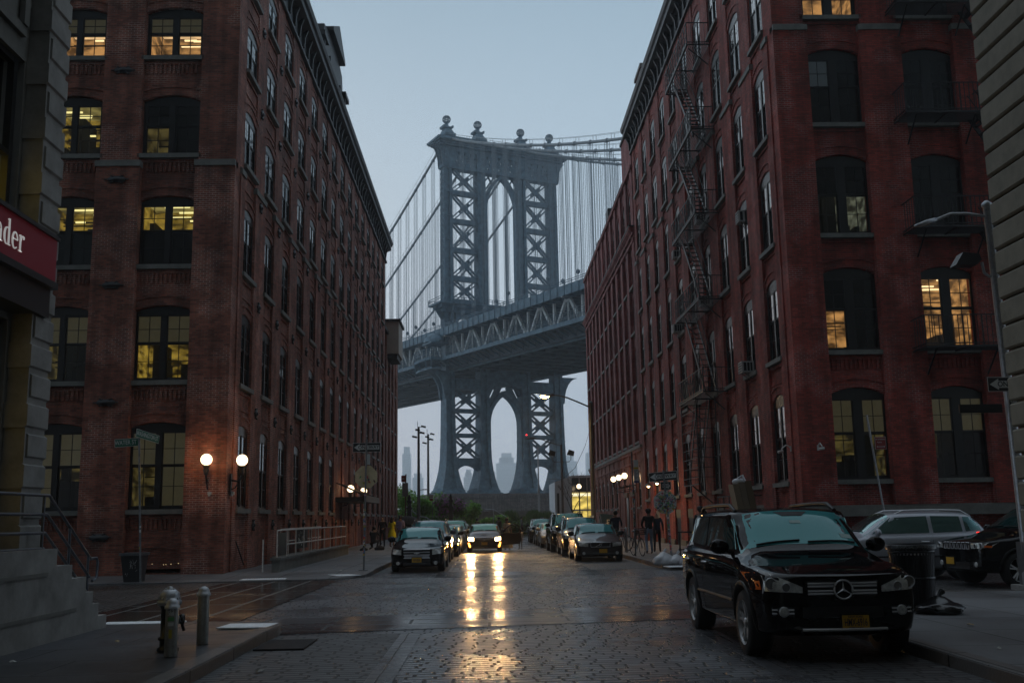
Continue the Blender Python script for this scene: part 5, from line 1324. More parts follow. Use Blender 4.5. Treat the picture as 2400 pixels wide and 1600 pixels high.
    if grille == 'two':
        for z in (gz0 + .05, gz1 - .045):
            for dz in (-.019, .013): hbar(z + dz, -hw * gx * .93, hw * gx * .93, .0135)
    elif grille == 'split':
        for z in (gz0, gz0 + .10, gz1 - .085, gz1): hbar(z, -hw * gx * .95, hw * gx * .95, .014)
        for k in range(9): hbar(gz0 + .01 + .01 * k, -hw * gx * .9, hw * gx * .9, .003)
        b.use(M_GRILLE)
    elif grille == 'slots':
        for k in range(7):
            x = lerp(-hw * gx * .85, hw * gx * .85, k / 6)
            for dx in (-.045, .045): p0, p1 = hit(x + dx, gz0 + .01), hit(x + dx, gz1 - .01); b.use(M_CHROME).tube([p0 + Vector((0, -.012, 0)), p1 + Vector((0, -.012, 0))], .009, 5)
            for z in (gz0 + .01, gz1 - .01): p0, p1 = hit(x - .045, z), hit(x + .045, z); b.tube([p0 + Vector((0, -.012, 0)), p1 + Vector((0, -.012, 0))], .009, 5)
    elif grille == 'frame':
        for z in (gz0, gz1): hbar(z, -hw * gx * .92, hw * gx * .97, .011)
        for sg_ in (-1, 1): b.tube([hit(sg_ * hw * gx * .92, gz0) + Vector((0, -.014, 0)), hit(sg_ * hw * gx * .97, gz1) + Vector((0, -.014, 0))], .011, 6)
        for k in range(6): hbar(lerp(gz0, gz1, (k + .5) / 6), -hw * gx * .9, hw * gx * .9, .004, M_TRIM)
    elif grille == 'vee':
        for k in range(3):
            z = lerp(gz0, gz1, .2 + .3 * k); b.use(M_CHROME).tube([hit(-hw * gx, z + .06) + Vector((0, -.014, 0)), hit(-hw * gx * .5, z + .015) + Vector((0, -.014, 0)), hit(0, z) + Vector((0, -.014, 0)), hit(hw * gx * .5, z + .015) + Vector((0, -.014, 0)), hit(hw * gx, z + .06) + Vector((0, -.014, 0))], .011, 6)
    else:
        for k in range(nb_): hbar(lerp(gz0, gz1, (k + .5) / nb_), -hw * gx * .93, hw * gx * .93, .007)
    gr = b.build('grille', None, root)
    em = face.get('emblem'); ez = face.get('ez', (gz0 + gz1) / 2)
    if em:
        q = MB().use(M_CHROME); h = hit(0, ez); y = h.y - .05
        if em == 'star':
            R_ = .105; q.use(M_TRIM).lathe([(R_, .0), (R_, .04)], (0, y + .004, ez), 24, ax='y').use(M_CHROME); q.tube([(R_ * math.cos(R(a)), y, ez + R_ * math.sin(R(a))) for a in range(0, 361, 15)], .011, 8)
            q.use(M_TRIM).lathe([(R_ * .97, .008), (R_ * .97, .02)], (0, y, ez), 24, ax='y').use(M_CHROME)
            for a in (90, 210, 330):
                c_, s_ = math.cos(R(a)), math.sin(R(a)); n_ = (-s_, c_)
                q.add([(n_[0] * .014, y, ez + n_[1] * .014), (-n_[0] * .014, y, ez - n_[1] * .014), (c_ * R_, y, ez + s_ * R_), (0, y - .014, ez)], [(0, 2, 3), (1, 3, 2), (0, 3, 1)])
            q.sphere((0, y, ez), .012, 8, 6)
        elif em == 'cross': q.prism([(-.085, ez - .018), (-.03, ez - .018), (-.022, ez - .032), (.035, ez - .032), (.042, ez - .012), (.09, ez - .012), (.085, ez + .018), (.03, ez + .018), (.022, ez + .032), (-.035, ez + .032), (-.042, ez + .012), (-.09, ez + .012)], y - .012, y + .012)
        elif em == 'diag':
            q.beam((-gx * hw * .55, y, gz0 + .0), (gx * hw * .35, y, gz1 + .0), .02, .02); q.tube([(.045 * math.cos(R(a)), y, ez + .045 * math.sin(R(a))) for a in range(0, 361, 30)], .01, 6)
        elif em == 'ovals':
            q.tube([(.085 * math.cos(R(a)), y, ez + .055 * math.sin(R(a))) for a in range(0, 361, 20)], .007, 6); q.tube([(.06 * math.cos(R(a)), y, ez + .018 + .02 * math.sin(R(a))) for a in range(0, 361, 30)], .006, 5); q.tube([(.022 * math.cos(R(a)), y, ez + .05 * math.sin(R(a))) for a in range(0, 361, 30)], .006, 5)
        q.build('emblem', None, gr)
    # lower intake, chin
    b = MB().use(M_GRILLE); iz0, iz1, ix = face.get('intake', (zb + .10, zb + .24, .45)); fp(b, [(-hw * ix, iz0), (hw * ix, iz0), (hw * ix, iz1), (-hw * ix, iz1)], off=.004, n=8, m=3)
    b.build('intake', None, root)
    if hi: b = MB(); hbar(zb + .10, -hw * .5, hw * .5, .02, M_RIM); b.build('skid_bar', None, root)
    if plate:
        px, pz = face.get('plate', (0, zb + .27)); h = hit(px, pz); q = MB().use(M_TRIM).box(px - .165, px + .165, h.y - .03, h.y - .004, pz - .09, pz + .09).use(M_PLATE).box(px - .152, px + .152, h.y - .036, h.y - .03, pz - .075, pz + .075)
        pl = q.build('number_plate', None, root)
        if len(plate) > 1: 
            text_mesh(plate, .115, M_PLTXT, 'plate_number', pl, (px, h.y - .040, pz - .005), sx=.50, bold=.001)
            if hi: text_mesh('NEW YORK', .032, M_PLTXT, 'plate_state', pl, (px, h.y - .038, pz + .058)); text_mesh('EMPIRE STATE', .026, M_PLTXT, 'plate_motto', pl, (px, h.y - .038, pz - .062))
    if rails:
        for sg_ in (-1, 1):
            x = sg_ * hw * .70; pts = []
            for k in range(9):
                t_ = k / 8; y = lerp(c1 + .15, r1 + .0, t_); z = tr.ray_cast(Vector((x, y, 4)), Vector((0, 0, -1)))[0].z; pts.append((x, y, z + (.075 if 0 < k < 8 else 0)))
            MB().use(rails).tube(pts, .028 if hi else .02, 8).build('roof_rail', None, root)
    return root, tr
GL = std('suv', L=5.09, W=1.92, zb=.27, hf=1.00, hc=1.15, belt=1.15, roof=1.76, cowl=1.28, head=2.02, rhead=4.45, rbase=4.93, axles=(.93, 4.0), wr=.385, ar=.44, hi=1, wroof=.80, bow=.13, twin=1, spokes=5, tw=.27)
make_car('parked_suv', GL, P_BLK, (4.0, 11.8, 0), 0, 'large glossy black SUV with a star emblem grille parked closest on the right', 'car', 'cars parked in the right lane', plate='HMX-6916', grille='two', hi=True, rails=M_TRIM,
         face=dict(lamp=(.47, .97, .775, .80, 1.05, .84), grille=(.44, .73, .91), emblem='star', ez=.81, fogz=.57, fogx=.70, fogbar=1, plate=(.12, .45), intake=(.50, .62, .48)))
VO = std('sedan', L=4.85, W=1.86, zb=.18, hf=.74, hc=.95, roof=1.45, bow=.2, twin=0, spokes=7)
make_car('parked_sedan', VO, paint('bronze', (.045, .036, .036), .6), (4.25, 39.6, 0), 0, 'dark bronze sedan with a diagonal grille bar, first of the far right row', 'car', 'cars parked in the right lane', plate='F', grille='frame', face=dict(lamp=(.50, .93, .56, .60, .73, .71), grille=(.42, .55, .72), emblem='diag', plate=(.1, .40), intake=(.24, .34, .6)))
SU = std('suv', W=1.9, L=4.8, roof=1.70, twin=1)
make_car('parked_suv', SU, paint('umber', (.03, .026, .026), .5), (4.15, 45.3, 0), 0, 'dark brown crossover with pale roof rails right behind the bronze sedan', 'car', 'cars parked in the right lane', plate='F', rails=M_GALV)
BG = std('suv', W=2.0, L=5.4, zb=.3, hf=1.08, hc=1.2, belt=1.2, roof=1.93, cowl=1.35, head=2.0, rhead=4.8, rbase=5.2, axles=(1.0, 4.2), wr=.39, ar=.45)
make_car('parked_suv', BG, P_BLK, (4.05, 50.8, 0), 0, 'tallest black SUV of the far right row with black roof rack', 'car', 'cars parked in the right lane', plate='F', rails=M_TRIM)
make_car('parked_sedan', std('sedan'), paint('beige', (.30, .25, .2), .5), (3.85, 58.8, 0), 0, 'small beige sedan behind the tallest black SUV', 'car', 'cars parked in the right lane', plate='F')
make_car('parked_sedan', std('sedan'), P_BLK, (3.85, 64.6, 0), 0, 'black sedan fifth in the far right row behind the beige sedan', 'car', 'cars parked in the right lane', plate='F')
make_car('parked_suv', std('suv'), P_BLK, (3.75, 71.2, 0), 0, 'black crossover last of the far right row', 'car', 'cars parked in the right lane', plate='F')
# left row
MA = std('sedan', L=4.87, W=1.79, zb=.17, hf=.76, hc=.95, roof=1.46, bow=.18)
make_car('parked_sedan', MA, P_BLK, (-2.33, 34.0, 0), 0, 'black sedan with a split chrome grille, first of the left row', 'car', 'cars parked in the left lane', plate='HH 0554', grille='split', face=dict(lamp=(.56, .93, .56, .60, .76, .72), grille=(.50, .46, .73), emblem='cross', ez=.615, plate=(0, .40), intake=(.22, .30, .5), fogz=.3))
make_car('parked_suv', std('suv', L=4.55, W=1.82, roof=1.67), paint('graphite', (.08, .085, .10), .6), (-2.4, 40.9, 0), 0, 'dark grey crossover standing right behind the black sedan', 'car', 'cars parked in the left lane', plate='F', rails=M_TRIM)
make_car('parked_sedan', std('sedan'), P_BLK, (-2.25, 47.0, 0), 0, 'low black sedan third in the left row', 'car', 'cars parked in the left lane', plate='F')
make_car('parked_sedan', std('sedan'), paint('silver', (.35, .37, .40), .7), (-2.2, 52.7, 0), 0, 'silver sedan fourth in the left row', 'car', 'cars parked in the left lane', plate='F')
make_car('parked_sedan', std('sedan'), paint('bronze', (.045, .036, .036), .6), (-2.2, 58.4, 0), 0, 'dark sedan fifth in the left row behind the silver sedan', 'car', 'cars parked in the left lane', plate='F')
make_car('parked_suv', std('suv'), P_BLK, (-2.15, 64.4, 0), 0, 'tall dark crossover sixth in the left row', 'car', 'cars parked in the left lane', plate='F')
make_car('parked_sedan', std('sedan'), paint('silver', (.35, .37, .40), .7), (-2.1, 70.6, 0), 0, 'pale sedan at the far end of the left row', 'car', 'cars parked in the left lane', plate='F')
# the car with its lights on
HL = emis('headlight_lit', (1, .68, .32), 45); FL = emis('fog_lit', (1, .33, .04), 12)
TY = std('sedan', L=4.96, W=1.83, zb=.18, hf=.78, hc=.97, roof=1.46, bow=.16)
ty, tr = make_car('waiting_sedan', TY, paint('maroon', (.035, .018, .02), .5), (-.2, 53.0, 0), 0, 'dark maroon sedan with blazing headlights and an open door in mid street', 'car', plate='F', grille='vee', lampm=HL, face=dict(lamp=(.60, .90, .58, .60, .76, .74), grille=(.5, .62, .72), emblem='ovals', plate=(0, .45), intake=(.2, .34, .6), fogz=.34, fogx=.74))
for sg_ in (-1, 1):
    h = tr.ray_cast(Vector((sg_ * .76, -3, .38)), Vector((0, 1, 0)))[0] or Vector((sg_ * .76, 0, .38))
    b = MB().use(FL); b.prism([(h.x - sg_ * .06, .27), (h.x + sg_ * .01, .27), (h.x + sg_ * .08, .50), (h.x + sg_ * .01, .50)], h.y - .04, h.y + .02); b.build('running_lamp', None, ty)
def spot(name, parent, loc, rot, e, col, size, blend=.6, rad=.06, kind='SPOT'):
    l = bpy.data.lights.new(name, kind); l.energy = e; l.color = col
    if kind == 'SPOT': l.spot_size = size; l.spot_blend = blend
    l.shadow_soft_size = rad
    o = bpy.data.objects.new(name, l); COL.objects.link(o); o.parent = parent; o.location = loc; o.rotation_euler = rot; return o
for sg_ in (-1, 1):
    spot('headlight_beam', ty, (sg_ * .68, -.12, .67), (R(-84), 0, 0), 430, (1, .62, .28), R(60), 1.0, .14)
    spot('running_beam', ty, (sg_ * .78, -.10, .38), (R(-84), 0, 0), 90, (1, .35, .05), R(90), .9, .07)
# open driver's door on the right of the picture
b = MB().use(paint('maroon', (.035, .018, .02), .5)); pv_ = Vector((.88, 1.55, 0)); ang = R(-18)
def dpt(u, z, o_=0): return (pv_.x + u * math.cos(ang) - o_ * math.sin(ang) * -1, pv_.y + u * -math.sin(ang) * 1 + o_, z)
out_ = [(0, .32), (1.02, .36), (1.10, .62), (1.08, .95), (0, .93)]
b.add([dpt(u, z, 0) for u, z in out_] + [dpt(u, z, .07) for u, z in out_], [(0, 1, 2, 3, 4), (9, 8, 7, 6, 5)] + [(k, 5 + k, 5 + (k + 1) % 5, (k + 1) % 5) for k in range(5)])
fr_ = [(.0, .93), (.42, 1.30), (.72, 1.38), (.98, 1.30), (1.08, .95)]
b.tube([dpt(u, z, .03) for u, z in fr_], .025, 6); dd = b.build('open_door', None, ty)
MB().use(M_CLEAR).add([dpt(u, z, .03) for u, z in fr_], [(0, 1, 2, 3, 4)]).build('door_glass', None, dd)
# side street traffic on the right
SV = std('suv', L=4.57, W=1.85, roof=1.68, twin=1)
make_car('passing_suv', SV, paint('grey_silver', (.38, .39, .43), .35), (8.0, 26.4, 0), R(-90), 'silver grey crossover seen side on behind the black SUV', 'car', plate='F', rails=M_CHROME, tail_lit=True, darkscr=True)
JP = std('suv', L=4.82, W=1.94, zb=.3, hf=1.0, hc=1.14, belt=1.14, roof=1.76, bow=.10, twin=1, wr=.38, ar=.43)
make_car('black_suv', JP, P_BLK, (10.45, 23.3, 0), R(-82), 'black SUV with a seven slot chrome grille nosing in from the right edge', 'car', plate='F', grille='slots', hi=False, darkscr=True, face=dict(lamp=(.56, .93, .84, .86, .97, .95), grille=(.52, .82, .98), plate=(-.25, .56), bulbs=1, fogz=.5))
# ================================================================ street furniture
M_POLE = mat('pole_steel', (.16, .165, .17), .45, .5, noise=.3, nscale=9)
M_GLOBE = emis('globe_lit', (1, .76, .46), 3.2)
M_HOTY = emis('street_lamp_lit', (1, .62, .22), 120)
M_SIGNB = mat('sign_black', (.012, .012, .014), .4); M_SIGNW = mat('sign_white', (.55, .55, .53), .5)
def lampglow(name, root, loc, e, col=(1, .52, .2), rad=.12):
    return spot(name, root, Vector(loc) - org_of(root), (0, 0, 0), e, col, 0, rad=rad, kind='POINT')
def globe_lamp(loc, wall, r, e, label, group=None, down=False):
    """globe on a scrolled wall bracket; wall: point on the wall"""
    t_ = thing('wall_lamp', wall, label, 'wall lamp', group, world=True); c = Vector(loc); w_ = Vector(wall)
    b = MB().use(M_IRON); d = (Vector((c.x, c.y, 0)) - Vector((w_.x, w_.y, 0))).normalized()
    b.lathe([(.05, -.18), (.10, -.02), (.07, .04), (.13, .10), (.12, .13)], (c.x, c.y, c.z - r - .13), 12)
    zb = c.z - r - .35
    b.tube([(c.x, c.y, c.z - r - .2), (c.x, c.y, zb), (c.x - d.x * .12, c.y - d.y * .12, zb - .14), (w_.x, w_.y, zb - .1)], .035, 8)
    b.tube([(c.x, c.y, zb - .02), (c.x - d.x * .2, c.y - d.y * .2, zb - .35), (w_.x, w_.y, zb - .42)], .022, 6)
    s_ = Vector((-d.y, d.x, 0)) * .09; b.add([w_ + s_ + Vector((0, 0, zb - .6 - w_.z)), w_ - s_ + Vector((0, 0, zb - .6 - w_.z)), w_ - s_ + Vector((0, 0, zb + .1 - w_.z)), w_ + s_ + Vector((0, 0, zb + .1 - w_.z))] + [v + d * .04 for v in (w_ + s_ + Vector((0, 0, zb - .6 - w_.z)), w_ - s_ + Vector((0, 0, zb - .6 - w_.z)), w_ - s_ + Vector((0, 0, zb + .1 - w_.z)), w_ + s_ + Vector((0, 0, zb + .1 - w_.z)))], [(0, 1, 2, 3), (7, 6, 5, 4), (0, 4, 5, 1), (1, 5, 6, 2), (2, 6, 7, 3), (3, 7, 4, 0)])
    b.build('bracket', None, t_); g = MB().use(M_GLOBE).sphere(c, r, 20, 14).build('globe', None, t_)
    g.visible_shadow = True
    if e: lampglow('lamp_light', t_, (c.x + d.x * (r + .05), c.y + d.y * (r + .05), c.z), e, rad=r)
    return t_
globe_lamp((-8.87, 32.86, 3.67), (-8.87, 33.155, 3.2), .18, 16, 'lit globe lamp on the left brick corner, facing the side street', 'globe lamps on the left brick corner')
globe_lamp((-7.9, 33.5, 3.67), (-8.26, 33.5, 3.2), .18, 16, 'lit globe lamp round the left brick corner, facing the cars', 'globe lamps on the left brick corner')
globe_lamp((-7.8, 59.3, 3.50), (-8.3, 59.3, 3.2), .2, 12, 'nearer lit globe above the entrance canopy on the left', 'globe lamps over the left entrance')
globe_lamp((-7.8, 65.6, 3.55), (-8.3, 65.6, 3.2), .2, 8, 'farther lit globe above the entrance canopy on the left', 'globe lamps over the left entrance')
for y, nm_ in ((70.2, 'nearest'), (73.3, 'middle'), (76.45, 'farthest')):
    globe_lamp((9.3, y, 4.4), (10.05, y, 4.0), .2, 12, nm_ + ' of three lit globe lamps in a row on the plum brick loft', 'three globe lamps on the plum brick loft')
t_ = thing('post_lamp', (9.2, 104.5, 0), 'single lit globe on a thin post before the white glass pavilion', 'post lamp', world=True)
MB().use(M_IRON).cyl((9.2, 104.5, .1), (9.2, 104.5, 4.5), .05).build('post', None, t_); MB().use(M_GLOBE).sphere((9.2, 104.5, 4.75), .24).build('globe', None, t_)
for y, z, nm_ in ((61.8, 3.45, 'farther'), (58.6, 3.52, 'nearer')):
    t_ = thing('wall_lamp', (10.1, y, z), nm_ + ' small shaded gooseneck lamp on the bright red brick wall', 'wall lamp', 'gooseneck lamps on the red brick wall', world=True)
    MB().use(M_IRON).tube([(10.08, y, z), (9.9, y, z + .35), (9.65, y, z + .35), (9.6, y, z + .18)], .025, 6).lathe([(.05, .14), (.12, .10), (.24, -.02)], (9.6, y, z), 14, caps=False).build('shade', None, t_)
    MB().use(emis('bulb_lit', (1, .6, .25), 22)).sphere((9.6, y, z - .03), .075).build('bulb', None, t_); lampglow('lamp_light', t_, (9.6, y, z - .16), 7, rad=.07)
def cobra(b, head, d, up=.0):
    h = Vector(head); d = Vector(d).normalized(); s_ = Vector((-d.y, d.x, 0)); vs = []
    for (l, w_, z0, z1) in ((0, .06, -.04, .05), (.18, .13, -.07, .08), (.5, .17, -.08, .07), (.78, .11, -.05, .03), (.86, .03, -.02, .0)):
        for (a, z) in ((-w_, z0), (w_, z0), (w_ * .8, z1), (-w_ * .8, z1)): vs.append(h + d * l + s_ * a + Vector((0, 0, z + up * l)))
    b.add(vs, [(i * 4 + k, i * 4 + (k + 1) % 4, (i + 1) * 4 + (k + 1) % 4, (i + 1) * 4 + k) for i in range(4) for k in range(4)] + [(0, 1, 2, 3), (16, 17, 18, 19)], True)
t_ = thing('street_lamp', (5.9, 57.9, .15), 'glowing street lamp reaching over the road from the right pavement', 'street lamp', world=True)
b = MB().use(M_POLE); b.lathe([(.16, 0), (.16, .5), (.11, .6), (.10, 7.8), (.12, 7.82), (.12, 7.9), (.05, 8.0)], (5.9, 57.9, .15), 10).build('pole', None, t_)
b = MB().use(M_POLE); b.tube([(5.85, 57.9, 7.8), (5.3, 57.9, 8.05), (4.6, 57.9, 8.35), (4.1, 57.9, 8.5), (3.85, 57.9, 8.52)], .045, 8).build('arm', None, t_)
b = MB().use(M_GALV); cobra(b, (3.85, 57.9, 8.52), (-1, 0, 0), .03); hd = b.build('lamp_head', None, t_)
MB().use(M_HOTY).sphere((3.30, 57.9, 8.46), .15, 14, 8, (1.6, 1, .7)).build('lamp_lens', None, hd)
spot('lamp_light', t_, Vector((3.25, 57.8, 8.25)) - org_of(t_), (0, 0, 0), 1000, (1, .62, .24), R(150), .5, rad=.25)
t_ = thing('street_lamp', (5.9, 82.1, .15), 'dark pole with two floodlights and an unlit arm farther up the right kerb', 'street lamp', world=True)
b = MB().use(M_POLE); b.cyl((5.9, 82.1, .15), (5.9, 82.1, 7.4), .10, .08).build('pole', None, t_)
b = MB().use(M_POLE); b.tube([(5.9, 82.1, 7.3), (5.0, 82.1, 7.6), (4.2, 82.1, 7.9), (3.8, 82.1, 7.95)], .04, 6); cobra(b, (3.85, 82.1, 7.95), (-1, 0, 0)); b.build('arm', None, t_)
b = MB().use(M_POLE); b.tube([(5.15, 82.1, 6.6), (5.15, 82.1, 6.2), (5.3, 82.1, 6.05), (6.5, 82.1, 6.05), (6.65, 82.1, 6.2), (6.65, 82.1, 6.6)], .03, 6).build('crossarm', None, t_)
for x in (5.15, 6.65):
    b = MB().use(M_IRON); b.prism([(x - .32, 6.6), (x + .22, 6.5), (x + .28, 6.85), (x - .15, 7.0)], 81.9, 82.3).build('floodlight', None, t_)
t_ = thing('street_lamp', (10.4, 20, .15), 'tall galvanised lamp pole with an unlit arm at the right edge', 'street lamp', world=True)
b = MB().use(M_GALV); b.lathe([(.14, 0), (.14, .3), (.11, .35), (.075, 7.6), (.10, 7.62), (.10, 7.68), (.03, 7.74)], (10.4, 20, .15), 12)
b.v = [(x - (z - .15) * .018, y, z) for x, y, z in b.v]; b.build('pole', None, t_)
b = MB().use(M_GALV); b.tube([(10.28, 20, 7.55), (9.85, 20, 7.62), (9.5, 20, 7.62), (9.25, 20, 7.52), (9.15, 20, 7.48)], .032, 8).build('arm', None, t_)
b = MB().use(M_GALV); cobra(b, (9.2, 20, 7.50), (-.5, -.1, 0), -.28); b.v = [((v[0] - 9.2) * .6 + 9.2, (v[1] - 20) * .6 + 20, (v[2] - 7.5) * .6 + 7.5) for v in b.v]; b.build('lamp_head', None, t_)
b = MB().use(M_GALV); b.tube([(10.3, 20, 6.38), (10.18, 20, 6.30), (10.08, 20, 6.38), (10.05, 20, 6.6)], .03, 8).build('flood_arm', None, t_)
b = MB().use(M_IRON); b.prism([(9.45, 6.52), (9.62, 6.78), (9.95, 6.74), (9.98, 6.62), (9.88, 6.52)], 19.85, 20.15).build('floodlight', None, t_)
MB().use(M_DGALV).box(10.28, 10.58, 19.85, 20.2, .15, 1.05).use(M_STONE).box(10.15, 10.7, 19.7, 20.3, .1, .24).build('control_box', None, t_)
b = MB().use(M_SIGNB).box(9.30, 10.15, 19.95, 19.99, 3.55, 3.72).build('street_name_board', None, t_)
def octagon(r, cx, cz): return [(cx + r * math.cos(R(22.5 + 45 * k)), cz + r * math.sin(R(22.5 + 45 * k))) for k in range(8)]
def oneway(parent, c, w_, h, left=True, rz=0.0, tilt=0.0):
    """black plate, white border, white arrow with ONE WAY in it; front faces -y"""
    M = Matrix.Translation(Vector(c) - org_of(parent)) @ Matrix.Rotation(rz, 4, 'Z') @ Matrix.Rotation(tilt, 4, 'Y')
    b = MB().use(M_SIGNW).box(-w_ / 2, w_ / 2, -.004, .0, -h / 2, h / 2).use(M_SIGNB).box(-w_ / 2 + .012, w_ / 2 - .012, -.007, -.003, -h / 2 + .012, h / 2 - .012)
    b.use(M_SIGNW); s_ = -1 if left else 1; a = w_ / 2 - .04
    b.prism([(s_ * a, 0), (s_ * (a - .2 * w_), h * .38), (s_ * (a - .2 * w_), h * .24), (-s_ * a, h * .24), (-s_ * a, -h * .24), (s_ * (a - .2 * w_), -h * .24), (s_ * (a - .2 * w_), -h * .38)], -.011, -.006)
    o = b.build('one_way_plate', None); o.parent = parent; o.matrix_local = M
    t = text_mesh('ONE WAY', h * .52, M_SIGNB, 'lettering', o, (-s_ * w_ * .07, -.0135, 0), sx=.92 * min(1, w_ / (h * 3.0)), bold=.002)
    return o
M_STK = [mat('sticker_%d' % i, c, .5) for i, c in enumerate(((.6, .6, .58), (.02, .02, .02), (.5, .06, .05), (.45, .35, .04), (.08, .2, .35), (.1, .3, .1), (.5, .25, .35), (.55, .55, .5)))]
M_STK_GREEN = M_STK[5]
def sticker_blobs(b, inside, x0, x1, z0, z1, y, n, seed, smin=.02, smax=.06, dots=True):
    rr = random.Random(seed)
    for k in range(n):
        x, z = rr.uniform(x0, x1), rr.uniform(z0, z1)
        if not inside(x, z): continue
        w_, h = rr.uniform(smin, smax), rr.uniform(smin, smax); a = rr.uniform(-.6, .6); yy = y - .0004 * k; b.use(rr.choice(M_STK)); m_ = rr.choice((4, 4, 6, 10))
        pts = [(w_ * math.cos(2 * math.pi * (j + .5) / m_), h * math.sin(2 * math.pi * (j + .5) / m_)) for j in range(m_)]
        b.add([(x + p * math.cos(a) - q * math.sin(a), yy, z + p * math.sin(a) + q * math.cos(a)) for p, q in pts], [tuple(range(m_))])
        b.use(rr.choice(M_STK)); r_ = min(w_, h) * .5
        b.add([(x + r_ * math.cos(j * 1.26), yy - .0002, z + r_ * .8 * math.sin(j * 1.26)) for j in range(5)], [(0, 1, 2, 3, 4)])
def pole_stickers(root, p, q, r, n, seed):
    rr = random.Random(seed); b = MB(); p = Vector(p); q = Vector(q)
    for k in range(n):
        t0 = rr.uniform(0, 1); h = rr.uniform(.03, .09); c = p.lerp(q, t0); c2 = c + (q - p).normalized() * h
        b.use(rr.choice(M_STK)); a0 = rr.uniform(2.2, 4.6); vs = []
        for j in range(4):
            a = a0 + j * .5; o_ = Vector((math.cos(a), math.sin(a), 0)) * (r + .003 + .0002 * k); vs += [c + o_, c2 + o_]
        b.add(vs, [(2 * j, 2 * j + 1, 2 * j + 3, 2 * j + 2) for j in range(3)])
    b.build('sticker', None, root)
# left corner post
t_ = thing('sign_post', (-3.96, 33.5, .13), 'sticker covered post with a one way sign over a blank tan sign back', 'sign post', world=True)
p0, p1 = Vector((-3.97, 33.5, .12)), Vector((-3.91, 33.5, 4.27))
MB().use(M_POLE).cyl(p0, p1, .032, n=10).box(-4.12, -3.82, 33.4, 33.6, .1, .15).build('pole', None, t_); pole_stickers(t_, (-3.965, 33.5, .5), (-3.94, 33.5, 2.75), .032, 46, 4)
oneway(t_, (-3.905, 33.55, 4.02), .90, .30, True, 0)
b = MB().use(mat('sign_back', (.60, .48, .29), .6, 0, noise=.15, nscale=6)).prism(octagon(.385, -3.915, 3.07), 33.545, 33.55); sticker_blobs(b, lambda x, z: math.hypot(x + 3.915, z - 3.07) < .32, -4.2, -3.6, 2.75, 3.1, 33.543, 9, 12, .02, .055); b.build('stop_sign_back', None, t_)
MB().use(M_SIGNW).box(-3.93, -3.79, 33.53, 33.535, 3.46, 3.79).build('small_plate', None, t_)
# right corner post
t_ = thing('sign_post', (5.95, 34, .15), 'post with a one way sign and a stop sign smothered in stickers, right pavement', 'sign post', world=True)
MB().use(M_POLE).cyl((5.96, 34, .13), (5.79, 34, 3.15), .032, n=10).build('pole', None, t_); pole_stickers(t_, (5.94, 34, .5), (5.86, 34, 1.9), .032, 34, 8)
oneway(t_, (5.78, 34.05, 2.95), .93, .30, True, R(-3), R(-3.5)); oneway(t_, (5.87, 34.08, 2.64), .36, .27, False, R(8))
b = MB().use(M_SIGNW).prism(octagon(.40, 5.82, 2.11), 34.05, 34.055); sticker_blobs(b, lambda x, z: math.hypot(x - 5.82, z - 2.11) < .355, 5.42, 6.22, 1.71, 2.51, 34.045, 430, 3, .018, .05); b.build('stop_sign_back', None, t_)
# corner pole right edge
oneway(bpy.data.objects['street_lamp.002'], (10.32, 19.9, 4.10), .92, .29, True, R(4))
oneway(bpy.data.objects['street_lamp.002'], (10.55, 19.9, 3.80), .6, .27, False, R(4))
# bus post
t_ = thing('sign_post', (5.72, 40.7, .15), 'tall thin post with a long narrow white timetable panel', 'sign post', world=True)
MB().use(M_POLE).cyl((5.72, 40.7, .13), (5.70, 40.7, 4.19), .03, n=8).build('pole', None, t_); pole_stickers(t_, (5.72, 40.7, 1.0), (5.71, 40.7, 2.8), .03, 30, 18)
b = MB().use(M_SIGNW).box(5.76, 5.95, 40.68, 40.69, 3.05, 3.86).use(mat('sign_navy', (.03, .04, .16), .5)).box(5.76, 5.95, 40.68, 40.69, 2.97, 3.045).use(mat('sign_yellow', (.5, .33, .02), .5)).box(5.762, 5.948, 40.675, 40.68, 3.5, 3.58).use(M_PLTXT)
for k in range(9): z = 3.10 + .045 * k; b.box(5.775, 5.85 + .03 * (k % 3), 40.676, 40.679, z, z + .016)
b.build('timetable_panel', None, t_)
# street name signs
t_ = thing('sign_post', (-9.92, 30.2, .08), 'thin post with two green street name signs on the left corner', 'sign post', world=True)
MB().use(M_POLE).cyl((-9.90, 30.2, .05), (-10.13, 30.2, 4.42), .03, n=8).build('pole', None, t_); pole_stickers(t_, (-9.95, 30.2, .9), (-9.98, 30.2, 1.8), .03, 6, 5)
M_GREEN = mat('sign_green', (.01, .12, .07), .45)
def nameboard(txt, c, w_, h, rz, sx, tilt=0):
    M = Matrix.Translation(Vector(c) - org_of(t_)) @ Matrix.Rotation(rz, 4, 'Z') @ Matrix.Rotation(tilt, 4, 'Y')
    o = MB().use(M_SIGNW).box(-w_ / 2, w_ / 2, -.003, .003, -h / 2, h / 2).use(M_GREEN).box(-w_ / 2 + .01, w_ / 2 - .01, -.006, .006, -h / 2 + .012, h / 2 - .012).build('street_name_plate', None)
    o.parent = t_; o.matrix_local = M
    text_mesh(txt, h * .78, M_SIGNW, 'lettering', o, (-.02, -.008, 0), sx=sx, bold=.001); return o
nameboard('WATER ST', (-10.47, 30.18, 4.03), .68, .235, R(0), .72, R(-3)); nameboard('WASHINGTON ST', (-9.92, 30.35, 4.22), 1.0, .235, R(68), .62, R(8))
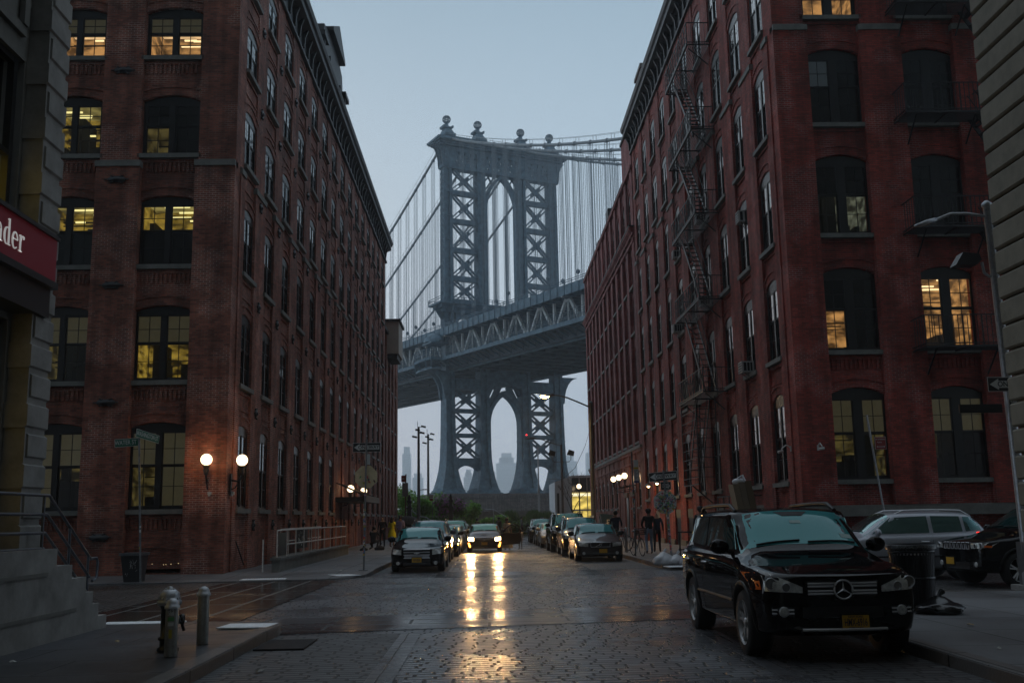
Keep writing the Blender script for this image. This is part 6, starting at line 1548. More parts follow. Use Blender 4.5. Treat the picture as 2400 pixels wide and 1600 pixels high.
# no standing
M_SRED = mat('sign_darkred', (.22, .02, .02), .5)
t_ = thing('sign_post', (12.6, 32.5, .1), 'leaning thin post with a small red no standing sign behind the silver crossover', 'sign post', world=True)
MB().use(M_GALV).cyl((12.62, 32.5, .1), (12.13, 32.5, 4.72), .032, n=8).build('pole', None, t_)
b = MB().use(M_SIGNW).box(12.31, 12.66, 32.44, 32.45, 3.62, 4.02).use(M_SRED).box(12.32, 12.65, 32.435, 32.44, 3.63, 4.01).use(M_SIGNW).box(12.37, 12.6, 32.43, 32.434, 3.70, 3.715).prism([(12.35, 3.708), (12.385, 3.735), (12.385, 3.68)], 32.43, 32.434).prism([(12.62, 3.708), (12.585, 3.735), (12.585, 3.68)], 32.43, 32.434); pl = b.build('no_standing_plate', None, t_)
text_mesh('NO STANDING', .062, M_SIGNW, 'lettering', pl, (12.485, 32.43, 3.94), sx=.72); text_mesh('Anytime', .055, M_SIGNW, 'lettering', pl, (12.45, 32.43, 3.85), sx=.8)
t_ = thing('sign_post', (-6.75, 85, .1), 'rusty post with a small red sign at the far end of the left pavement', 'sign post', world=True)
MB().use(mat('rust', (.12, .05, .03), .8, noise=.3)).cyl((-6.75, 85, .1), (-6.68, 85, 5.4), .05, n=8).use(M_SRED).box(-7.05, -6.72, 84.9, 84.92, 4.75, 5.3).use(M_SIGNW).box(-7.0, -6.8, 84.88, 84.9, 5.0, 5.06).use(M_POLE).box(-6.98, -6.5, 84.95, 84.97, 3.6, 4.7).build('plate', None, t_)
t_ = thing('sign_post', (-4.9, 92, .1), 'thin post with a pale red and white sign before the blossom bush', 'sign post', world=True)
MB().use(M_POLE).cyl((-4.88, 92, .1), (-4.88, 92, 3.9), .035, n=6).build('pole', None, t_); MB().use(M_SRED).box(-5.15, -4.85, 91.93, 91.95, 3.35, 3.85).use(M_SIGNW).box(-5.13, -4.87, 91.92, 91.93, 3.55, 3.65).box(-5.13, -4.87, 91.92, 91.93, 3.72, 3.82).build('plate', None, t_)
# tall light poles
for (x, y, z, nm_) in ((-6.1, 92, 9.9, 'nearer tall grey pole topped by small lamps, left of the bridge leg'), (-6.0, 105, 10.3, 'farther tall grey pole topped by small lamps, left of the bridge leg')):
    t_ = thing('light_mast', (x, y, .1), nm_, 'light mast', 'tall light masts before the bridge', world=True)
    MB().use(M_POLE).cyl((x, y, .1), (x, y, z), .16, .10, n=10).build('pole', None, t_)
    b = MB().use(M_IRON)
    for dx, dz in ((-.38, -.9), (.42, 0), (.30, -.55), (-.1, -.3)): b.prism([(x + dx - .22, z + dz - .02), (x + dx + .2, z + dz - .12), (x + dx + .24, z + dz + .02), (x + dx - .16, z + dz + .12)], y - .15, y + .15).beam((x, y, z + dz - .1), (x + dx, y, z + dz), .04)
    b.cyl((x - .1, y, z), (x - .1, y, z + .5), .02).build('lamp_cluster', None, t_)
    MB().use(M_POLE).beam((x, y, 4.3), (x + .75, y, 4.35), .05).box(x + .35, x + .8, y - .1, y + .1, 4.3, 4.38).build('side_lamp', None, t_)
for x, nm_ in ((-6.62, 'ornate black iron post at the left pavement end'), (-3.13, 'ornate black iron post beside the blossom bush')):
    t_ = thing('iron_post', (x, 88, .1), nm_, 'iron post', 'ornate black posts at the park edge', world=True)
    MB().use(M_BLACK).box(x - .24, x + .24, 87.76, 88.24, .05, 1.0).box(x - .17, x + .17, 87.83, 88.17, 1.0, 2.6).box(x - .24, x + .24, 87.76, 88.24, 2.6, 2.75).lathe([(.2, 2.75), (.13, 2.95), (.15, 3.15), (.22, 3.2), (.22, 3.3), (.12, 3.4), (.16, 3.55), (.08, 3.7), (.02, 3.85)], (x, 88, 0), 12).build('shaft', None, t_)
t_ = thing('light_mast', (5.4, 110, .1), 'thin pale pole with a traffic light head in front of the granite pier', 'light mast', world=True)
MB().use(M_GALV).cyl((5.4, 110, .1), (5.4, 110, 9.2), .11, .06).tube([(5.4, 110, 9.0), (6.4, 110, 9.6), (7.0, 110, 9.6)], .04, 6).box(5.28, 5.52, 109.85, 110.1, 4.2, 4.7).build('pole', None, t_)
MB().use(emis('red_lamp', (1, .03, .03), 3)).sphere((3.15, 82.0, 8.22), .06).build('red_lamp', None, bpy.data.objects['street_lamp.001'])
# ramp on the left
M_CONC = mat('concrete', (.17, .165, .15), .85, noise=.3, nscale=2.5, bump=.3)
t_ = thing('access_ramp', (-6.7, 33.4, .1), 'raised concrete ramp with a pale pipe railing along the left brick wall', 'ramp', world=True)
MB().use(M_CONC).prism([(33.35, .05), (33.35, .50), (49.6, .52), (49.6, .05)], -6.85, -6.6, ax='x').prism([(33.3, .50), (33.3, .58), (49.7, .60), (49.7, .52)], -6.9, -6.55, ax='x').box(-8.2, -6.86, 40, 49.6, .1, .42).build('ramp_wall', None, t_)
b = MB().use(M_RAIL)
for z in (1.42, .95): b.cyl((-6.72, 33.5, z), (-6.72, 49.5, z + .03), .025, n=6)
k = 33.5
while k < 49.6: b.cyl((-6.72, k, .58), (-6.72, k, 1.42), .022, n=6); k += 1.6
for z in (1.42, .95): b.cyl((-7.9, 40.0, z), (-7.9, 49.5, z + .03), .022, n=6)
k = 40.0
while k < 49.6: b.cyl((-7.9, k, .42), (-7.9, k, 1.42), .02, n=6); k += 1.6
b.tube([(-7.1, 33.2, .15), (-7.1, 33.2, 1.15)], .022, 6).build('railing', None, t_)
b = MB().use(M_BLACK).box(-6.70, -6.69, 33.55, 34.9, .62, 1.35); rr = random.Random(9)
b.build('notice_panel', None, t_); b = MB().use(M_DRAPE).box(-7.88, -7.87, 43.2, 45.8, .6, 1.38)
for k in range(26): 
    y, z = rr.uniform(43.5, 45.5), rr.uniform(.75, 1.3); b.use(M_SIGNW).beam((-7.86, y, z), (-7.86, y + rr.uniform(-.2, .2), z + rr.uniform(-.15, .15)), .03, .004)
b.build('mesh_panel', None, t_)
# litter bins
t_ = thing('litter_bin', (-10.3, 30.75, .06), 'small battered bin with scribbles beside the street name post', 'litter bin', world=True)
b = MB().use(mat('bin_dark', (.03, .03, .032), .5)); b.add([(-10.52, 30.6, .06), (-10.05, 30.6, .06), (-10.05, 31.0, .06), (-10.52, 31.0, .06), (-10.6, 30.5, .80), (-10.0, 30.5, .80), (-10.0, 31.1, .80), (-10.6, 31.1, .80)], [(0, 3, 2, 1), (0, 1, 5, 4), (1, 2, 6, 5), (2, 3, 7, 6), (3, 0, 4, 7)])
b.use(M_DGALV).box(-10.64, -9.97, 30.46, 31.14, .80, .88); rr = random.Random(2); b.use(M_SIGNW)
for k in range(14): x, z = rr.uniform(-10.45, -10.15), rr.uniform(.3, .65); b.beam((x, 30.51, z), (x + rr.uniform(-.1, .1), 30.505, z + rr.uniform(-.12, .12)), .012, .004)
b.build('bin_body', None, t_)
t_ = thing('litter_basket', (6.6, 16.25, .15), 'tall black slatted litter basket with a lettered band, right kerb corner', 'litter bin', world=True)
b = MB().use(M_BLACK); n = 40
for k in range(n):
    a = 2 * math.pi * k / n; c_, s_ = math.cos(a), math.sin(a); b.beam((6.6 + .29 * c_, 16.25 + .29 * s_, .2), (6.6 + .34 * c_, 16.25 + .34 * s_, 1.12), .03, .008, up=(c_, s_, 0))
for z, r_ in ((.2, .295), (.65, .315), (1.05, .34)): b.lathe([(r_, z - .02), (r_ + .012, z - .02), (r_ + .012, z + .02), (r_, z + .02)], (6.6, 16.25, 0), 36, caps=False)
b.lathe([(.27, .15), (.27, .2)], (6.6, 16.25, 0), 24).lathe([(.24, .2), (.28, 1.0)], (6.6, 16.25, 0), 24).build('basket', None, t_)
b = MB().use(M_SIGNB).lathe([(.375, 1.09), (.375, 1.16), (.36, 1.165)], (6.6, 16.25, 0), 36, caps=False); bd = b.build('band', None, t_)
def curved_text(txt, a0, r_, z, size, parent):
    o = text_mesh(txt, size, M_SIGNW, 'lettering', parent, (0, 0, 0), rot=(0, 0, 0), depth=.002, sx=1.0); o.location = (0, 0, 0)
    og = org_of(parent)
    for v in o.data.vertices:
        a = a0 + v.co.x / r_; x = 6.6 + (r_ + .002) * math.sin(a); y = 16.25 - (r_ + .002) * math.cos(a); v.co = Vector((x - og.x, y - og.y, z + v.co.y - og.z))
curved_text('LITTER DISPOSAL', -.75, .375, 1.125, .048, bd); curved_text('WWW.DUMBO.IS', .35, .375, 1.125, .048, bd)
M_BAGB = mat('bag_black', (.012, .012, .013), .22, spec=.6); M_BAGW = mat('bag_white', (.5, .5, .52), .4, spec=.5)
def bag(name, c, r_, m_, label, seed, sz=.7, group=None):
    rr = random.Random(seed); b = MB().use(m_); n, m__ = 28, 18; vs = []; ph = [rr.uniform(0, 6) for _ in range(8)]
    for i in range(m__ + 1):
        th = math.pi * i / m__
        for k in range(n):
            a = 2 * math.pi * k / n; w_ = 1 + .10 * math.sin(3 * a + ph[0] + 2 * th) + .06 * math.sin(7 * a + ph[1] + 5 * th) + .04 * math.sin(13 * a + ph[2] - 4 * th) + rr.uniform(-.03, .03)
            rad = r_ * w_ * math.sin(th) ** .75; z = r_ * sz * math.cos(th); z = max(z, -r_ * sz * .55)
            if th < .5: z += r_ * .28 * (1 - th / .5)
            vs.append((rad * math.cos(a), rad * math.sin(a), z + r_ * sz * .55))
    b.add(vs, [(i * n + k, (i + 1) * n + k, (i + 1) * n + (k + 1) % n, i * n + (k + 1) % n) for i in range(m__) for k in range(n)], True)
    b.tube([(0, 0, r_ * sz * 1.7), (.03, .01, r_ * sz * 1.7 + .08), (.09, .03, r_ * sz * 1.7 + .13)], [.02, .03, .05], 6)
    o = b.build(name, None, loc=c); return setp(o, label, 'trash bag', group)
bag('trash_bag', (5.62, 33.62, .13), .33, M_BAGW, 'white trash bag to the left of the sticker covered stop sign post', 1, .62, 'white trash bags')
bag('trash_bag', (6.02, 33.5, .13), .27, M_BAGW, 'small middle white trash bag right at the foot of the stop sign post', 2, .6, 'white trash bags')
bag('trash_bag', (6.42, 33.1, .12), .34, M_BAGW, 'white trash bag half hidden by the large black SUV', 3, .72, 'white trash bags')
bag('trash_bag', (6.75, 15.75, .15), .34, M_BAGB, 'black trash bag slumped against the litter basket', 4, .34)
# hydrant, bollards
t_ = thing('fire_hydrant', (-3.93, 13.1, .15), 'fire hydrant with a silver ribbed bonnet and black barrel', 'fire hydrant', world=True)
MB().use(M_BLACK).lathe([(.13, 0), (.13, .03), (.10, .05), (.10, .12), (.12, .13), (.12, .16), (.095, .17), (.095, .5), (.11, .52), (.11, .54)], (-3.93, 13.1, .15), 20).lathe([(.055, .06), (.055, .15), (.065, .15), (.065, .18), (.03, .19)], (-3.93, 13.1, .52), 12, ax='x').lathe([(.04, .06), (.04, .14), (.05, .15), (.02, .17)], (-3.93, 13.0, .52), 12, ax='x').beam((-3.78, 13.1, .5), (-3.74, 13.1, .38), .03).build('barrel', None, t_)
b = MB().use(mat('silver_paint', (.42, .43, .45), .45, .5, noise=.15, nscale=15)).lathe([(.135, .54), (.145, .56), (.145, .59), (.12, .61), (.125, .65), (.11, .69), (.07, .725), (.03, .735), (.03, .76), (.0, .765)], (-3.93, 13.1, .15), 24)
for k in range(16): a = k * math.pi / 8; b.beam((-3.93 + .13 * math.cos(a), 13.1 + .13 * math.sin(a), .76), (-3.93 + .05 * math.cos(a), 13.1 + .05 * math.sin(a), .885), .014, .02)
b.build('bonnet', None, t_)
M_BOL = mat('bollard_steel', (.30, .29, .27), .4, .6, noise=.25, nscale=14)
def bollard(x, y, h, label, stick):
    t_ = thing('bollard', (x, y, .15), label, 'bollard', 'steel bollards on the near left pavement', world=True)
    MB().use(M_BOL).lathe([(.074, 0), (.074, h - .10), (.070, h - .09)], (x, y, .15), 20).build('post', None, t_)
    MB().use(MATS['silver_paint']).lathe([(.088, h - .12), (.088, h - .085), (.075, h - .08), (.072, h - .05), (.055, h - .02), (.02, h), (0, h)], (x, y, .15), 20).build('cap', None, t_)
    if stick:
        b = MB(); rr = random.Random(6)
        for (z, hh, wa, m_) in ((.62, .09, .9, M_STK[0]), (.555, .045, 1.0, M_STK[5]), (.50, .04, .9, M_STK[0]), (.36, .10, .5, M_STK[3]), (.38, .05, .25, M_STK[0])):
            vs = []; r_ = .0765; a0 = -math.pi / 2 - wa / 2 + .1
            if m_ is M_STK[3]: r_ = .077
            for j in range(5): a = a0 + wa * j / 4; vs += [(x + r_ * math.cos(a), y + r_ * math.sin(a), .15 + z - .15), (x + r_ * math.cos(a), y + r_ * math.sin(a), .15 + z + hh - .15)]
            b.use(m_).add(vs, [(2 * j, 2 * j + 1, 2 * j + 3, 2 * j + 2) for j in range(4)])
        b.use(M_STK[1])
        for k in range(12):
            a = -math.pi / 2 + rr.uniform(-.35, .4); z = rr.uniform(.63, .69); r_ = .0775; a2 = a + rr.uniform(-.2, .2); z2 = z + rr.uniform(-.03, .03)
            b.beam((x + r_ * math.cos(a), y + r_ * math.sin(a), z), (x + r_ * math.cos(a2), y + r_ * math.sin(a2), z2), .006, .003)
        b.build('sticker', None, t_)
bollard(-3.72, 12.52, .66, 'nearest steel bollard with stickers, right before the fire hydrant', True)
bollard(-3.68, 13.72, .72, 'clean steel bollard standing alone right of the fire hydrant', False)
# drain
t_ = thing('drain_grate', (-2.9, 14.6, 0), 'dark iron drain grate in the gutter of the near left kerb', 'drain', world=True)
b = MB().use(M_BLACK).box(-3.12, -2.45, 14.1, 15.2, .006, .012).use(M_IRON)
for k in range(12): b.box(-3.12, -2.45, 14.1 + k * .095, 14.1 + k * .095 + .05, .012, .03)
b.build('grate', None, t_)
o = MB().use(mat('cup_plastic', (.5, .52, .55), .2)).lathe([(.035, 0), (.045, .11), (.043, .11), (.033, .005)], (0, 0, 0), 12, ax='x').build('litter_cup', None, loc=(-2.95, 10.6, .05)); setp(o, 'crushed clear plastic cup lying in the near left gutter', 'cup')
# cartons behind the suv
t_ = thing('carton_stack', (5.05, 20.3, 0), 'tall tan cartons tied with a plastic bag standing tilted behind the large black SUV', 'cartons', world=True)
CT = [mat('carton_a', (.24, .19, .13), .8, noise=.1), mat('carton_b', (.20, .16, .115), .8, noise=.1), mat('carton_c', (.15, .11, .07), .8, noise=.1)]
for k in range(3):
    b = MB().use(CT[k]); x = 5.14 + .125 * k; b.box(x, x + .12, 20.15, 20.55, .02, 2.25 + .03 * k); b.v = [(a - (c - .02) * .16, y, c) for a, y, c in b.v]; b.build('carton', None, t_)
b = MB().use(M_BAGW); b.sphere((4.95, 20.32, 2.30), .16, 14, 8, (.9, .6, .45)).tube([(4.93, 20.3, 2.36), (4.99, 20.2, 2.42), (5.08, 20.2, 2.2), (5.14, 20.2, 1.9)], .025, 6).build('plastic_bag', None, t_)
# cameras
for c, w_, nm_ in (((9.72, 33.9, 3.70), (10.05, 33.9, 3.78), 'white security camera on a curved arm round the red brick corner'), ((10.78, 32.95, 3.72), (10.70, 33.14, 3.75), 'white security camera on a curved arm on the red brick front')):
    t_ = thing('security_camera', w_, nm_, 'camera', 'white security cameras on the red brick corner', world=True); w_ = Vector(w_); c = Vector(c); m_ = (w_ + c) / 2 + Vector((0, 0, .16))
    MB().use(M_SIGNW).tube([w_, w_.lerp(m_, .6) + Vector((0, 0, .03)), m_, c + Vector((0, 0, .06))], .022, 8).box(w_.x - .03, w_.x + .03, w_.y - .03, w_.y + .03, w_.z - .09, w_.z + .09).build('arm', None, t_); MB().use(M_SIGNW).cyl(c + Vector((-.12, -.02, -.02)), c + Vector((.06, .02, .0)), .045, n=12).build('camera_body', None, t_)
for c, nm_ in (((-8.80, 33.12, 2.62), 'small white sensor box under the left corner globe lamp'), ((-8.2, 33.55, 2.62), 'small white sensor box under the globe lamp round the left corner')):
    o = MB().use(M_SIGNW).box(-.06, .06, -.05, .05, -.05, .05).box(-.03, .03, -.09, -.05, -.09, -.02).build('sensor_box', None, loc=c); setp(o, nm_, 'sensor')
# AC units
def ac(y, z, label, w_=.62, h=.42, d=.45):
    t_ = thing('air_conditioner', (10.12, y, z), label, 'air conditioner', 'window air conditioners on the red brick wall', world=True)
    X0 = 10.16 - d; b = MB().use(mat('ac_white', (.42, .42, .40), .5, noise=.1)).box(X0, 10.16, y - w_ / 2, y + w_ / 2, z, z + h).use(M_IRON).beam((10.14, y - .2, z - .28), (X0 + .1, y - .2, z), .02).beam((10.14, y + .2, z - .28), (X0 + .1, y + .2, z), .02).build('casing', None, t_)
    b = MB().use(M_TRIM).box(X0 - .006, X0 - .002, y - w_ / 2 + .04, y + w_ / 2 - .04, z + .04, z + h - .04).box(X0 + .06, 10.1, y - w_ / 2 - .006, y - w_ / 2 - .002, z + .05, z + h - .05).use(M_SIGNW)
    for k in range(3): zz = z + .1 + .1 * k; b.box(X0 - .012, X0 - .006, y - w_ / 2 + .03, y + w_ / 2 - .03, zz, zz + .015)
    for k in range(2): xx = X0 + .17 + .12 * k; b.box(xx, xx + .02, y - w_ / 2 - .01, y - w_ / 2 - .006, z + .04, z + h - .04)
    b.build('vent', None, t_)
ac(52.3, 11.0, 'air conditioner standing proud left of the fire escape, third window row'); ac(38.7, 6.98, 'lowest white air conditioner, near the red brick corner'); ac(45.4, 10.98, 'grey air conditioner under the fire escape, third window row'); ac(45.4, 14.88, 'air conditioner behind the fire escape, fourth window row'); ac(52.0, 14.88, 'small air conditioner left of the fire escape, fourth window row', .5, .4, .35); ac(38.7, 12.9, 'narrow unit high in a window right of the fire escape', .5, .45, .25)
# ================================================================ fire escapes
def fire_escape(root, tf, zs, u0, u1, dep, ladder=True, down=-1, balu=.16):
    """tf(u, out, z): u along the wall, out away from it"""
    for i, z in enumerate(zs):
        b = MB(tf).use(M_IRON); k = 0
        while k <= dep: b.beam((u0, k, z), (u1, k, z), .03, .02); k += .085
        for u in (u0, (u0 + u1) / 2, u1): b.beam((u, 0, z - .03), (u, dep, z - .03), .05, .05)
        b.beam((u0, dep, z - .02), (u1, dep, z - .02), .05, .07)
        for u in (u0 + .4, u1 - .4): b.beam((u, 0, z - .8), (u, dep * .85, z - .04), .04, .04)
        b.build('platform', None, root)
        b = MB(tf).use(M_IRON)
        for zz in (z + 1.0, z + .08): b.beam((u0, dep, zz), (u1, dep, zz), .035); b.beam((u0, 0, zz), (u0, dep, zz), .035); b.beam((u1, 0, zz), (u1, dep, zz), .035)
        n = int((u1 - u0) / balu); step = (u1 - u0) / n
        for k in range(n + 1):
            u = u0 + k * step
            if balu > .3 and k % 1 == 0 and k < n: b.beam((u, dep, z), (u + step, dep, z + 1.0), .02); b.beam((u + step, dep, z), (u, dep, z + 1.0), .02)
            b.beam((u, dep, z), (u, dep, z + 1.0), .022 if k % 4 else .04)
        for u in (u0, u1):
            for k in range(1, 5): b.beam((u, dep * k / 5, z), (u, dep * k / 5, z + 1.0), .02)
        b.build('railing', None, root)
        if i + 1 < len(zs):
            z2 = zs[i + 1]; a = (u0 + 1.3, z) if down > 0 else (u1 - .9, z); c = (u1 - .8, z2) if down > 0 else (u0 + .9, z2); b = MB(tf).use(M_IRON)
            if down == 2: a, c = (u1 - .3, z), (u1 + 2.2, z2)
            for o_ in (.22, .72):
                b.beam((a[0], o_, a[1]), (c[0], o_, c[1]), .04, .14); b.beam((a[0], o_, a[1] + .85), (c[0], o_, c[1] + .85), .028)
            n = 14
            for k in range(1, n): b.beam((lerp(a[0], c[0], k / n), .22, lerp(a[1], c[1], k / n)), (lerp(a[0], c[0], k / n), .72, lerp(a[1], c[1], k / n)), .16, .02)
            b.build('stair', None, root)
FE = thing('fire_escape', (10.1, 42.6, 6.8), 'black zigzag fire escape climbing the bright red brick wall facing the street', 'fire escape', world=True)
fire_escape(FE, lambda u, o_, z: (10.1 - o_, u, z), (22.3, 18.35, 14.55, 10.75, 6.8), 42.6, 48.1, 1.0, down=-1, balu=.55)
b = MB().use(M_IRON)
for o_ in (9.3, 9.85):
    b.beam((o_, 45.0, 6.7), (o_, 47.6, 3.1), .04, .1); b.beam((o_, 45.0, 7.5), (o_, 47.6, 4.0), .03)
for k in range(1, 12): b.beam((9.3, lerp(45, 47.6, k / 12), lerp(6.7, 3.1, k / 12)), (9.85, lerp(45, 47.6, k / 12), lerp(6.7, 3.1, k / 12)), .14, .02)
for x in (9.15, 10.0):
    for y in (44.6, 48.0): b.beam((x, y, 6.8), (x, y, 3.0), .04)
k = 3.3
while k < 6.8: b.beam((9.15, 44.6, k), (9.15, 48, k), .025); b.beam((9.15, 48, k), (10, 48, k), .025); b.beam((9.15, 44.6, k), (10, 44.6, k), .025); k += .42
b.beam((9.15, 48, 3.0), (9.15, 44.6, 3.0), .05).beam((9.15, 46.3, 3.0), (10.05, 46.3, 2.2), .05).build('drop_stair_cage', None, FE)
FE2 = thing('fire_escape', (15.4, 33.2, 6.9), 'black fire escape balconies on the shadowed red brick front at the right', 'fire escape', world=True)
fire_escape(FE2, lambda u, o_, z: (u, 33.14 - o_, z), (18.75, 14.8, 10.85, 6.88), 14.1, 16.9, 1.0, down=2, balu=.15)
t_ = thing('stoop', (9.3, 40, .15), 'dark iron stoop with railings against the red brick wall behind the cartons', 'stoop', world=True)
b = MB().use(M_IRON).box(9.0, 10.0, 37.8, 40.6, 1.25, 1.32)
for z in (1.85, 2.35): b.beam((9.02, 37.8, z), (9.02, 40.6, z), .04).beam((9.02, 37.8, z), (10, 37.8, z), .04).beam((9.02, 37.8, z), (9.02, 36.4, z - 1.1), .04)
for y in (37.8, 38.7, 39.6, 40.6): b.beam((9.02, y, .15), (9.02, y, 2.35), .04)
for k in range(6): b.box(9.05, 9.95, 36.45 + .23 * k, 36.7 + .23 * k, .25 + .18 * k, .29 + .18 * k)
b.beam((9.02, 36.4, .15), (9.02, 36.4, 1.25), .04).build('platform', None, t_)
t_ = thing('handrail', (6.9, 34.8, .15), 'low dark pipe rail on the pavement just past the white trash bags', 'railing', world=True)
b = MB().use(M_IRON)
for z in (.55, 1.12): b.beam((6.35, 34.9, z), (7.6, 34.9, z), .045)
for x in (6.4, 7.0, 7.6): b.beam((x, 34.9, .15), (x, 34.9, 1.12), .045)
b.build('rail', None, t_)
# parking machine
t_ = thing('parking_machine', (7.4, 66, .15), 'dark blue parking machine with a white letter P on the right pavement', 'parking machine', world=True)
MB().use(mat('machine_blue', (.02, .06, .11), .4)).box(7.15, 7.85, 65.8, 66.2, .15, 1.7).prism([(7.1, 1.7), (7.9, 1.7), (7.9, 1.78), (7.5, 1.86), (7.1, 1.86)], 65.75, 66.25).build('cabinet', None, t_); text_mesh('P', .55, M_SIGNW, 'letter', t_, (7.6, 65.78, 1.3))
# pavilion
t_ = thing('glass_pavilion', (9, 108, 0), 'white low pavilion with a tall yellow lit glass front at the street end', 'pavilion', world=True)
PW = mat('pavilion_white', (.50, .54, .58), .6, noise=.06)
b = MB().use(PW); b.prism([(6.98, 0), (6.98, 5.35), (8.6, 5.9), (8.6, 0)], 108, 108.3).box(6.98, 7.25, 108.3, 118, 0, 5.35).box(8.4, 8.75, 107.8, 108.35, 0, 5.95).box(8.75, 14, 107.85, 108.3, 5.75, 6.0).box(8.75, 14, 107.9, 108.2, 2.35, 2.5)
b.build('wall', None, t_)
b = MB().use(M_BLACK).box(7.2, 7.42, 107.98, 108.0, .5, 4.2).use(M_FRAME); b.build('slit_window', None, t_)
b = MB().use(mat('pavilion_mullion', (.4, .42, .42), .4, .5))
for x in (9.55, 10.35, 11.2, 12.1): b.box(x - .04, x + .04, 107.9, 108.1, 0, 5.75)
b.box(8.75, 14, 107.9, 108.1, 4.25, 4.35)
for x in (9.0, 9.3, 9.75): b.box(x, x + .05, 107.95, 108.05, 0, 2.35)
b.build('mullion', None, t_)
MB().use(mat('pavilion_glass', (.06, .10, .11), .1, spec=.8)).box(8.75, 14, 108.12, 108.15, 4.35, 5.75).build('upper_glass', None, t_)
MB().use(glow('pavilion_light', (1, .74, .16), .62, scale=.9, contrast=.45)).box(8.76, 13.8, 112, 112.05, 0, 4.3).box(8.76, 8.78, 108.3, 112, 0, 4.3).use(L_W).box(8.9, 13.5, 108.7, 108.9, 3.9, 3.98).box(8.9, 13.5, 110.2, 110.4, 4.1, 4.18).use(M_DRAPE).box(9.2, 9.6, 110, 110.4, 0, 1.9).box(10.6, 11, 110.5, 111, 0, 1.5).box(8.76, 13.8, 108.3, 112, .0, .03).build('lit_hall', None, t_)
MB().use(CEIL['yellow']).box(8.76, 13.9, 108.2, 112, 4.3, 4.34).build('ceiling', None, t_)

# ================================================================ plants
def leafmat(name, c1, c2):
    m, t, b = nodes(name); g = t.nodes.new('ShaderNodeNewGeometry'); n1 = t.nodes.new('ShaderNodeTexNoise'); n1.inputs['Scale'].default_value = 2.2; n1.inputs['Detail'].default_value = 4
    t.links.new(g.outputs['Position'], n1.inputs['Vector']); r = t.nodes.new('ShaderNodeValToRGB'); r.color_ramp.elements[0].position = .35; r.color_ramp.elements[1].position = .65
    r.color_ramp.elements[0].color = (*c1, 1); r.color_ramp.elements[1].color = (*c2, 1); t.links.new(n1.outputs[0], r.inputs[0]); t.links.new(r.outputs[0], b.inputs['Base Color']); b.inputs['Roughness'].default_value = .6
    tl = t.nodes.new('ShaderNodeBsdfTranslucent'); t.links.new(r.outputs[0], tl.inputs[0]); mx = t.nodes.new('ShaderNodeMixShader'); mx.inputs[0].default_value = .45; t.links.new(b.outputs[0], mx.inputs[1]); t.links.new(tl.outputs[0], mx.inputs[2]); t.links.new(mx.outputs[0], t.nodes['Material Output'].inputs[0]); return m
LF1 = leafmat('leaf_bright', (.10, .26, .04), (.25, .46, .09)); LF2 = leafmat('leaf_dark', (.04, .10, .022), (.11, .22, .05)); LF3 = leafmat('leaf_grass', (.05, .10, .03), (.11, .16, .05)); LFP = leafmat('blossom', (.28, .10, .28), (.45, .2, .45)); BARK = mat('bark', (.05, .042, .035), .9)
def shrub(name, c, rx, ry, rz_, n, m_, label, cat, seed, leaf=.16, trunk=True, m2=None, group=None, lumps=7, up=False):
    rr = random.Random(seed); t_ = thing(name, (c[0], c[1], 0), label, cat, group, world=True); b = MB().use(m_)
    L_ = [(rr.uniform(-.55, .55) * rx, rr.uniform(-.5, .5) * ry, rr.uniform(-.5, .5) * rz_, rr.uniform(.35, .62)) for _ in range(lumps)]
    for k in range(n):
        l = rr.choice(L_); v = Vector((rr.gauss(0, 1), rr.gauss(0, 1), rr.gauss(0, 1))).normalized() * (rr.uniform(.4, 1.08) ** .6)
        p = Vector((c[0] + l[0] + v.x * rx * l[3], c[1] + l[1] + v.y * ry * l[3], c[2] + l[2] + v.z * rz_ * l[3]))
        if p.z < .1: continue
        a = Vector((rr.uniform(-1, 1), rr.uniform(-1, 1), rr.uniform(-.6, .6))).normalized(); s_ = a.cross(Vector((rr.uniform(-1, 1), rr.uniform(-1, 1), 1))).normalized(); q = leaf * rr.uniform(.5, 1.3)
        if up: a = Vector((rr.uniform(-.35, .35), rr.uniform(-.3, .3), 1)).normalized(); s_ = Vector((1, rr.uniform(-1, 1), 0)).normalized() * .18; q *= 2.2
        b.use(m2 if m2 and rr.random() < .5 and v.z > -.3 else m_)
        b.add([p - a * q, p + s_ * q * .5, p + a * q, p - s_ * q * .5], [(0, 1, 2, 3)])
    b.build('foliage', None, t_)
    if trunk:
        q = MB().use(BARK)
        for k in range(5):
            l = rr.choice(L_); q.tube([(c[0] + rr.uniform(-.15, .15), c[1], .0), (c[0] + l[0] * .5, c[1] + l[1] * .5, c[2] * .5), (c[0] + l[0], c[1] + l[1], c[2] + l[2])], [.08, .05, .02], 6)
        q.build('stem', None, t_)
    return t_
shrub('park_tree', (-7.4, 99, 3.0), 1.8, 1.6, 2.1, 1900, LF1, 'bright green young tree at the far end of the left wall', 'tree', 1)
shrub('park_tree', (-4.9, 103, 2.9), 1.9, 1.6, 1.9, 1900, LF1, 'light green bushy tree between the two tall masts', 'tree', 2)
shrub('park_tree', (-6.1, 98, 2.4), 1.5, 1.3, 1.6, 1700, LF1, 'small bright green tree right behind the nearer tall mast', 'tree', 33)
shrub('park_tree', (-8.6, 108, 3.2), 1.8, 1.5, 2.4, 1600, LF2, 'sparse dark tree right behind the bright green young tree', 'tree', 3)
shrub('redbud_tree', (-3.4, 97, 2.6), 1.6, 1.3, 1.5, 2600, LF2, 'redbud tree with mauve blossom beside the ornate black post', 'tree', 4, m2=LFP)
shrub('park_shrub', (-1.9, 99, 1.9), 1.5, 1.3, 1.7, 2000, LF1, 'dark green shrub right of the mauve blossom tree', 'shrub', 5, m2=LFP if False else LF1)
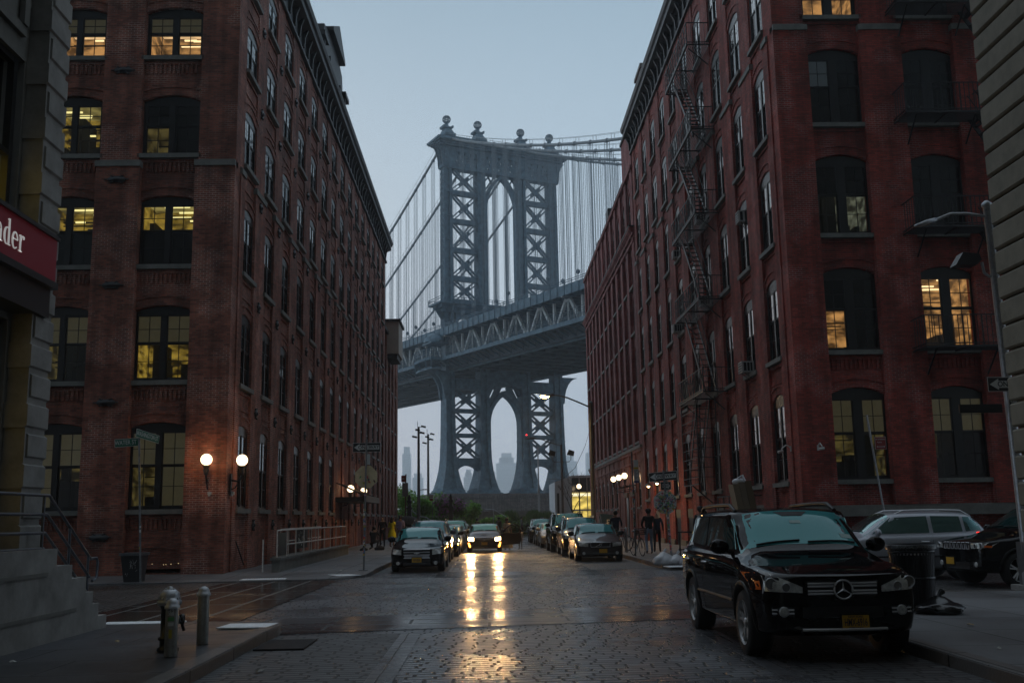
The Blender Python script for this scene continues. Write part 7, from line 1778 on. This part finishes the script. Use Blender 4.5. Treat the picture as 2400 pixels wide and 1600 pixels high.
shrub('park_shrub', (-6.0, 95, 1.2), 2.2, 1.0, 1.1, 2400, LF2, 'low dark hedge behind the umbrella on the left', 'shrub', 6)
shrub('park_shrub', (-3.6, 94, .9), 1.9, .9, .9, 2000, LF2, 'low dark shrub at the foot of the ornate black posts', 'shrub', 16)
shrub('park_shrub', (.3, 101, 1.2), 1.9, 1.3, 1.15, 2600, LF1, 'rounded bright green bush in the middle of the street end', 'shrub', 7, trunk=False)
shrub('ornamental_grass', (3.1, 104, 1.4), 1.9, 1.2, 1.1, 2600, LF3, 'feathery grass clump left of the thin pale pole', 'grass clump', 8, trunk=False, up=True, leaf=.12)
shrub('ornamental_grass', (5.6, 106, 1.5), 1.9, 1.2, 1.2, 2600, LF3, 'taller feathery grass clump next to the white pavilion', 'grass clump', 9, trunk=False, up=True, leaf=.12)
shrub('park_shrub', (1.9, 99, .8), 1.6, .8, .8, 1500, LF2, 'low dark green bush before the feathery grass', 'shrub', 10, trunk=False)
shrub('park_shrub', (4.6, 99.5, .8), 2.0, .8, .75, 1800, LF2, 'low dark green hedge in front of the pale pole', 'shrub', 11, trunk=False)
o = MB().use(leafmat('grass_ground', (.02, .035, .012), (.04, .06, .02))).add([(-30, 93, .1), (30, 97, .1), (30, 150, 1.2), (-30, 150, 1.2)], [(0, 1, 2, 3)]).build('park_ground', None); o['kind'] = 'structure'
o = MB().use(M_CONC).box(-12, 7, 116, 116.6, 0, 2.5).build('retaining_wall', None); setp(o, 'low pale concrete wall behind the bushes at the street end', 'wall')
t_ = thing('stair_rail', (-6, 96, 0), 'pale metal handrail zigzagging down through the bushes on the left', 'railing', world=True)
b = MB().use(M_GALV)
for dz in (0, -.45): b.tube([(-7.3, 93, 2.9 + dz), (-6.1, 93, 2.0 + dz), (-5.6, 93, 1.95 + dz), (-4.9, 93, 1.55 + dz)], .04, 6)
for x, z in ((-7.3, 2.9), (-6.1, 2.0), (-5.6, 1.95), (-4.9, 1.55)): b.cyl((x, 93, .1), (x, 93, z), .03, n=6)
b.build('rail', None, t_)
t_ = thing('stair_rail', (1, 98, 0), 'pale metal handrail above the bushes in the middle', 'railing', world=True)
MB().use(M_GALV).tube([(-.3, 97.5, 2.55), (.5, 97.5, 2.55), (1.7, 97.5, 1.85), (.7, 97.5, 1.8)], .045, 6).cyl((1.7, 97.5, .1), (1.7, 97.5, 1.85), .03).cyl((.5, 97.5, .1), (.5, 97.5, 2.55), .03).build('rail', None, t_)
t_ = thing('bare_tree', (8.1, 101, .1), 'leafless tree with thin dark branches in front of the lit pavilion', 'tree', world=True)
rr = random.Random(11); b = MB().use(BARK)
def branch(p, d, l, r_, dep):
    q = p + d * l; b.tube([p, p.lerp(q, .5) + Vector((rr.uniform(-.05, .05), 0, rr.uniform(-.05, .05))) * l, q], [r_, r_ * .8, r_ * .6], 5)
    if dep > 0:
        for k in range(3 if dep > 1 else 2):
            e_ = (d + Vector((rr.uniform(-.8, .8), rr.uniform(-.5, .5), rr.uniform(-.35, .6)))).normalized(); branch(q, e_, l * rr.uniform(.6, .85), r_ * .55, dep - 1)
branch(Vector((8.3, 101, .1)), Vector((-.05, 0, 1)), 2.0, .09, 5); b.build('trunk', None, t_)
o = MB().use(M_BLACK).tube([(5.9, 57.8, 6.9), (5.5, 57.8, 5.6), (4.9, 57.8, 4.4), (4.2, 58, 3.8), (3.4, 60, 3.9)], .012, 4).build('hanging_wire', None); setp(o, 'thin black wire sagging from the glowing street lamp pole', 'wire')

# ================================================================ people
SKIN = [mat('skin_a', (.38, .22, .15), .6), mat('skin_b', (.18, .10, .07), .6)]
def cloth(name, c): return mat('cloth_' + name, c, .85, noise=.15, nscale=14)
HAIR = mat('hair_dark', (.012, .01, .009), .6)
def person(loc, rz, pose, top, bot, shoe, label, skin=0, h=1.74, hair='short', dress=None, group=None, bald=False, hands=True, hat=None):
    """pose: dict of joint offsets in metres for a 1.74 m person (x right, y back, z up; faces -y)"""
    s = h / 1.74; J = dict(pel=(0, 0, .93), sp=(0, -.01, 1.12), ch=(0, 0, 1.33), nk=(0, .0, 1.48), hd=(0, -.02, 1.60), tp=(0, -.01, 1.70),
        shl=(-.18, 0, 1.42), ell=(-.24, .02, 1.14), wrl=(-.24, -.06, .90), hal=(-.24, -.08, .82), shr=(.18, 0, 1.42), elr=(.24, .02, 1.14), wrr=(.24, -.06, .90), har=(.24, -.08, .82),
        hil=(-.10, 0, .90), knl=(-.11, -.02, .50), anl=(-.12, .02, .09), tol=(-.13, -.16, .04), hir=(.10, 0, .90), knr=(.11, -.02, .50), anr=(.12, .02, .09), tor=(.13, -.16, .04))
    J.update(pose); RD = dict(pel=.145, sp=.125, ch=.155, nk=.055, hd=.088, tp=.075, shl=.065, ell=.045, wrl=.030, hal=.032, shr=.065, elr=.045, wrr=.030, har=.032, hil=.095, knl=.06, anl=.045, tol=.035, hir=.095, knr=.06, anr=.045, tor=.035)
    E_ = [('pel', 'sp'), ('sp', 'ch'), ('ch', 'nk'), ('nk', 'hd'), ('hd', 'tp'), ('ch', 'shl'), ('shl', 'ell'), ('ell', 'wrl'), ('wrl', 'hal'), ('ch', 'shr'), ('shr', 'elr'), ('elr', 'wrr'), ('wrr', 'har'), ('pel', 'hil'), ('hil', 'knl'), ('knl', 'anl'), ('anl', 'tol'), ('pel', 'hir'), ('hir', 'knr'), ('knr', 'anr'), ('anr', 'tor')]
    names = list(J); V = [Vector(J[n_]) * s for n_ in names]; rad = [RD[n_] * s for n_ in names]; E2 = [(names.index(a), names.index(b_)) for a, b_ in E_]
    V.append(V[names.index('hd')] + Vector((0, -.095, -.005)) * s); rad.append(.018 * s); E2.append((names.index('hd'), len(V) - 1))   # nose
    if hands:
        for sd in 'lr':
            ha, wr = V[names.index('ha' + sd)], V[names.index('wr' + sd)]; d = (ha - wr).normalized(); sx = Vector((0, 1, 0)) if abs(d.y) < .7 else Vector((1, 0, 0))
            for k, (o_, l) in enumerate(((-.028, .07), (-.010, .08), (.010, .075), (.028, .06))):
                V.append(ha + sx * o_ * s + d * l * .6 * s); rad.append(.010 * s); E2.append((names.index('ha' + sd), len(V) - 1)); V.append(ha + sx * o_ * 1.1 * s + d * l * s + Vector((0, -.012, 0))); rad.append(.009 * s); E2.append((len(V) - 2, len(V) - 1))
            V.append(wr.lerp(ha, .5) - sx * .05 * s + d * .01); rad.append(.011 * s); E2.append((names.index('wr' + sd), len(V) - 1))
    me = bpy.data.meshes.new('sk'); me.from_pydata(V, E2, []); o = bpy.data.objects.new('sk', me); COL.objects.link(o)
    m_ = o.modifiers.new('k', 'SKIN'); m_.use_smooth_shade = True
    for v, r_, i in zip(me.skin_vertices[0].data, rad, range(len(rad))): v.radius = (r_ * (1.0 if names[i:i + 1] not in (['ch'], ['pel'], ['sp']) else 1.12), r_ * (1.0 if names[i:i + 1] not in (['ch'], ['pel'], ['sp']) else .78)); v.use_root = (i == 0)
    s_ = o.modifiers.new('s', 'SUBSURF'); s_.levels = 1; s_.render_levels = 1
    bpy.context.view_layer.update(); m2 = bpy.data.meshes.new_from_object(o.evaluated_get(bpy.context.evaluated_depsgraph_get())); bpy.data.objects.remove(o)
    root = thing('person', loc, label, 'person', group, rz)
    m2.materials.clear()
    for x in (SKIN[skin], top, bot, shoe): m2.materials.append(x)
    P = {n_: V[i] for i, n_ in enumerate(names)}
    seg = [('ch', 'sp', 1), ('sp', 'pel', 1), ('ch', 'shl', 1), ('ch', 'shr', 1), ('shl', 'ell', 1), ('shr', 'elr', 1), ('ell', 'wrl', dress.get('sleeve', 1) if dress else 1), ('elr', 'wrr', dress.get('sleeve', 1) if dress else 1), ('wrl', 'hal', 0), ('wrr', 'har', 0), ('hd', 'tp', 0), ('hd', 'nk', 0), ('pel', 'hil', 2), ('pel', 'hir', 2), ('hil', 'knl', 2), ('hir', 'knr', 2), ('knl', 'anl', 2), ('knr', 'anr', 2), ('anl', 'tol', 3), ('anr', 'tor', 3)]
    def dist(p, a, b_):
        d = b_ - a; t = max(0, min(1, (p - a).dot(d) / d.length_squared)); return (p - a - d * t).length
    for f in m2.polygons:
        c = f.center; best = min(seg, key=lambda q: dist(c, P[q[0]], P[q[1]])); f.material_index = best[2]
    m2.polygons.foreach_set('use_smooth', [True] * len(m2.polygons))
    bo = bpy.data.objects.new('body', m2); COL.objects.link(bo); bo.parent = root
    hd = P['hd'].lerp(P['tp'], .45)
    if hair and not bald:
        b = MB().use(HAIR).sphere(hd + Vector((0, .018, .018)) * s, .112 * s, 14, 9, (.95, 1.05, .95))
        if hair == 'long': b.sphere(hd + Vector((0, .07, -.14)) * s, .105 * s, 12, 8, (1.0, .6, 1.7))
        b.build('hair', None, root)
    if hat: MB().use(hat).lathe([(.125, .02), (.12, .07), (.09, .11), (0, .125)], hd, 14).prism([(-.09, .02), (.09, .02), (.09, .035), (-.09, .035)], 0, 0).build('hat', None, root)
    if dress and dress.get('m'):
        b = MB().use(dress['m']); z0, z1 = dress['z'] * s, P['ch'].z; c = P['pel']
        prof = [(dress.get('w', .30) * s, z0), (.24 * s, lerp(z0, c.z, .6)), (.17 * s, c.z + .02), (.135 * s, P['sp'].z), (.165 * s, P['ch'].z), (.14 * s, P['ch'].z + .08)]
        n = 24; vs = []
        for r_, z in prof:
            for k in range(n): a = 2 * math.pi * k / n; f_ = 1 + (.07 * math.sin(8 * a) if z < c.z else 0); vs.append((c.x + r_ * f_ * math.cos(a), c.y + r_ * f_ * .78 * math.sin(a), z))
        b.add(vs, [(i * n + k, i * n + (k + 1) % n, (i + 1) * n + (k + 1) % n, (i + 1) * n + k) for i in range(len(prof) - 1) for k in range(n)], True).build('dress', None, root)
    return root
C_BLK = cloth('black', (.010, .010, .012)); C_JEAN = cloth('jeans', (.24, .30, .40)); C_SUIT = cloth('suit', (.014, .014, .018)); C_LAV = cloth('lavender', (.28, .25, .42)); C_KHA = cloth('khaki', (.16, .12, .085)); C_YEL = cloth('yellow', (.62, .56, .01)); C_SHOE = cloth('shoe', (.015, .015, .015)); C_GREY = cloth('grey', (.2, .21, .22)); C_BGE = cloth('beige', (.42, .34, .24)); C_NAVY = cloth('navy', (.02, .025, .05))
walk = dict(knl=(-.10, -.10, .50), anl=(-.11, -.06, .09), tol=(-.12, -.24, .05), knr=(.11, -.02, .49), anr=(.12, .22, .14), tor=(.13, .10, .04), ell=(-.26, .08, 1.15), wrl=(-.27, .02, .92), hal=(-.27, -.01, .84))
person((6.53, 42.4, .15), R(180), dict(walk, elr=(.27, -.04, 1.15), wrr=(.2, -.2, 1.02), har=(.15, -.26, 1.0)), C_BLK, C_JEAN, C_SHOE, 'man in black T-shirt and pale blue jeans walking away on the right pavement', 1, 1.80, hat=C_BLK)
person((7.15, 44.2, .15), R(170), dict(walk, elr=(.27, 0, 1.16), wrr=(.22, -.15, 1.05), har=(.18, -.22, 1.05)), C_NAVY, C_BLK, C_SHOE, 'person in dark clothes walking just right of the man in jeans', 0, 1.70, hair=None)
person((5.95, 48.6, .15), R(175), dict(ell=(-.27, -.08, 1.18), wrl=(-.26, -.28, 1.06), hal=(-.26, -.35, 1.04), elr=(.27, -.08, 1.18), wrr=(.26, -.28, 1.06), har=(.26, -.35, 1.04)), C_NAVY, C_KHA, C_SHOE, 'man in navy top standing astride by the far bicycle', 0, 1.78)
person((7.55, 36.9, .15), R(150), {}, C_BLK, C_BLK, C_SHOE, 'hooded person in black right behind the large black SUV', 1, 1.82, hat=C_BLK)
person((8.2, 39.3, .15), R(100), {}, C_SUIT, C_NAVY, C_SHOE, 'bareheaded person in a dark jacket beside the red brick wall', 0, 1.66)
person((-6.12, 60.6, .15), R(-10), dict(elr=(.26, -.02, 1.16), wrr=(.14, -.16, 1.05), har=(.07, -.2, 1.04)), C_SUIT, C_SUIT, C_SHOE, 'bald man in a black suit beside the woman in yellow', 0, 1.78, bald=True)
person((-5.55, 60.5, .15), R(150), dict(ell=(-.2, -.05, 1.18), wrl=(-.14, -.2, 1.05), hal=(-.1, -.24, 1.04)), C_YEL, SKIN[0], C_SHOE, 'woman in a bright yellow dress with long dark hair', 0, 1.72, hair='long', dress=dict(m=C_YEL, z=.58, w=.27, sleeve=0))
person((-4.95, 59.0, .15), R(170), dict(wrl=(-.12, -.2, 1.08), hal=(-.06, -.22, 1.1), wrr=(.12, -.2, 1.08), har=(.06, -.22, 1.1)), C_LAV, C_KHA, C_SHOE, 'man in a lavender shirt seen from behind', 0, 1.80)
crouch = dict(pel=(0, .05, .42), sp=(0, -.02, .60), ch=(0, -.10, .80), nk=(0, -.13, .95), hd=(0, -.17, 1.07), tp=(0, -.17, 1.17), shl=(-.18, -.1, .90), shr=(.18, -.1, .90), ell=(-.26, -.28, .75), elr=(.26, -.28, .75), wrl=(-.12, -.36, .98), hal=(-.06, -.36, 1.04), wrr=(.12, -.36, .98), har=(.06, -.36, 1.04), hil=(-.1, .05, .40), hir=(.1, .05, .40), knl=(-.18, -.38, .50), anl=(-.16, -.12, .09), tol=(-.17, -.3, .04), knr=(.16, -.34, .12), anr=(.14, .10, .08), tor=(.14, .2, .04))
ph = person((-6.2, 56.6, .15), R(170), crouch, C_BLK, C_BLK, C_SHOE, 'crouching photographer in black on the left pavement', 0, 1.76)
o = MB().use(M_TRIM).box(-.07, .07, -.06, .06, -.05, .05).cyl((0, -.06, 0), (0, -.2, 0), .045, n=12).build('camera', None, loc=(-6.24, 57.0, 1.2), rz=R(170)); setp(o, 'black camera held up by the crouching photographer', 'camera')
bag('shoulder_bag', (-5.75, 55.6, .15), .26, C_BLK, 'soft black bag lying beside the crouching photographer', 21, .5)
bag('shoulder_bag', (-6.55, 55.2, .15), .2, C_BLK, 'smaller black bag left of the crouching photographer', 22, .45)
person((1.0, 56.2, 0), R(20), dict(ell=(-.2, -.05, 1.18), wrl=(-.1, -.2, 1.2), hal=(-.04, -.22, 1.26)), C_BGE, C_BGE, C_SHOE, 'woman in a beige dress standing behind the open car door', 0, 1.70, dress=dict(m=C_BGE, z=.12, w=.33, sleeve=0))
person((1.75, 57.2, 0), R(-20), {}, C_BGE, C_KHA, C_SHOE, 'person in beige crouched low behind the open door edge', 0, 1.1)
person((3.1, 97, .1), R(100), walk, C_GREY, C_NAVY, C_SHOE, 'person in a grey hooded jacket walking past the bushes far away', 0, 1.74)
person((-.95, 90, .0), R(170), {}, C_BLK, C_BLK, C_SHOE, 'far person in black with head above the lit sedan, left one', 0, 1.72)
person((.9, 88, .0), R(20), {}, C_BLK, C_NAVY, C_SHOE, 'far person with a dark cap right of the lit sedan roof', 1, 1.78, hat=C_BLK)
person((1.7, 92, .0), R(20), {}, C_NAVY, C_NAVY, C_SHOE, 'far person in navy between the bushes and the open door', 0, 1.75)
person((4.15, 80, .0), R(20), {}, C_BLK, C_BLK, C_SHOE, 'far person whose head shows above the last right hand car', 0, 1.74)
up_ = person((-5.6, 70, .15), R(190), dict(elr=(.25, -.08, 1.22), wrr=(.1, -.2, 1.3), har=(.06, -.2, 1.36)), C_BLK, C_BLK, C_SHOE, 'person in black under the black umbrella', 0, 1.6)
t_ = thing('umbrella', (-5.4, 69.9, 1.2), 'large open black umbrella above the left row of cars', 'umbrella', world=True)
n = 16; vs = [(-5.4, 69.7, 1.98)]
for r_, z in ((.35, 1.92), (.65, 1.75), (.85, 1.45)):
    for k in range(n): a = 2 * math.pi * k / n; f_ = 1 - (.06 if k % 2 else 0); vs.append((-5.4 + r_ * f_ * math.cos(a) * 1.15, 69.7 + r_ * f_ * math.sin(a), z))
MB().use(C_BLK).add(vs, [(0, 1 + k, 1 + (k + 1) % n) for k in range(n)] + [(1 + i * n + k, 1 + (i + 1) * n + k, 1 + (i + 1) * n + (k + 1) % n, 1 + i * n + (k + 1) % n) for i in range(2) for k in range(n)], True).build('canopy', None, t_); MB().use(M_IRON).cyl((-5.4, 69.7, 1.2), (-5.4, 69.7, 2.05), .012).build('shaft', None, t_)
# ================================================================ bicycles
def bicycle(loc, rz, label, basket=False, tilt=0):
    t_ = thing('bicycle', loc, label, 'bicycle', 'bicycles on the right pavement', rz); t_.rotation_euler = (tilt, 0, rz)
    fr_m = mat('bike_frame', (.03, .03, .035), .3, .3)
    b = MB().use(fr_m); A, B_, Cc, D_, E_ = (-.52, 0, .34), (0, 0, .30), (-.18, 0, .80), (.36, 0, .84), (.52, 0, .34)
    for p, q in ((A, B_), (A, Cc), (B_, Cc), (B_, D_), (Cc, D_), (D_, E_)): b.cyl(p, q, .016, n=8)
    b.cyl(Cc, (-.21, 0, .92), .013).cyl(D_, (.34, 0, .98), .014).build('frame', None, t_)
    MB().use(M_TRIM).sphere((-.22, 0, .94), .09, 10, 6, (1.4, .8, .35)).build('saddle', None, t_)
    MB().use(M_CHROME).tube([(.30, -.28, .98), (.38, -.15, 1.02), (.34, 0, 1.0), (.38, .15, 1.02), (.30, .28, .98)], .012, 6).build('handlebar', None, t_)
    for x in (-.52, .52):
        w_ = MB().use(M_TYRE); w_.tube([(x + .33 * math.cos(R(a)), 0, .34 + .33 * math.sin(R(a))) for a in range(0, 361, 15)], .019, 6)
        wo = w_.build('wheel', None, t_); q = MB().use(M_GALV); q.tube([(x + .308 * math.cos(R(a)), 0, .34 + .308 * math.sin(R(a))) for a in range(0, 361, 15)], .009, 5)
        for k in range(18): a = R(20 * k); q.beam((x, .02 * (-1) ** k, .34), (x + .305 * math.cos(a), 0, .34 + .305 * math.sin(a)), .003)
        q.cyl((x, -.04, .34), (x, .04, .34), .02).build('rim', None, wo)
    MB().use(M_CHROME).lathe([(.09, -.03), (.09, -.02)], (0, 0, .30), 18, ax='y').beam((0, -.06, .30), (.10, -.08, .18), .02).beam((0, .06, .30), (-.10, .08, .42), .02).build('crankset', None, t_)
    if basket:
        q = MB().use(M_TRIM)
        for k in range(9):
            for (x, y) in ((.42 + .035 * k, -.17), (.42 + .035 * k, .17)): q.beam((x, y, .82), (x, y * 1.15, 1.06), .006)
        for k in range(9): y = -.17 + .0425 * k; q.beam((.42, y, .82), (.40, y, 1.06), .006).beam((.70, y, .82), (.74, y, 1.06), .006)
        for z in (.82, .9, .98, 1.06): q.tube([(.42, -.18, z), (.71, -.18, z), (.71, .18, z), (.42, .18, z), (.42, -.18, z)], .006, 4)
        q.box(.43, .70, -.16, .16, .83, .84).build('basket', None, t_)
    return t_
bicycle((5.86, 41.0, .15), R(-78), 'bicycle with a front basket locked to the timetable post', True, R(4))
bicycle((6.1, 48.0, .15), R(-60), 'bicycle held by the man in the navy top', False, R(3))
t_ = thing('bike_rack', (6.02, 45.1, .15), 'round topped galvanised bike hoop between the two bicycles', 'bike rack', world=True)
MB().use(M_GALV).tube([(5.95, 44.9, .12), (5.95, 44.9, .95)] + [(5.95, 45.15 - .25 * math.cos(R(a)), .95 + .25 * math.sin(R(a))) for a in range(20, 161, 20)] + [(5.95, 45.4, .95), (5.95, 45.4, .12)], .03, 8).build('hoop', None, t_)

rr = random.Random(77); PAPER = [mat('litter_pale', (.45, .45, .42), .7), mat('litter_tan', (.3, .22, .12), .8), mat('leaf_wet', (.06, .05, .02), .4)]
SC_ = [(-4.6, 32.9, .16), (-5.3, 36.5, .16), (-3.5, 10.2, .16), (-4.9, 14.1, .16), (-5.4, 12.2, .16), (-2.6, 12.1, .02), (2.6, 34.2, .02), (5.0, 39.2, .02), (3.9, 38.9, .02), (7.6, 34.2, .16), (6.4, 14.0, .16), (5.6, 11.6, .16), (2.2, 13.1, .02), (-.6, 34.8, .02)]
LB_ = ['pale paper scrap by the leaning stop sign post', 'pale paper scrap beside the concrete ramp', 'tiny pale scrap on the near left kerb stone', 'tan scrap between the bollards and the stairs', 'pale scrap at the foot of the stair wall', 'wet leaf in the near left gutter', 'pale scrap in mid road left of the bronze sedan', 'white scrap under the bronze sedan bumper, kerb side', 'white scrap under the bronze sedan bumper, road side', 'pale scrap by the low dark pipe rail', 'tan scrap on the pavement in front of the litter basket', 'pale scrap on the right pavement beside the large black SUV', 'wet leaf on the road left of the large black SUV', 'pale scrap on the road before the lit sedan']
for (x, y, z), lb in zip(SC_, LB_):
    b = MB().use(PAPER[2] if 'leaf' in lb else PAPER[1] if lb.startswith('tan') else PAPER[0]); vs = []
    r_ = rr.uniform(.03, .07)
    for k in range(7): a = k * .9; q = r_ * rr.uniform(.5, 1.1); vs.append((q * math.cos(a), q * math.sin(a), rr.uniform(.0, .02)))
    b.add([(0, 0, .025)] + vs, [(0, 1 + k, 1 + (k + 1) % 7) for k in range(7)])
    o = b.build('litter_scrap', None, loc=(x, y, z)); setp(o, lb, 'litter', 'litter scattered on road and pavements')
